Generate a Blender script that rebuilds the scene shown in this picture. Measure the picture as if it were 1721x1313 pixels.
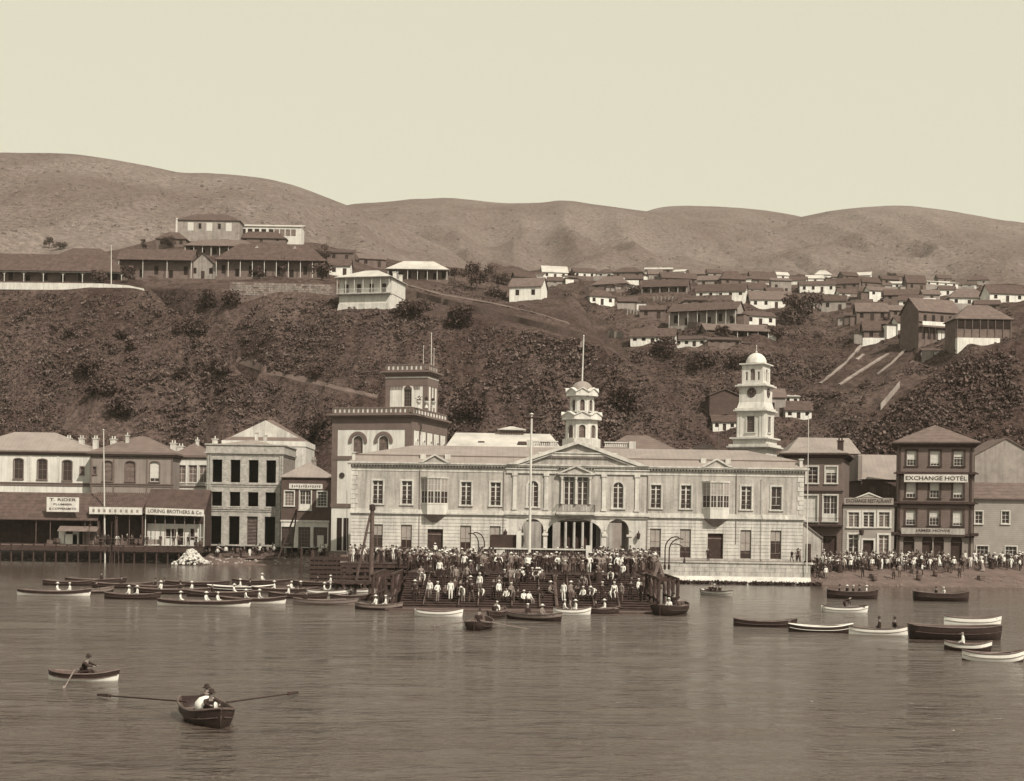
import bpy, bmesh, math, random
import numpy as np
from mathutils import Vector, Matrix, noise
from mathutils.bvhtree import BVHTree

for o in list(bpy.data.objects): bpy.data.objects.remove(o)
SC = bpy.context.scene
COL = SC.collection
RNG = random.Random(7)

# ------------------------------------------------------------------ camera, sky, sun, exposure
F, CX, HY, CAMZ = 2400.0, 860.5, 878.0, 7.3          # focal length and horizon in photo pixels, eye height above the water
ROLL = math.radians(0.9)
cam = bpy.data.objects.new('camera', bpy.data.cameras.new('camera'))
COL.objects.link(cam); SC.camera = cam
cam.data.sensor_width = 36.0; cam.data.lens = F/1721*36.0
cam.data.shift_y = (HY-656.5)/1721
cam.data.clip_start = 0.5; cam.data.clip_end = 6000
cam.location = (0, 0, CAMZ)
cam.rotation_euler = (Matrix.Rotation(math.radians(90), 3, 'X') @ Matrix.Rotation(ROLL, 3, 'Z')).to_euler()

SUN_AZ, SUN_EL = math.radians(36), math.radians(45)   # to the right of, and behind, the camera
tosun = Vector((math.sin(SUN_AZ)*math.cos(SUN_EL), -math.cos(SUN_AZ)*math.cos(SUN_EL), math.sin(SUN_EL)))
sun = bpy.data.objects.new('sun', bpy.data.lights.new('sun', 'SUN'))
COL.objects.link(sun)
sun.data.energy = 5.0; sun.data.angle = math.radians(0.6); sun.data.color = (1.0, 0.905, 0.76)
sun.rotation_euler = tosun.to_track_quat('Z', 'Y').to_euler()

world = bpy.data.worlds.new('World'); SC.world = world; world.use_nodes = True
nt = world.node_tree; nt.nodes.clear()
sky = nt.nodes.new('ShaderNodeTexSky'); sky.sky_type = 'NISHITA'; sky.sun_disc = False
sky.sun_elevation = SUN_EL; sky.sun_rotation = math.atan2(tosun.x, tosun.y); sky.dust_density = 4; sky.air_density = 1.5
bw = nt.nodes.new('ShaderNodeRGBToBW')
mul = nt.nodes.new('ShaderNodeMath'); mul.operation = 'MULTIPLY_ADD'; mul.inputs[1].default_value = 0.22; mul.inputs[2].default_value = 4.8
tint = nt.nodes.new('ShaderNodeVectorMath'); tint.operation = 'SCALE'; tint.inputs[0].default_value = (1.045, 1.0, 0.785)
bg = nt.nodes.new('ShaderNodeBackground'); bg.inputs[1].default_value = 0.12
out = nt.nodes.new('ShaderNodeOutputWorld')
nt.links.new(sky.outputs[0], bw.inputs[0]); nt.links.new(bw.outputs[0], mul.inputs[0])
nt.links.new(mul.outputs[0], tint.inputs['Scale']); nt.links.new(tint.outputs[0], bg.inputs[0]); nt.links.new(bg.outputs[0], out.inputs[0])

SC.view_settings.view_transform = 'Standard'; SC.view_settings.look = 'None'
SC.view_settings.exposure = 0.12; SC.view_settings.gamma = 1.0; SC.view_settings.use_curve_mapping = False
SC.cycles.max_bounces = 5; SC.cycles.diffuse_bounces = 3; SC.cycles.glossy_bounces = 3; SC.cycles.volume_bounces = 0
SC.cycles.transparent_max_bounces = 8

# ------------------------------------------------------------------ pixel <-> place
CR, SR = math.cos(ROLL), math.sin(ROLL)
def unroll(px, py):
    u, v = px-CX, py-HY
    return u*CR+v*SR, -u*SR+v*CR
def W(px, py, Y):
    u, v = unroll(px, py)
    return Vector((u/F*Y, Y, CAMZ-v/F*Y))
def roll(X, Y, Z):
    u0, v0 = X*F/Y, (CAMZ-Z)*F/Y
    return CX+u0*CR-v0*SR, HY+u0*SR+v0*CR
def on_z(px, py, z=0.0):                               # point on a level plane
    u, v = unroll(px, py)
    Y = (CAMZ-z)*F/v
    return Vector((u/F*Y, Y, z))

# ------------------------------------------------------------------ materials: one sepia-toned procedural family
def sep(L):
    rg = 1.02+0.66*math.exp(-L/0.13)
    g = L*0.95
    return (g*rg, g, g*(0.96-0.06*math.exp(-L/0.2)), 1)
MATS = {}
def mat(name, L, var=0.18, scale=0.8, rough=0.9, bump=0.0, streak=0.0, kind=None, fine=9.0, spec=0.25, metal=0.0, ksize=1.0):
    if name in MATS: return MATS[name]
    m = bpy.data.materials.new(name); m.use_nodes = True
    n = m.node_tree.nodes; l = m.node_tree.links
    b = n['Principled BSDF']
    b.inputs['Roughness'].default_value = rough; b.inputs['Specular IOR Level'].default_value = spec
    b.inputs['Metallic'].default_value = metal
    geo = n.new('ShaderNodeNewGeometry')
    def noisen(sc, detail=5, vec=None):
        t = n.new('ShaderNodeTexNoise'); t.inputs['Scale'].default_value = sc; t.inputs['Detail'].default_value = detail
        t.inputs['Roughness'].default_value = 0.62
        l.new(vec if vec is not None else geo.outputs['Position'], t.inputs['Vector'])
        return t.outputs['Fac']
    def math2(op, a, bb):
        t = n.new('ShaderNodeMath'); t.operation = op
        for i, q in enumerate((a, bb)):
            if isinstance(q, (int, float)): t.inputs[i].default_value = q
            else: l.new(q, t.inputs[i])
        return t.outputs[0]
    def rng(a, lo, hi, t0=0.3, t1=0.7):
        t = n.new('ShaderNodeMapRange'); t.inputs[1].default_value = t0; t.inputs[2].default_value = t1
        t.inputs[3].default_value = lo; t.inputs[4].default_value = hi
        l.new(a, t.inputs[0]); return t.outputs[0]
    f = math2('MULTIPLY', rng(noisen(scale), 1-var, 1+var), rng(noisen(fine), 1-var*0.6, 1+var*0.6))
    if streak:
        mp = n.new('ShaderNodeMapping'); mp.inputs['Scale'].default_value = (1.6, 1.6, 0.12)
        l.new(geo.outputs['Position'], mp.inputs[0])
        f = math2('MULTIPLY', f, rng(noisen(1.3, 4, mp.outputs[0]), 1-streak, 1.04, 0.34, 0.58))
    height = None
    if kind in ('boards', 'courses', 'shingle', 'planks_v', 'seams'):
        sp = n.new('ShaderNodeSeparateXYZ'); l.new(geo.outputs['Position'], sp.inputs[0])
        ax = sp.outputs['X'] if kind in ('planks_v', 'seams') else sp.outputs['Z']
        s = math2('FRACT', math2('DIVIDE', ax, ksize), 0)
        line = rng(s, 0.86 if kind == 'seams' else 0.62, 1.0, 0.0, 0.22)
        f = math2('MULTIPLY', f, line); height = line
    if kind == 'brick':
        br = n.new('ShaderNodeTexBrick'); br.inputs['Scale'].default_value = 1.0/ksize
        br.inputs['Color1'].default_value = (1, 1, 1, 1); br.inputs['Color2'].default_value = (.75, .75, .75, 1); br.inputs['Mortar'].default_value = (.6, .6, .6, 1)
        br.inputs['Mortar Size'].default_value = 0.03
        cb = n.new('ShaderNodeCombineXYZ'); sp = n.new('ShaderNodeSeparateXYZ'); l.new(geo.outputs['Position'], sp.inputs[0])
        l.new(math2('ADD', sp.outputs['X'], sp.outputs['Y']), cb.inputs[0]); l.new(sp.outputs['Z'], cb.inputs[1])
        l.new(cb.outputs[0], br.inputs['Vector'])
        f = math2('MULTIPLY', f, br.outputs['Color'])
    c = n.new('ShaderNodeVectorMath'); c.operation = 'SCALE'; c.inputs[0].default_value = sep(L)[:3]
    l.new(f, c.inputs['Scale']); l.new(c.outputs[0], b.inputs['Base Color'])
    if bump:
        bm_ = n.new('ShaderNodeBump'); bm_.inputs['Strength'].default_value = bump; bm_.inputs['Distance'].default_value = 0.05
        l.new(noisen(fine*1.5) if height is None else height, bm_.inputs['Height']); l.new(bm_.outputs[0], b.inputs['Normal'])
    MATS[name] = m
    return m
mat('stucco', 0.35, 0.22, 0.35, streak=0.30, fine=3); mat('stucco_pale', 0.49, 0.18, 0.4, streak=0.25, fine=3); mat('stucco_cream', 0.58, 0.12, 0.4, streak=0.2)
mat('stucco_grey', 0.20, 0.12, 0.5, streak=0.15); mat('trim_grey', 0.11, 0.12, 1.0); mat('white_paint', 0.55, 0.10, 1.0, streak=0.18)
mat('stone_pale', 0.40, 0.25, 1.6, kind='brick', ksize=0.8, fine=5); mat('brick_side', 0.24, 0.3, 1.2, kind='brick', ksize=0.5)
mat('roof_pale', 0.21, 0.14, 0.5, kind='seams', ksize=0.7); mat('roof_grey', 0.11, 0.2, 0.6, kind='shingle', ksize=0.35); mat('roof_white', 0.40, 0.2, 0.4)
mat('roof_tile', 0.058, 0.35, 1.2, kind='shingle', ksize=0.5); mat('roof_dark', 0.045, 0.3, 1.0); mat('roof_mid', 0.10, 0.25, 1.0, kind='shingle', ksize=0.45)
mat('boards_dark', 0.060, 0.2, 1.0, kind='boards', ksize=0.3); mat('boards_grey', 0.115, 0.15, 0.8, kind='boards', ksize=0.28); mat('boards_mid', 0.27, 0.12, 0.8, kind='boards', ksize=0.28)
mat('timber_dark', 0.035, 0.35, 2.0); mat('timber', 0.07, 0.35, 2.5); mat('timber_worn', 0.12, 0.35, 2.5); mat('dark_paint', 0.03, 0.2, 1.0); mat('iron', 0.025, 0.2, 4, rough=0.6)
mat('glass', 0.022, 0.25, 0.7, rough=0.15, spec=0.5); mat('glass_curtain', 0.11, 0.45, 1.6, rough=0.35); mat('blind', 0.52, 0.08, 2.0); mat('interior_shade', 0.012, 0.1)  # last one: near-black colour standing in for shade inside openings
mat('door_dark', 0.03, 0.25, 1.5); mat('lettering', 0.045, 0.1); mat('adobe_white', 0.66, 0.14, 0.6, streak=0.18); mat('adobe_grey', 0.24, 0.2, 0.7, streak=0.2); mat('adobe_brown', 0.105, 0.25, 0.8)
mat('quay_stone', 0.40, 0.22, 1.4, streak=0.3, bump=0.3); mat('quay_foot', 0.56, 0.2, 1.2); mat('weed', 0.03, 0.4, 2.5); mat('rubble', 0.5, 0.3, 3.0); mat('sand', 0.085, 0.25, 0.7, fine=5, bump=0.3)
mat('hull_white', 0.70, 0.08, 1.5, rough=0.5); mat('hull_dark', 0.022, 0.3, 1.5, rough=0.5); mat('hull_grey', 0.16, 0.2, 1.5, rough=0.6); mat('hull_wood', 0.08, 0.3, 2.0, rough=0.6); mat('oar', 0.16, 0.2, 3)
mat('cloth_dark', 0.022, 0.3, 3); mat('cloth_mid', 0.07, 0.3, 3); mat('cloth_grey', 0.17, 0.2, 3); mat('cloth_white', 0.66, 0.1, 3); mat('skin', 0.20, 0.1, 4); mat('hat_straw', 0.55, 0.1, 4); mat('hat_dark', 0.02, 0.1, 4)
mat('leaf', 0.082, 0.3, 0.5, fine=3, spec=0.05); mat('leaf_light', 0.108, 0.3, 0.5, fine=3, spec=0.05); mat('leaf_dark', 0.05, 0.4, 1.0, fine=4, spec=0.1); mat('bark', 0.05, 0.3, 4)
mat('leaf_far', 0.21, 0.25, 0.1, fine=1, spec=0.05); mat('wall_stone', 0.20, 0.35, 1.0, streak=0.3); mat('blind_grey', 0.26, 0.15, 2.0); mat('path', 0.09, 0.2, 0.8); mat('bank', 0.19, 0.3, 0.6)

# ------------------------------------------------------------------ mesh building
class MB:
    def __init__(s): s.v = []; s.f = []; s.m = []
    def add(s, vs, fs, mi=0):
        o = len(s.v); s.v += [tuple(p) for p in vs]; s.f += [tuple(i+o for i in f) for f in fs]; s.m += [mi]*len(fs); return s
    def box(s, x0, x1, y0, y1, z0, z1, mi=0):
        return s.add([(x0,y0,z0),(x1,y0,z0),(x1,y1,z0),(x0,y1,z0),(x0,y0,z1),(x1,y0,z1),(x1,y1,z1),(x0,y1,z1)],
                     [(0,3,2,1),(4,5,6,7),(0,1,5,4),(1,2,6,5),(2,3,7,6),(3,0,4,7)], mi)
    def prism(s, poly, y0, y1, mi=0):                  # polygon in x,z (counter-clockwise seen from -y) extruded along y
        n = len(poly)
        vs = [(x, y0, z) for x, z in poly]+[(x, y1, z) for x, z in poly]
        fs = [tuple(range(n)), tuple(range(2*n-1, n-1, -1))]+[(i, i+n, (i+1) % n+n, (i+1) % n) for i in range(n)]
        return s.add(vs, fs, mi)
    def slab(s, poly, z0, z1, mi=0):                   # polygon in x,y (counter-clockwise seen from above)
        n = len(poly)
        vs = [(x, y, z0) for x, y in poly]+[(x, y, z1) for x, y in poly]
        fs = [tuple(range(n-1, -1, -1)), tuple(range(n, 2*n))]+[(i, (i+1) % n, (i+1) % n+n, i+n) for i in range(n)]
        return s.add(vs, fs, mi)
    def frustum(s, x0, x1, y0, y1, z0, X0, X1, Y0, Y1, z1, mi=0):
        return s.add([(x0,y0,z0),(x1,y0,z0),(x1,y1,z0),(x0,y1,z0),(X0,Y0,z1),(X1,Y0,z1),(X1,Y1,z1),(X0,Y1,z1)],
                     [(0,3,2,1),(4,5,6,7),(0,1,5,4),(1,2,6,5),(2,3,7,6),(3,0,4,7)], mi)
    def bar(s, a, b, r, r2=None, n=6, mi=0):           # a straight tapered rod
        a, b = Vector(a), Vector(b); r2 = r if r2 is None else r2
        d = (b-a).normalized(); u = d.orthogonal().normalized(); w = d.cross(u)
        vs = []
        for p, q in ((a, r), (b, r2)):
            for i in range(n):
                t = 2*math.pi*i/n; vs.append(p+(u*math.cos(t)+w*math.sin(t))*q)
        fs = [(i, (i+1) % n, (i+1) % n+n, i+n) for i in range(n)]+[tuple(range(n-1, -1, -1)), tuple(range(n, 2*n))]
        return s.add(vs, fs, mi)
    def path(s, pts, r, n=6, mi=0):
        for a, b in zip(pts, pts[1:]): s.bar(a, b, r, r, n, mi)
        return s
    def lathe(s, prof, cx=0, cy=0, n=12, mi=0, a0=0.0):
        vs = []
        for r, z in prof:
            for i in range(n):
                t = a0+2*math.pi*i/n; vs.append((cx+r*math.cos(t), cy+r*math.sin(t), z))
        fs = []
        for k in range(len(prof)-1):
            for i in range(n): fs.append((k*n+i, k*n+(i+1) % n, (k+1)*n+(i+1) % n, (k+1)*n+i))
        fs.append(tuple(range(n-1, -1, -1))); fs.append(tuple(range((len(prof)-1)*n, len(prof)*n)))
        return s.add(vs, fs, mi)
    def mesh(s, name, mats, smooth=False):
        me = bpy.data.meshes.new(name); me.from_pydata(s.v, [], s.f)
        for m in (mats if isinstance(mats, (list, tuple)) else [mats]): me.materials.append(MATS[m] if isinstance(m, str) else m)
        if any(s.m): me.polygons.foreach_set('material_index', s.m)
        if smooth: me.polygons.foreach_set('use_smooth', [True]*len(me.polygons))
        me.update(); return me
    def build(s, name, mats, parent=None, loc=None, smooth=False):
        return link(name, s.mesh(name, mats, smooth), parent, loc)
def link(name, data, parent=None, loc=None, rz=0.0, scale=None):
    o = bpy.data.objects.new(name, data); COL.objects.link(o)
    if parent is not None: o.parent = parent
    if loc is not None: o.location = loc
    if rz: o.rotation_euler[2] = rz
    if scale is not None: o.scale = scale
    return o
def tag(o, label, cat, group=None):
    o['label'] = label; o['category'] = cat
    if group: o['group'] = group
    return o
def thing(name, label, cat, loc=(0, 0, 0), rz=0.0, group=None):
    o = bpy.data.objects.new(name, None); COL.objects.link(o); o.empty_display_size = 0.5
    o.location = loc; o.rotation_euler[2] = rz
    return tag(o, label, cat, group)
def struct(o, kind='structure'):
    o['kind'] = kind; return o
def text_mesh(txt, size, wid=None, bold=0.0):
    cu = bpy.data.curves.new('lettering', 'FONT'); cu.body = txt; cu.size = size; cu.align_x = 'CENTER'; cu.align_y = 'CENTER'
    cu.extrude = 0.01; cu.offset = bold; cu.resolution_u = 2
    o = bpy.data.objects.new('lettering', cu); COL.objects.link(o)
    dg = bpy.context.evaluated_depsgraph_get(); dg.update()
    me = bpy.data.meshes.new_from_object(o.evaluated_get(dg))
    bpy.data.objects.remove(o)
    me.transform(Matrix.Rotation(math.radians(90), 4, 'X'))
    if wid:
        xs = [v.co.x for v in me.vertices]; k = wid/(max(xs)-min(xs)); me.transform(Matrix.Diagonal((k, 1, 1, 1)))
    me.materials.clear(); me.materials.append(MATS['lettering'])
    return me
def sign(parent, x, z, w, h, lines, y=-0.12, m='white_paint', tilt=0.0, name='sign_board'):
    """a board with raised lettering, centred at x,z on the plane y"""
    b = MB().box(-w/2, w/2, -0.06, 0.06, -h/2, h/2).box(-w/2-.05, w/2+.05, -0.075, 0.05, -h/2-.05, -h/2+.02, 1).box(-w/2-.05, w/2+.05, -0.075, 0.05, h/2-.02, h/2+.05, 1)
    o = b.build(name, [m, 'timber'], parent, (x, y, z)); o.rotation_euler[1] = tilt
    for (t, dz, size, wid) in lines:
        link('lettering', text_mesh(t, size, wid, 0.012*size), o, (0, -0.085, dz))
    return o
# ------------------------------------------------------------------ terrain: real hills, each one a sheet
def ground_mat(name, L0, L1, sc, spots=0.5, fine=1.6, bump=0.6, rock=0.0):
    m = bpy.data.materials.new(name); m.use_nodes = True; MATS[name] = m
    n = m.node_tree.nodes; l = m.node_tree.links; b = n['Principled BSDF']
    b.inputs['Roughness'].default_value = 1.0; b.inputs['Specular IOR Level'].default_value = 0.05
    geo = n.new('ShaderNodeNewGeometry')
    def nz(s, d=6, r=0.6):
        t = n.new('ShaderNodeTexNoise'); t.inputs['Scale'].default_value = s; t.inputs['Detail'].default_value = d; t.inputs['Roughness'].default_value = r
        l.new(geo.outputs['Position'], t.inputs['Vector']); return t.outputs['Fac']
    def rg(a, lo, hi, t0, t1):
        t = n.new('ShaderNodeMapRange'); t.inputs[1].default_value = t0; t.inputs[2].default_value = t1
        t.inputs[3].default_value = lo; t.inputs[4].default_value = hi; l.new(a, t.inputs[0]); return t.outputs[0]
    def mu(a, c):
        t = n.new('ShaderNodeMath'); t.operation = 'MULTIPLY'; l.new(a, t.inputs[0]); l.new(c, t.inputs[1]); return t.outputs[0]
    mix = n.new('ShaderNodeMix'); mix.data_type = 'RGBA'
    mix.inputs['A'].default_value = sep(L0); mix.inputs['B'].default_value = sep(L1)
    l.new(rg(nz(sc, 8, 0.65), 0, 1, 0.36, 0.64), mix.inputs['Factor'])
    k = mu(rg(nz(fine, 5, 0.7), 1-spots, 1+spots*0.6, 0.38, 0.62), rg(nz(fine*4.5, 3), 1-spots*0.7, 1+spots*0.5, 0.35, 0.65))
    c = n.new('ShaderNodeVectorMath'); c.operation = 'SCALE'
    l.new(mix.outputs['Result'], c.inputs[0]); l.new(k, c.inputs['Scale']); l.new(c.outputs[0], b.inputs['Base Color'])
    bp = n.new('ShaderNodeBump'); bp.inputs['Strength'].default_value = bump; bp.inputs['Distance'].default_value = 0.8/fine
    l.new(nz(fine*1.3, 5, 0.7), bp.inputs['Height']); l.new(bp.outputs[0], b.inputs['Normal'])
    return m
ground_mat('scrub_near', 0.036, 0.080, 0.05, 0.5, 1.0)
ground_mat('scrub_mid', 0.040, 0.078, 0.05, 0.45, 0.7)
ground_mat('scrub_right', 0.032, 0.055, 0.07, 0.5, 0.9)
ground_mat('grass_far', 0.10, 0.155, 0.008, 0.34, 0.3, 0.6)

def cinterp(xs, ys, x):                                  # smooth monotone-ish interpolation with numpy
    xs = np.asarray(xs, float); ys = np.asarray(ys, float)
    i = np.clip(np.searchsorted(xs, x)-1, 0, len(xs)-2)
    d = np.gradient(ys, xs) if len(xs) > 2 else np.full(len(xs), (ys[-1]-ys[0])/(xs[-1]-xs[0]))
    s = np.diff(ys)/np.diff(xs)
    for k in range(1, len(xs)-1):
        if s[k-1]*s[k] <= 0: d[k] = 0
    h = xs[i+1]-xs[i]; t = np.clip((x-xs[i])/h, 0, 1)
    return (2*t**3-3*t**2+1)*ys[i]+(t**3-2*t**2+t)*h*d[i]+(-2*t**3+3*t**2)*ys[i+1]+(t**3-t**2)*h*d[i+1]
SHEETS = []
def sheet(name, ctl, m, nx, per, amp, nscale, gully=0.0, seed=0, crest=None):
    """ctl: {px: [(py, Y), ...]} stations from foot to back.  A terrain sheet through those places."""
    pxs = sorted(ctl); ns = len(ctl[pxs[0]])
    cols = np.linspace(pxs[0], pxs[-1], nx)
    st = []
    for k in range(ns):
        y = cinterp(pxs, [ctl[p][k][0] for p in pxs], cols); Y = cinterp(pxs, [ctl[p][k][1] for p in pxs], cols)
        st.append((y, Y))
    tt = np.concatenate([np.linspace(k, k+1, per, endpoint=False) for k in range(ns-1)]+[[ns-1.0]])
    ks = np.arange(ns)
    V = np.zeros((len(tt), nx, 3))
    for j in range(nx):
        X3 = []
        for k in range(ns):
            p = W(cols[j], st[k][0][j], st[k][1][j]); X3.append(p)
        A = np.array(X3)
        for c in range(3): V[:, j, c] = np.interp(tt, ks, A[:, c]) if c != 2 else cinterp(ks, A[:, c], tt)
    for i in range(len(tt)):
        edge = min(1.0, i/(per*0.6))
        for j in range(nx):
            x, y, z = V[i, j]
            q = Vector((x*nscale+seed, y*nscale, seed*1.7))
            a = noise.fractal(q, 1.0, 2.1, 5)
            g = (abs(noise.noise(Vector((x*nscale*1.5+seed+0.8*noise.noise(Vector((x*nscale, y*nscale*2, 9))), y*nscale*0.4, 3.1))))+0.5*abs(noise.noise(Vector((x*nscale*3.7+seed, y*nscale*0.8, 7.1)))))*gully
            wg = math.sin(math.pi*min(1.0, tt[i]/crest))**0.7 if (crest and tt[i] < crest) else (1.0 if not crest else 0.0)
            V[i, j, 2] += (a*amp*(0.5 if crest and abs(tt[i]-crest) < .25 else 1.0)-g*wg)*edge
    nr = len(tt)
    vs = V.reshape(-1, 3).tolist()
    fs = [(i*nx+j, i*nx+j+1, (i+1)*nx+j+1, (i+1)*nx+j) for i in range(nr-1) for j in range(nx-1)]
    me = bpy.data.meshes.new(name); me.from_pydata(vs, [], fs); me.materials.append(MATS[m])
    me.polygons.foreach_set('use_smooth', [True]*len(fs)); me.update()
    o = bpy.data.objects.new(name, me); COL.objects.link(o); struct(o)
    SHEETS.append((name, BVHTree.FromPolygons(vs, fs)))
    return o
sheet('spur_hillside', {
  -500: [(915,262),(720,290),(560,308),(490,320),(474,350),(520,375)],
   160: [(915,262),(720,288),(560,306),(484,318),(470,350),(520,375)],
   235: [(917,262),(720,286),(565,304),(492,316),(480,345),(530,370)],
   290: [(920,260),(735,284),(600,298),(527,308),(540,330),(590,350)],
   340: [(922,258),(750,281),(640,292),(566,302),(585,320),(630,340)],
   400: [(925,256),(790,275),(690,285),(620,294),(640,310),(690,330)],
   455: [(928,255),(830,268),(760,278),(690,286),(710,300),(750,315)],
   520: [(930,254),(880,262),(820,270),(750,278),(775,290),(820,305)],
   570: [(932,253),(900,260),(870,266),(820,272),(840,284),(880,300)]}, 'scrub_near', 230, 26, 1.6, 0.045, 7.5, 3.0, 3)
sheet('escarpment_hillside', {
  -500: [(900,330),(700,345),(520,360),(470,372),(458,400),(446,450),(436,520),(520,640)],
   200: [(900,320),(700,335),(540,350),(480,360),(460,385),(442,440),(425,500),(520,640)],
   300: [(915,290),(720,310),(560,325),(486,335),(470,352),(440,420),(403,490),(500,640)],
   400: [(922,262),(740,292),(600,310),(492,326),(474,340),(440,410),(403,490),(480,640)],
   560: [(928,245),(740,275),(600,297),(503,318),(480,336),(445,410),(415,490),(470,640)],
   640: [(930,242),(740,272),(610,292),(525,310),(490,345),(458,420),(432,500),(480,640)],
   720: [(930,240),(745,270),(620,290),(528,305),(492,345),(465,420),(442,500),(480,640)],
   800: [(930,240),(750,268),(630,287),(538,301),(505,340),(480,405),(455,490),(490,640)],
   880: [(932,238),(755,265),(640,283),(552,297),(525,325),(500,380),(470,470),(500,640)],
   980: [(934,237),(765,262),(665,277),(572,292),(556,315),(535,350),(520,380),(600,430)],
  1050: [(936,236),(780,258),(690,271),(604,284),(606,300),(625,320),(650,340),(700,380)],
  1120: [(938,236),(800,254),(730,264),(655,276),(670,290),(700,305),(730,325),(770,360)],
  1180: [(940,236),(840,247),(780,256),(722,265),(740,276),(770,290),(800,310),(830,340)],
  1250: [(942,236),(890,242),(850,248),(800,255),(810,264),(840,276),(870,295),(890,320)],
  1300: [(943,236),(920,240),(900,245),(880,250),(885,258),(900,270),(910,285),(920,310)]}, 'scrub_near', 420, 26, 1.5, 0.05, 8.5, 11.0, 3)
sheet('village_hillside', {
   820: [(760,330),(640,360),(540,400),(505,440),(480,500),(455,600),(440,720),(470,900)],
   900: [(760,322),(640,350),(560,380),(520,420),(485,480),(462,560),(450,680),(470,900)],
  1000: [(800,300),(680,325),(590,345),(545,375),(505,430),(472,520),(452,660),(475,900)],
  1100: [(820,290),(700,315),(592,338),(552,365),(508,425),(475,510),(453,650),(475,900)],
  1200: [(960,265),(710,310),(592,338),(550,368),(505,430),(475,510),(455,650),(475,900)],
  1290: [(960,262),(715,308),(610,338),(552,370),(510,430),(480,510),(458,650),(478,900)],
  1370: [(960,258),(735,300),(650,325),(570,368),(520,425),(485,505),(460,650),(480,900)],
  1430: [(960,255),(735,292),(655,315),(600,345),(535,400),(495,480),(463,640),(485,900)],
  1500: [(960,250),(725,288),(650,308),(590,335),(535,385),(498,460),(468,620),(488,900)],
  1580: [(850,262),(720,282),(640,300),(580,325),(540,365),(505,430),(475,580),(490,900)],
  1660: [(850,258),(710,278),(620,295),(565,318),(530,355),(500,420),(478,560),(492,900)],
  2200: [(850,255),(700,275),(600,290),(550,310),(515,345),(490,410),(475,540),(490,900)]}, 'scrub_mid', 340, 22, 1.6, 0.04, 3.5, 23.0)
sheet('dark_spur_hillside', {  # right-hand spur, in its own darker scrub colour
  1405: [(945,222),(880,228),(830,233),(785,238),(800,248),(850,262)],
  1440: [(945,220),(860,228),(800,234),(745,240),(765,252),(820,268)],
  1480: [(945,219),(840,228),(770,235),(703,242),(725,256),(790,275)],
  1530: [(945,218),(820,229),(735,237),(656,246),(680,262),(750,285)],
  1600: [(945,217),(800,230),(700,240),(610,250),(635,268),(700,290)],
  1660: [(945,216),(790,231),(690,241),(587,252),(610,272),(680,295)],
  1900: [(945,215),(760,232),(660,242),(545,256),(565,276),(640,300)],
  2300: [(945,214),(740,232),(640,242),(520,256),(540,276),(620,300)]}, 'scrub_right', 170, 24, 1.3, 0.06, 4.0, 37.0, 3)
ridgeL = [(-600,300),(-200,262),(79,257),(130,259),(190,266),(250,277),(300,288),(350,291),(400,295),(450,302),(500,316),(545,333),(590,350),(650,372),(720,405),(800,440),(900,470)]
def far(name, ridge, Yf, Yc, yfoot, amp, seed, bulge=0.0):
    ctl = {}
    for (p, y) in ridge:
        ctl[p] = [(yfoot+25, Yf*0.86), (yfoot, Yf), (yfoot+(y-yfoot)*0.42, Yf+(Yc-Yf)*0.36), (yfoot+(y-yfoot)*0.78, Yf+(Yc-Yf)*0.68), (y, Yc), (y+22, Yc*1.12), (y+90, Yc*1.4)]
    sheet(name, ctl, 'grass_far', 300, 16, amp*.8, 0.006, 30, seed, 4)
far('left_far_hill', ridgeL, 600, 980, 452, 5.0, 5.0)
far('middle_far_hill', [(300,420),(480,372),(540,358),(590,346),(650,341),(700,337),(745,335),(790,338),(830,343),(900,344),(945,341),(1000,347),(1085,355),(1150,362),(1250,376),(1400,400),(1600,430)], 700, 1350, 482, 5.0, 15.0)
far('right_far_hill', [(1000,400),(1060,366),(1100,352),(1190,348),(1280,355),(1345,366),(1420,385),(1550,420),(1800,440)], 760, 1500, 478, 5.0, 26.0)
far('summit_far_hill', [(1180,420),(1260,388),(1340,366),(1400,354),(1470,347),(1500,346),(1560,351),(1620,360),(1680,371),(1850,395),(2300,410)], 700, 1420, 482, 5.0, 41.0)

def cast(px, py, only=None):
    a = Vector((0, 0, CAMZ)); d = (W(px, py, 100.0)-a).normalized(); best = None
    for nm, bvh in SHEETS:
        if only and nm not in only: continue
        h = bvh.ray_cast(a, d)
        if h[0] is not None and (best is None or h[3] < best[3]): best = h
    return best
def drop(x, y, only=None):
    best = None
    for nm, bvh in SHEETS:
        if only and nm not in only: continue
        h = bvh.ray_cast(Vector((x, y, 900)), Vector((0, 0, -1)))
        if h[0] is not None and (best is None or h[0].z > best.z): best = h[0]
    return best

# the low ground: one sheet that reaches the horizon, shaped into shore, quay apron and beach in front
GZ = 2.75
def shore_y(x):                                          # where the waterline runs
    return float(np.interp(x, [-900, -60, -34, -26, -20, 20, 36, 40, 48, 60, 900], [226, 224, 222, 206, 185, 182, 182, 181, 180.5, 181, 184]))
gx = np.concatenate([np.linspace(-4000, -130, 12), np.linspace(-120, 120, 161), np.linspace(130, 4000, 12)])
gd = np.concatenate([[-120, -40, -14, -8, -5], np.linspace(-3, 14, 45), [18, 24, 32, 60, 150, 500, 1500, 4500]])
gv = []; 
for d in gd:
    for x in gx:
        y = shore_y(x)+d
        if d < 0: z = max(-4.0, d*0.22-0.05)
        else: z = min(GZ, d*0.24)
        if -3 < d < 13: z += 0.16*noise.fractal(Vector((x*0.25, y*0.25, 2.0)), 1.0, 2.0, 4)*min(1, (13-d)/6)
        gv.append((x, y, z-0.02*(d > 13)))
ng = len(gx)
gf = [(i*ng+j, i*ng+j+1, (i+1)*ng+j+1, (i+1)*ng+j) for i in range(len(gd)-1) for j in range(ng-1)]
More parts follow.
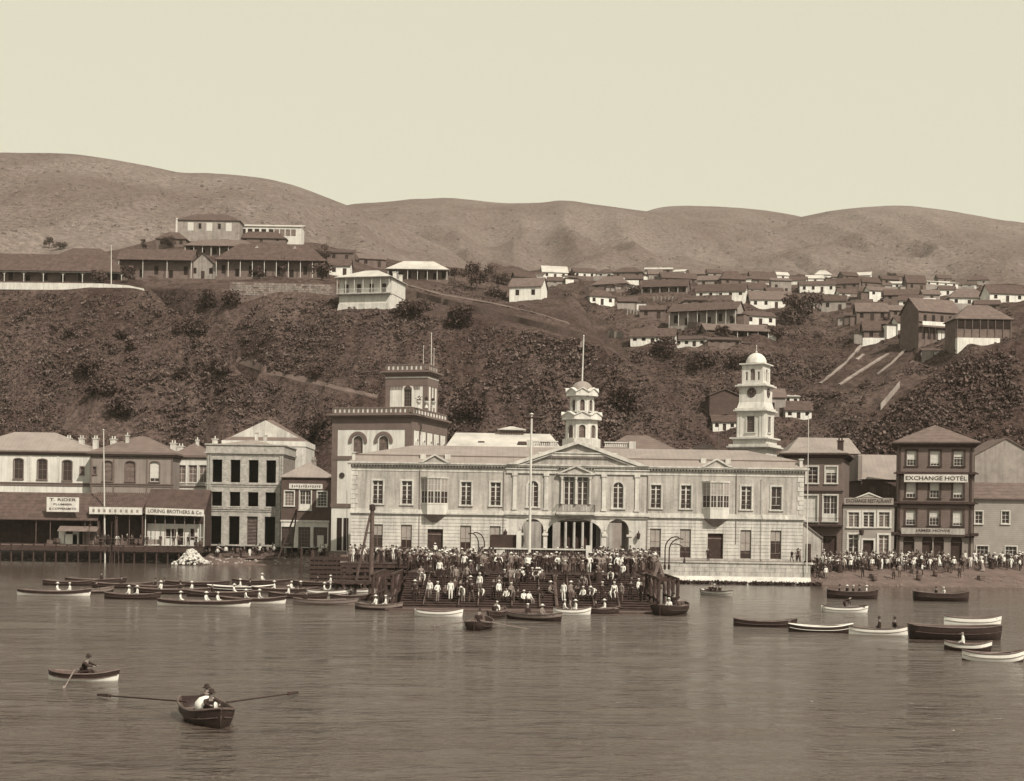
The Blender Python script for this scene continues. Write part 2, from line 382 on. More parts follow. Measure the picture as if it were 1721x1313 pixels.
me = bpy.data.meshes.new('ground'); me.from_pydata(gv, [], gf); me.materials.append(MATS['sand']); me.polygons.foreach_set('use_smooth', [True]*len(gf)); me.update()
struct(link('ground', me))
GROUND = BVHTree.FromPolygons(gv, gf)
def gz(x, y):
    h = GROUND.ray_cast(Vector((x, y, 60)), Vector((0, 0, -1)))
    return h[0].z if h[0] is not None else 0.0

# the bay
m = bpy.data.materials.new('bay_water'); m.use_nodes = True; MATS['bay_water'] = m
n = m.node_tree.nodes; l = m.node_tree.links; b = n['Principled BSDF']
b.inputs['Base Color'].default_value = (0.070, 0.053, 0.046, 1); b.inputs['Roughness'].default_value = 0.11; b.inputs['IOR'].default_value = 1.45
geo = n.new('ShaderNodeNewGeometry')
def wn(scale, sx, sy, det, dist, strg, prev=None, patch=0.0):
    mp = n.new('ShaderNodeMapping'); mp.inputs['Scale'].default_value = (sx, sy, 1); l.new(geo.outputs['Position'], mp.inputs[0])
    t = n.new('ShaderNodeTexNoise'); t.inputs['Scale'].default_value = scale; t.inputs['Detail'].default_value = det; t.inputs['Roughness'].default_value = 0.6
    l.new(mp.outputs[0], t.inputs['Vector'])
    bp = n.new('ShaderNodeBump'); bp.inputs['Strength'].default_value = strg; bp.inputs['Distance'].default_value = dist
    l.new(t.outputs['Fac'], bp.inputs['Height'])
    if patch:
        t2 = n.new('ShaderNodeTexNoise'); t2.inputs['Scale'].default_value = patch; t2.inputs['Detail'].default_value = 3
        mp2 = n.new('ShaderNodeMapping'); mp2.inputs['Scale'].default_value = (.4, 1, 1); l.new(geo.outputs['Position'], mp2.inputs[0]); l.new(mp2.outputs[0], t2.inputs['Vector'])
        mr = n.new('ShaderNodeMapRange'); mr.inputs[1].default_value = .38; mr.inputs[2].default_value = .62; mr.inputs[3].default_value = strg*.35; mr.inputs[4].default_value = strg
        l.new(t2.outputs['Fac'], mr.inputs[0]); l.new(mr.outputs[0], bp.inputs['Strength'])
    sp = n.new('ShaderNodeSeparateXYZ'); l.new(geo.outputs['Position'], sp.inputs[0])
    lee = n.new('ShaderNodeMapRange'); lee.inputs[1].default_value = 95; lee.inputs[2].default_value = 165; lee.inputs[3].default_value = 1.0; lee.inputs[4].default_value = 0.16
    l.new(sp.outputs['Y'], lee.inputs[0])
    mm = n.new('ShaderNodeMath'); mm.operation = 'MULTIPLY'; l.new(lee.outputs[0], mm.inputs[0])
    if patch: l.new(mr.outputs[0], mm.inputs[1])
    else: mm.inputs[1].default_value = strg
    l.new(mm.outputs[0], bp.inputs['Strength'])
    if prev is not None: l.new(prev, bp.inputs['Normal'])
    return bp.outputs[0]
q = wn(0.05, 0.6, 1.0, 3, 3.0, 0.6); q = wn(0.42, 0.4, 1.0, 5, 1.5, 1.0, q, 0.05); q = wn(1.6, 0.5, 1.0, 4, 0.42, 1.0, q, 0.08)
l.new(q, b.inputs['Normal'])
# gentle real swell on a fan of quads, flat far to the sides
wx = np.concatenate([[-4000, -1200, -400], np.linspace(-150, 150, 301), [400, 1200, 4000]])
wy = np.concatenate([[-600, -100, 0, 20], np.linspace(30, 232, 300), [260]])
wv = []
for y in wy:
    for x in wx:
        z = 0.0
        if 25 < y < 240 and abs(x) < 155:
            z = min(1, max(.15, (165-y)/70))*0.05*math.sin(y*1.35+2.2*noise.noise(Vector((x*0.06, y*0.05, 1.0))))*noise.noise(Vector((x*0.05, y*0.09, 4.0)))+min(1, max(.15, (165-y)/70))*0.05*noise.fractal(Vector((x*0.22, y*0.5, 0)), 1.0, 2.0, 3)
        wv.append((x, y, z))
nw = len(wx)
wf = [(i*nw+j, i*nw+j+1, (i+1)*nw+j+1, (i+1)*nw+j) for i in range(len(wy)-1) for j in range(nw-1)]
me = bpy.data.meshes.new('water'); me.from_pydata(wv, [], wf); me.materials.append(m); me.polygons.foreach_set('use_smooth', [True]*len(wf)); me.update()
struct(link('water', me))

# footpaths and retaining banks on the slopes: strips laid on the terrain
PATHPX = []
def ribbon(name, pts, w, m, lift=0.12, seg=14, only=None):
    P = []; PATHPX.append(pts)
    for (a, b_) in zip(pts, pts[1:]):
        for k in range(seg):
            t = k/seg; h = cast(a[0]+(b_[0]-a[0])*t, a[1]+(b_[1]-a[1])*t, only)
            if h: P.append((h[0], h[1] if h[1].z > 0 else -h[1]))
    mb = MB()
    for i, (p, nn) in enumerate(P):
        d = (P[min(i+1, len(P)-1)][0]-P[max(i-1, 0)][0]); s = d.cross(Vector((0, 0, 1)))
        s = s.normalized()*w/2 if s.length > 1e-5 else Vector((w/2, 0, 0))
        s.z = 0
        for q_ in (p-s, p+s):
            g = drop(q_.x, q_.y, only)
            z = (g.z if g and abs(g.z-p.z) < 4 else p.z)+lift
            mb.v.append((q_.x, q_.y, z))
        for q_ in (p-s, p+s): mb.v.append((q_.x, q_.y, mb.v[-2][2]-0.6))
    for i in range(len(P)-1):
        k = 4*i
        for (a, b_) in ((0, 1), (1, 3), (3, 2), (2, 0)): mb.f.append((k+a, k+b_, k+4+b_, k+4+a)); mb.m.append(0)
    return struct(mb.build(name, m))
ribbon('footpath', [(398,606),(430,617),(470,631),(520,642),(570,655),(640,670)], 0.6, 'path', 0.3, only=('escarpment_hillside',))
ribbon('footpath', [(690,482),(740,496),(830,512),(900,528),(960,546)], 1.3, 'path', 0.3)
for pts in ([(1378,646),(1420,612),(1462,566)], [(1410,648),(1450,622),(1495,594)], [(1474,630),(1500,610),(1522,588)], [(1440,606),(1452,596)], [(1480,686),(1512,650)]):
    ribbon('pale_bank', pts, 0.7, 'bank', 0.3)

# ------------------------------------------------------------------ scrub: uncountable low bushes over the slopes
def leaf_cloud(rs, n, rx, rz, size, c=(0, 0, 0), flat=0.0):
    """n small leaf-clump quads through an ellipsoid volume -> verts, faces arrays"""
    d = rs.normal(size=(n, 3)); d /= np.linalg.norm(d, axis=1)[:, None]
    r = rs.uniform(0.35, 1.0, (n, 1))**0.5
    lump = 0.75+0.35*np.sin(d[:, :1]*5.1+c[0])*np.cos(d[:, 1:2]*4.3+c[1])
    p = d*r*lump*np.array([rx, rx, rz]); p[:, 2] += rz*0.75
    a = rs.normal(size=(n, 3)); a /= np.linalg.norm(a, axis=1)[:, None]
    b_ = np.cross(a, rs.normal(size=(n, 3))); b_ /= np.linalg.norm(b_, axis=1)[:, None]
    s = size*rs.uniform(0.6, 1.4, (n, 1))
    q_ = np.stack([p-a*s, p+b_*s*0.8, p+a*s, p-b_*s*0.8], 1)+np.array(c)
    return q_
def quads_obj(name, Q, mats, parent=None, mi=None):
    Q = np.asarray(Q); nq = len(Q)
    me = bpy.data.meshes.new(name)
    me.vertices.add(nq*4); me.vertices.foreach_set('co', Q.reshape(-1).astype(np.float32))
    me.loops.add(nq*4); me.loops.foreach_set('vertex_index', np.arange(nq*4, dtype=np.int32))
    me.polygons.add(nq); me.polygons.foreach_set('loop_start', np.arange(nq, dtype=np.int32)*4)
    for k in mats: me.materials.append(MATS[k])
    if mi is not None: me.polygons.foreach_set('material_index', np.asarray(mi, np.int32))
    me.update(calc_edges=True)
    return link(name, me, parent)
def scrub(name, regions, seed, mats=('leaf', 'leaf_light', 'leaf_dark'), pw=(0.5, 0.25, 0.25), even=False):
    rs = np.random.RandomState(seed); Q = []; MI = []
    for (poly, count, smin, smax, only) in regions:
        xs = [p[0] for p in poly]; ys = [p[1] for p in poly]; k = 0; tries = 0
        while k < count and tries < count*9:
            tries += 1
            px, py = rs.uniform(min(xs), max(xs)), rs.uniform(min(ys), max(ys))
            ins = False
            for a, b_ in zip(poly, poly[1:]+poly[:1]):
                if (a[1] > py) != (b_[1] > py) and px < (b_[0]-a[0])*(py-a[1])/(b_[1]-a[1])+a[0]: ins = not ins
            if not ins: continue
            near = False
            for pts in PATHPX:
                for a, b_ in zip(pts, pts[1:]):
                    t = min(1, max(0, ((px-a[0])*(b_[0]-a[0])+(py-a[1])*(b_[1]-a[1]))/((b_[0]-a[0])**2+(b_[1]-a[1])**2)))
                    if abs(px-a[0]-t*(b_[0]-a[0])) < 12 and -4 < py-a[1]-t*(b_[1]-a[1]) < 16: near = True
            if near: continue
            h = cast(px, py)
            if not h: continue
            p = h[0]
            nn_ = noise.noise(Vector((p.x*0.045, p.y*0.06, seed)))+0.6*noise.noise(Vector((p.x*0.16, p.y*0.2, seed+5)))
            if nn_ < (-0.42 if even else -0.15)+0.5*rs.rand(): continue
            sz = smin+(smax-smin)*rs.rand()**3
            nq = int(7+18*sz)
            cl = leaf_cloud(rs, nq, sz, sz*0.5, 0.13+0.11*sz, (p.x, p.y, p.z-0.2*sz))
            Q.append(cl); MI += [int(rs.choice(3, p=pw))]*nq; k += 1
    return struct(quads_obj(name, np.concatenate(Q), mats, None, MI), 'stuff')
scrub('hillside_scrub', [
  ([(0,492),(240,500),(400,625),(480,740),(480,760),(0,760)], 1300, 0.3, 1.6, None),
  ([(245,495),(560,505),(700,530),(985,575),(1060,605),(1200,745),(1200,760),(480,760),(420,640)], 2300, 0.3, 1.6, None),
  ([(690,495),(760,480),(960,555),(940,560)], 260, 0.3, 1.0, None),
  ([(1050,590),(1380,600),(1420,640),(1440,740),(1210,740)], 2200, 0.3, 1.5, None),
  ([(1380,560),(1660,520),(1721,580),(1640,600),(1440,740),(1400,700)], 700, 0.3, 1.3, None),
  ([(1430,745),(1530,660),(1660,592),(1721,570),(1721,780),(1430,760)], 1600, 0.25, 1.4, None),
  ([(870,470),(1660,470),(1660,560),(1300,570),(1050,560)], 900, 0.4, 1.6, None)], 5)
scrub('low_scrub', [
  ([(0,490),(240,498),(400,620),(480,740),(480,760),(0,760)], 4200, 0.12, 0.6, None),
  ([(245,495),(560,505),(700,530),(985,575),(1060,605),(1200,745),(1200,760),(480,760),(420,640)], 8200, 0.12, 0.6, None),
  ([(690,495),(760,470),(960,545),(1000,575),(940,560)], 700, 0.12, 0.5, None),
  ([(1050,580),(1380,560),(1460,640),(1440,740),(1210,740)], 2600, 0.15, 0.6, None),
  ([(870,470),(1660,470),(1721,560),(1400,680),(1300,570),(1050,560)], 2600, 0.15, 0.6, None)], 61, pw=(0.55, 0.25, 0.2), even=True)
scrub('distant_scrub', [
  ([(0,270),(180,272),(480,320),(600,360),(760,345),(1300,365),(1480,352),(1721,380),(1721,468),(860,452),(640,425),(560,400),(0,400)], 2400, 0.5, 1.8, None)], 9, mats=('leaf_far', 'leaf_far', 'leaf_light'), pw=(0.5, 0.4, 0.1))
# ------------------------------------------------------------------ building kit
def wall_front(mb, w, h, ops, y0=0.0, rev=0.3, x0=0.0, z0=0.0, mi=0, rmi=None):
    """front wall x0..x0+w, z0..z0+h in the plane y0 with real openings (cx, zb, ow, oh, rise) and their reveals"""
    rmi = mi if rmi is None else rmi
    R = [(c-ow/2, c+ow/2, zb, zb+oh, rise) for (c, zb, ow, oh, rise) in ops]
    xs = sorted(set([x0, x0+w]+[r[0] for r in R]+[r[1] for r in R])); zs = sorted(set([z0, z0+h]+[r[2] for r in R]+[r[3] for r in R]))
    for a, b_ in zip(xs, xs[1:]):
        for c, d in zip(zs, zs[1:]):
            mx, mz = (a+b_)/2, (c+d)/2
            if any(r[0] < mx < r[1] and r[2] < mz < r[3] for r in R): continue
            mb.add([(a,y0,c),(b_,y0,c),(b_,y0,d),(a,y0,d)], [(0,1,2,3)], mi)
    y1 = y0+rev
    for (a, b_, c, d, rise) in R:
        s = d-rise
        mb.add([(a,y0,c),(a,y0,s),(a,y1,s),(a,y1,c)], [(0,1,2,3)], rmi); mb.add([(b_,y0,s),(b_,y0,c),(b_,y1,c),(b_,y1,s)], [(0,1,2,3)], rmi)
        mb.add([(a,y0,c),(b_,y0,c),(b_,y1,c),(a,y1,c)], [(3,2,1,0)], rmi)
        if rise <= 0: mb.add([(a,y0,d),(b_,y0,d),(b_,y1,d),(a,y1,d)], [(0,1,2,3)], rmi)
        else:
            n = 12; m = (a+b_)/2; rx = (b_-a)/2
            pts = [(m-rx*math.cos(math.pi*i/n), s+rise*math.sin(math.pi*i/n)) for i in range(n+1)]
            for p, q in zip(pts, pts[1:]):
                mb.add([(p[0],y0,p[1]),(q[0],y0,q[1]),(q[0],y0,d),(p[0],y0,d)], [(0,1,2,3)], mi)
                mb.add([(p[0],y0,p[1]),(p[0],y1,p[1]),(q[0],y1,q[1]),(q[0],y0,q[1])], [(0,1,2,3)], rmi)
    return mb
def shell(mb, w, h, d, ops, mi=0, smi=None, x0=0.0, z0=0.0, rev=0.3, y0=0.0):
    smi = mi if smi is None else smi
    wall_front(mb, w, h, ops, y0, rev, x0, z0, mi)
    x1, z1, y1 = x0+w, z0+h, y0+d
    mb.add([(x1,y0,z0),(x1,y1,z0),(x1,y1,z1),(x1,y0,z1)], [(0,1,2,3)], smi)
    mb.add([(x0,y1,z0),(x0,y0,z0),(x0,y0,z1),(x0,y1,z1)], [(0,1,2,3)], smi)
    mb.add([(x1,y1,z0),(x0,y1,z0),(x0,y1,z1),(x1,y1,z1)], [(0,1,2,3)], smi)
    return mb
WC = {}
def win_mesh(style, w, h, rise, fm):
    k = (style, round(w, 2), round(h, 2), round(rise, 2), fm)
    if k in WC: return WC[k]
    mb = MB(); t = 0.07; hw = w/2
    mb.box(-hw, -hw+t, 0, .08, 0, h); mb.box(hw-t, hw, 0, .08, 0, h); mb.box(-hw+t, hw-t, 0, .08, 0, t); 
    if rise <= 0: mb.box(-hw+t, hw-t, 0, .08, h-t, h)
    def vb(x, b=0.04, z0=0, z1=None): mb.box(x-b/2, x+b/2, 0.012, .07, z0, h if z1 is None else z1)
    def hb(z, b=0.04, x0=-hw, x1=hw): mb.box(x0, x1, 0.014, .068, z-b/2, z+b/2)
    if style == 'casement':
        vb(0, 0.17); hb(h*0.80, 0.09)
        for f in (0.2, 0.4, 0.6): hb(h*f, 0.03)
    elif style == 'sash':
        hb(h*0.5, 0.08); vb(0, 0.05)
        for f in (0.25, 0.75): hb(h*f, 0.03)
    elif style == 'sash6':
        hb(h*0.5, 0.08); vb(-w/6, 0.035); vb(w/6, 0.035)
        for f in (0.25, 0.75): hb(h*f, 0.03)
    elif style == 'grid':
        n = max(2, round(w/0.45)); r = max(2, round(h/0.5))
        for i in range(1, n): vb(-hw+w*i/n, 0.045)
        for j in range(1, r): hb(h*j/r, 0.045)
    elif style == 'french':
        vb(0, 0.14); hb(h*0.28, 0.12); mb.box(-hw+t, hw-t, 0.02, 0.06, t, h*0.28)
        for f in (0.5, 0.72): hb(h*f, 0.035)
        vb(-w/4, 0.03, h*.28); vb(w/4, 0.03, h*.28)
    elif style == 'low':                                 # tall ground-floor light with curtain and a low rail
        hb(h*0.2, 0.07); hb(h*0.55, 0.05); vb(0, 0.06, h*.2)
    elif style == 'louvre':
        n = int(h/0.22)
        for j in range(1, n): mb.add([(-hw+t,.0,h*j/n),(hw-t,.0,h*j/n),(hw-t,.1,h*j/n+.09),(-hw+t,.1,h*j/n+.09)], [(0,1,2,3)])
    WC[k] = mb.mesh('window', fm); return WC[k]
PC = {}
def flat_panel(w, h, rise, m, name='pane'):
    k = (round(w, 2), round(h, 2), round(rise, 2), m)
    if k not in PC:
        if rise <= 0: poly = [(-w/2, 0), (w/2, 0), (w/2, h), (-w/2, h)]
        else:
            n = 10; poly = [(-w/2, 0), (w/2, 0)]+[(w/2*math.cos(math.pi*i/n), h-rise+rise*math.sin(math.pi*i/n)) for i in range(n+1)]
        PC[k] = MB().prism(poly, 0.05, 0.075).mesh(name, m)
    return PC[k]
SCH = {}
def surround_mesh(w, h, rise, m, b=0.2, sill=True, p=0.07):
    k = (round(w, 2), round(h, 2), round(rise, 2), m, b, sill, p)
    if k not in SCH:
        mb = MB(); hw = w/2; s = h-rise
        mb.box(-hw-b, -hw, -p, 0.02, 0, s); mb.box(hw, hw+b, -p, 0.02, 0, s)
        if rise <= 0: mb.box(-hw-b, hw+b, -p-.01, 0.02, h, h+b)
        else:
            n = 12
            for i in range(n):
                a0, a1 = math.pi*i/n, math.pi*(i+1)/n
                q = [((hw+e)*math.cos(a), s+(rise+e)*math.sin(a)) for (e, a) in ((0, a0), (b, a0), (b, a1), (0, a1))]
                mb.prism(q, -p, 0.02)
        if sill: mb.box(-hw-b-.05, hw+b+.05, -p-.1, 0.02, -0.16, 0)
        SCH[k] = mb.mesh('surround', m)
    return SCH[k]
def window(root, cx, zb, w, h, style='sash', rise=0.0, y=0.16, frame='white_paint', glass='glass', sur=None, b=0.2, sill=True, name='window', blind=0.0, p=0.07, wall=0.0, blindm='blind'):
    o = link(name, win_mesh(style, w, h, rise, frame), root, (cx, y, zb))
    link('pane', flat_panel(w, h, rise, glass), o)
    if blind > 0: link('blind', flat_panel(w-0.16, h*blind, 0, blindm, 'blind'), o, (0, -0.012, h*(1-blind)-0.08))
    if sur: link('surround', surround_mesh(w, h, rise, sur, b, sill, p), o, (0, wall-y, 0))
    return o
def cornice(mb, x0, x1, y1, z, steps, mi=0, y0=0.0, back=False):
    """stepped moulding round front and both sides: steps = [(projection, height), ...] upward"""
    for p, h in steps:
        mb.box(x0-p, x1+p, y0-p, y1+(p if back else 0), z, z+h, mi); z += h
    return z
def hip(mb, x0, x1, y0, y1, z0, h, inset=None, mi=0, e=0.12, oh=0.0):
    x0 -= oh; x1 += oh; y0 -= oh; y1 += oh
    w, d = x1-x0, y1-y0; ins = min(w, d)/2 if inset is None else inset
    mb.box(x0, x1, y0, y1, z0, z0+e, mi)
    if w >= d: mb.frustum(x0, x1, y0, y1, z0+e, min(x0+ins, (x0+x1)/2-.03), max(x1-ins, (x0+x1)/2+.03), (y0+y1)/2-.03, (y0+y1)/2+.03, z0+e+h, mi)
    else: mb.frustum(x0, x1, y0, y1, z0+e, (x0+x1)/2-.03, (x0+x1)/2+.03, y0+ins, y1-ins, z0+e+h, mi)
    return mb
def gable(mb, x0, x1, y0, y1, z0, h, oh=0.3, e=0.14, mi=0, axis='x'):
    """two roof slabs meeting at a ridge; axis = direction of the ridge"""
    if axis == 'x':
        ym = (y0+y1)/2
        mb.add([(x0-oh,y0-oh,z0-.1),(x1+oh,y0-oh,z0-.1),(x1+oh,ym,z0+h),(x0-oh,ym,z0+h),(x0-oh,y0-oh,z0-.1+e),(x1+oh,y0-oh,z0-.1+e),(x1+oh,ym,z0+h+e),(x0-oh,ym,z0+h+e)],
               [(0,3,2,1),(4,5,6,7),(0,1,5,4),(1,2,6,5),(3,0,4,7)], mi)
        mb.add([(x0-oh,y1+oh,z0-.1),(x1+oh,y1+oh,z0-.1),(x1+oh,ym,z0+h),(x0-oh,ym,z0+h),(x0-oh,y1+oh,z0-.1+e),(x1+oh,y1+oh,z0-.1+e),(x1+oh,ym,z0+h+e),(x0-oh,ym,z0+h+e)],
               [(0,1,2,3),(7,6,5,4),(4,5,1,0),(5,6,2,1),(7,4,0,3)], mi)
    else:
        xm = (x0+x1)/2
        for s, xa in ((1, x0-oh), (-1, x1+oh)):
            vs = [(xa,y0-oh,z0-.1),(xm,y0-oh,z0+h),(xm,y1+oh,z0+h),(xa,y1+oh,z0-.1),(xa,y0-oh,z0-.1+e),(xm,y0-oh,z0+h+e),(xm,y1+oh,z0+h+e),(xa,y1+oh,z0-.1+e)]
            fs = [(0,3,2,1),(4,5,6,7),(0,1,5,4),(2,3,7,6),(3,0,4,7)]
            mb.add(vs, fs if s == 1 else [tuple(reversed(f)) for f in fs], mi)
    return mb
def gable_ends(mb, x0, x1, y0, y1, z0, h, axis='x', mi=0):
    if axis == 'x':
        ym = (y0+y1)/2
        for x in (x0, x1): mb.add([(x,y0,z0),(x,y1,z0),(x,ym,z0+h)], [(0,1,2)], mi)
    else:
        xm = (x0+x1)/2
        for y in (y0, y1): mb.add([(x0,y,z0),(x1,y,z0),(xm,y,z0+h)], [(0,1,2)], mi)
    return mb
def chimney(parent, x, y, z, w=0.7, h=1.5, m='stucco_pale', pots=2):
    mb = MB().box(x-w/2, x+w/2, y-w/2, y+w/2, z, z+h).box(x-w/2-.1, x+w/2+.1, y-w/2-.1, y+w/2+.1, z+h, z+h+.15)
    for i in range(pots): mb.lathe([(.12, z+h+.15), (.1, z+h+.6)], x-w/4+i*w/2 if pots > 1 else x, y, 8)
    return mb.build('chimney', m, parent)
class Bd:
    """a building whose front-left foot stands at pixel column px0, depth Y, on ground level g"""
    def __init__(s, name, label, px0, px1, Y, g=GZ, rz=0.0, cat='building', group=None):
        s.Y, s.g, s.px0, s.pxc, s.rz = Y, g, px0, (px0+px1)/2, rz
        s.py = roll((px0-CX)/F*Y, Y, g+6)[1]
        s.loc = W(px0, s.py, Y); s.loc.z = g
        s.w = s.x(px1); s.k = s.w/(px1-px0)
        s.r = thing(name, label, cat, s.loc, rz, group)
    def x(s, px):                                        # where the view ray of column px meets the (possibly turned) front
        t = unroll(px, s.py+(px-s.px0)*SR)[0]/F
        return (t*s.Y-s.loc.x)/(math.cos(s.rz)-t*math.sin(s.rz))
    def z(s, py, px=None):
        px = s.pxc if px is None else px
        return CAMZ-unroll(px, py)[1]/F*(s.Y+s.x(px)*math.sin(s.rz))-s.g

# ------------------------------------------------------------------ left row behind the wharf sheds
b = Bd('cream_house', 'cream two-storey house with hipped grey roof at the far left behind the plumber shed', -70, 151, 238)
ez = b.z(766, 100); ops = []
for px, w, t, bt in ((112, 15, 774, 808), (137, 5, 785, 797), (70, 15, 772, 806), (30, 15, 771, 805), (-20, 15, 771, 805)):
    ops.append((b.x(px), b.z(bt, px), w*b.k, b.z(t, px)-b.z(bt, px), 0.25 if w > 6 else 0))
mb = MB(); shell(mb, b.w, ez, 10, ops); mb.build('wall', 'stucco_cream', b.r)
for (c, zb, ow, oh, rs_) in ops: window(b.r, c, zb, ow, oh, 'sash', rs_, frame='trim_grey', sur='trim_grey', b=0.16)
mb = MB(); cornice(mb, 0, b.w, 10, ez, [(0.1, .25), (0.35, .25), (0.6, .2)]); mb.build('cornice', 'trim_grey', b.r)
mb = MB(); cornice(mb, 0, b.w, 0.2, b.z(817, 100), [(0.12, .4), (0.2, .15)]); mb.build('string_course', 'trim_grey', b.r)
for px in (97, 50): MB().box(b.x(px)-.2, b.x(px)+.2, -.08, .02, b.z(817, 100)+.55, ez).build('pilaster', 'stucco_pale', b.r)
hip(MB(), 0, b.w, 0, 10, ez+.7, 3.3, 8, oh=.5).build('roof', 'roof_pale', b.r)
for px in (104, 126, 150): chimney(b.r, b.x(px)-.4, 4.5, ez+1.1, .8, 2.0)

b = Bd('grey_house', 'grey two-storey house with hipped roof and three arched windows behind the wharf sheds', 152, 289, 235)
ez = b.z(769, 220); ops = []
for px in (180, 218, 259): ops.append((b.x(px), b.z(809+px*.016-3.4, px), 16*b.k, 3.3, 0.35))
ops.append((b.x(158), b.z(797, 158), .5, 1.2, 0))
mb = MB(); shell(mb, b.w, ez, 12, ops); mb.build('wall', 'stucco_grey', b.r)
for i, (c, zb, ow, oh, rs_) in enumerate(ops): window(b.r, c, zb, ow, oh, 'sash', rs_, frame='trim_grey' if i != 2 else 'white_paint', sur='trim_grey', b=0.14, blind=0.0 if i != 2 else 0.8, glass='glass_curtain' if i < 2 else 'glass')
mb = MB(); cornice(mb, 0, b.w, 12, ez, [(0.1, .2), (0.4, .3), (0.65, .2)]); mb.build('cornice', 'trim_grey', b.r)
mb = MB(); cornice(mb, 0, b.w, 0.2, b.z(818, 220), [(0.1, .35), (0.2, .15)]); mb.build('string_course', 'trim_grey', b.r)
for px in (152.8, 190, 246, 288): MB().box(b.x(px)-.12, b.x(px)+.12, -.09, .02, 0, ez).build('downpipe', 'trim_grey', b.r)
hip(MB(), 0, b.w, 0, 12, ez+.7, 3.0, 6.6, oh=.55).build('roof', 'roof_grey', b.r)
chimney(b.r, b.x(203), 3.4, ez+1.6, .5, 2.1, pots=1); chimney(b.r, b.x(278), 5, ez+1, .9, 1.6); chimney(b.r, b.x(172), 6, ez+1.2, .9, 2.0)
mb = MB().bar((b.x(219), 6, ez+3.4), (b.x(219), 6, ez+10.6), .06, .03); mb.build('lightning_rod', 'iron', b.r)

b = Bd('pale_annex', 'narrow cream house of three tall windows squeezed beside the stone warehouse', 289.5, 347, 240)
ez = b.z(771, 318); ops = [(b.x(px), b.z(811, px), 14*b.k, 2.9, 0) for px in (304, 323, 341)]
mb = MB(); shell(mb, b.w, ez, 9, ops); mb.build('wall', 'stucco_cream', b.r)
for (c, zb, ow, oh, rs_) in ops: window(b.r, c, zb, ow, oh, 'sash', frame='white_paint', glass='glass_curtain', sur='stucco_pale', b=.12)
mb = MB(); cornice(mb, 0, b.w, 9, ez, [(0.1, .2), (0.4, .25)]); cornice(mb, 0, b.w, .2, b.z(819, 318), [(.15, .3)]); mb.build('cornice', 'trim_grey', b.r)
hip(MB(), 0, b.w, 0, 9, ez+.45, 2.2, oh=.3).build('roof', 'roof_grey', b.r)
chimney(b.r, .6, 3, ez+.5, 1.0, 1.6); chimney(b.r, 3.4, 3, ez+.8, .5, 2.4, pots=1)

b = Bd('stone_warehouse', 'roofless-looking three-storey pale stone warehouse with twelve black empty openings', 346, 475, 229)
ez = b.z(766, 410); ops = []
for i, px in enumerate((364, 394.5, 425, 454.5)):
    for (t, bt, w) in ((773, 811, 16.5), (827, 851, 17.5), (868, 915.5, 18)):
        ops.append((b.x(px-(0.6 if t > 860 else 0)), b.z(bt, 410), w*b.k, b.z(t, 410)-b.z(bt, 410), 0))
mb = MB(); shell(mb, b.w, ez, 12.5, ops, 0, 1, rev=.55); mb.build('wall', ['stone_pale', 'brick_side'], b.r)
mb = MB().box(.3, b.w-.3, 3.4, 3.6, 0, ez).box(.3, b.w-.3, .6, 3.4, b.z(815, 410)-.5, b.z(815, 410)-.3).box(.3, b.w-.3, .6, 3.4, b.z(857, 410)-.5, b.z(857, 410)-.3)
mb.build('inner_floor', 'interior_shade', b.r)  # partition and floors coloured near-black for the shade indoors
mb = MB(); cornice(mb, 0, b.w, 12.5, ez, [(.08, .3), (.3, .25), (.12, 1.1), (.3, .2)]); mb.build('cornice', 'stone_pale', b.r)
for py in (818.5, 860): 
    mb = MB(); cornice(mb, 0, b.w, .2, b.z(py, 410), [(.1, .35), (.22, .2)]); mb.build('string_course', 'stone_pale', b.r)
for px in (349.2, 352.6, 470.2, 473.4): MB().box(b.x(px)-.1, b.x(px)+.1, -.2, .02, 0, ez).build('corner_strip', 'stone_pale', b.r)
for (c, zb, ow, oh, r_) in ops: MB().box(c-ow/2-.12, c+ow/2+.12, -.16, .02, zb-.22, zb-.02).build('sill', 'stone_pale', b.r)
hip(MB(), .4, b.w-.4, .6, 12, ez+1.5, 1.3).build('roof', 'roof_pale', b.r)
c, zb, ow, oh, r_ = ops[8]; o = link('shutter', win_mesh('louvre', ow, oh, 0, 'timber_worn'), b.r, (c-.0, .25, zb))
for i in range(2): chimney(b.r, b.x(418+i*15), 6, ez+2.2, .5, 1.8-.4*i, pots=1)
chimney(b.r, .9, 2, ez+1.7, .8, .9, pots=1)

b = Bd('gabled_store', 'white rendered store with broad grey gable roof rising behind the stone warehouse', 372, 512, 246)
ez = b.z(741, 440)
mb = MB(); shell(mb, b.w, ez, 11, []); gable_ends(mb, 0, b.w, 1, 10, ez, 3.6, 'y'); mb.build('wall', 'stucco_pale', b.r)
hip(MB(), 0, b.w, 0, 11, ez, 3.9, 6.5, oh=-.1, e=.05).build('roof', 'roof_grey', b.r)
mb = MB(); cornice(mb, 0, b.w, 11, ez-.9, [(.12, .9)]); mb.build('parapet_band', 'white_paint', b.r)

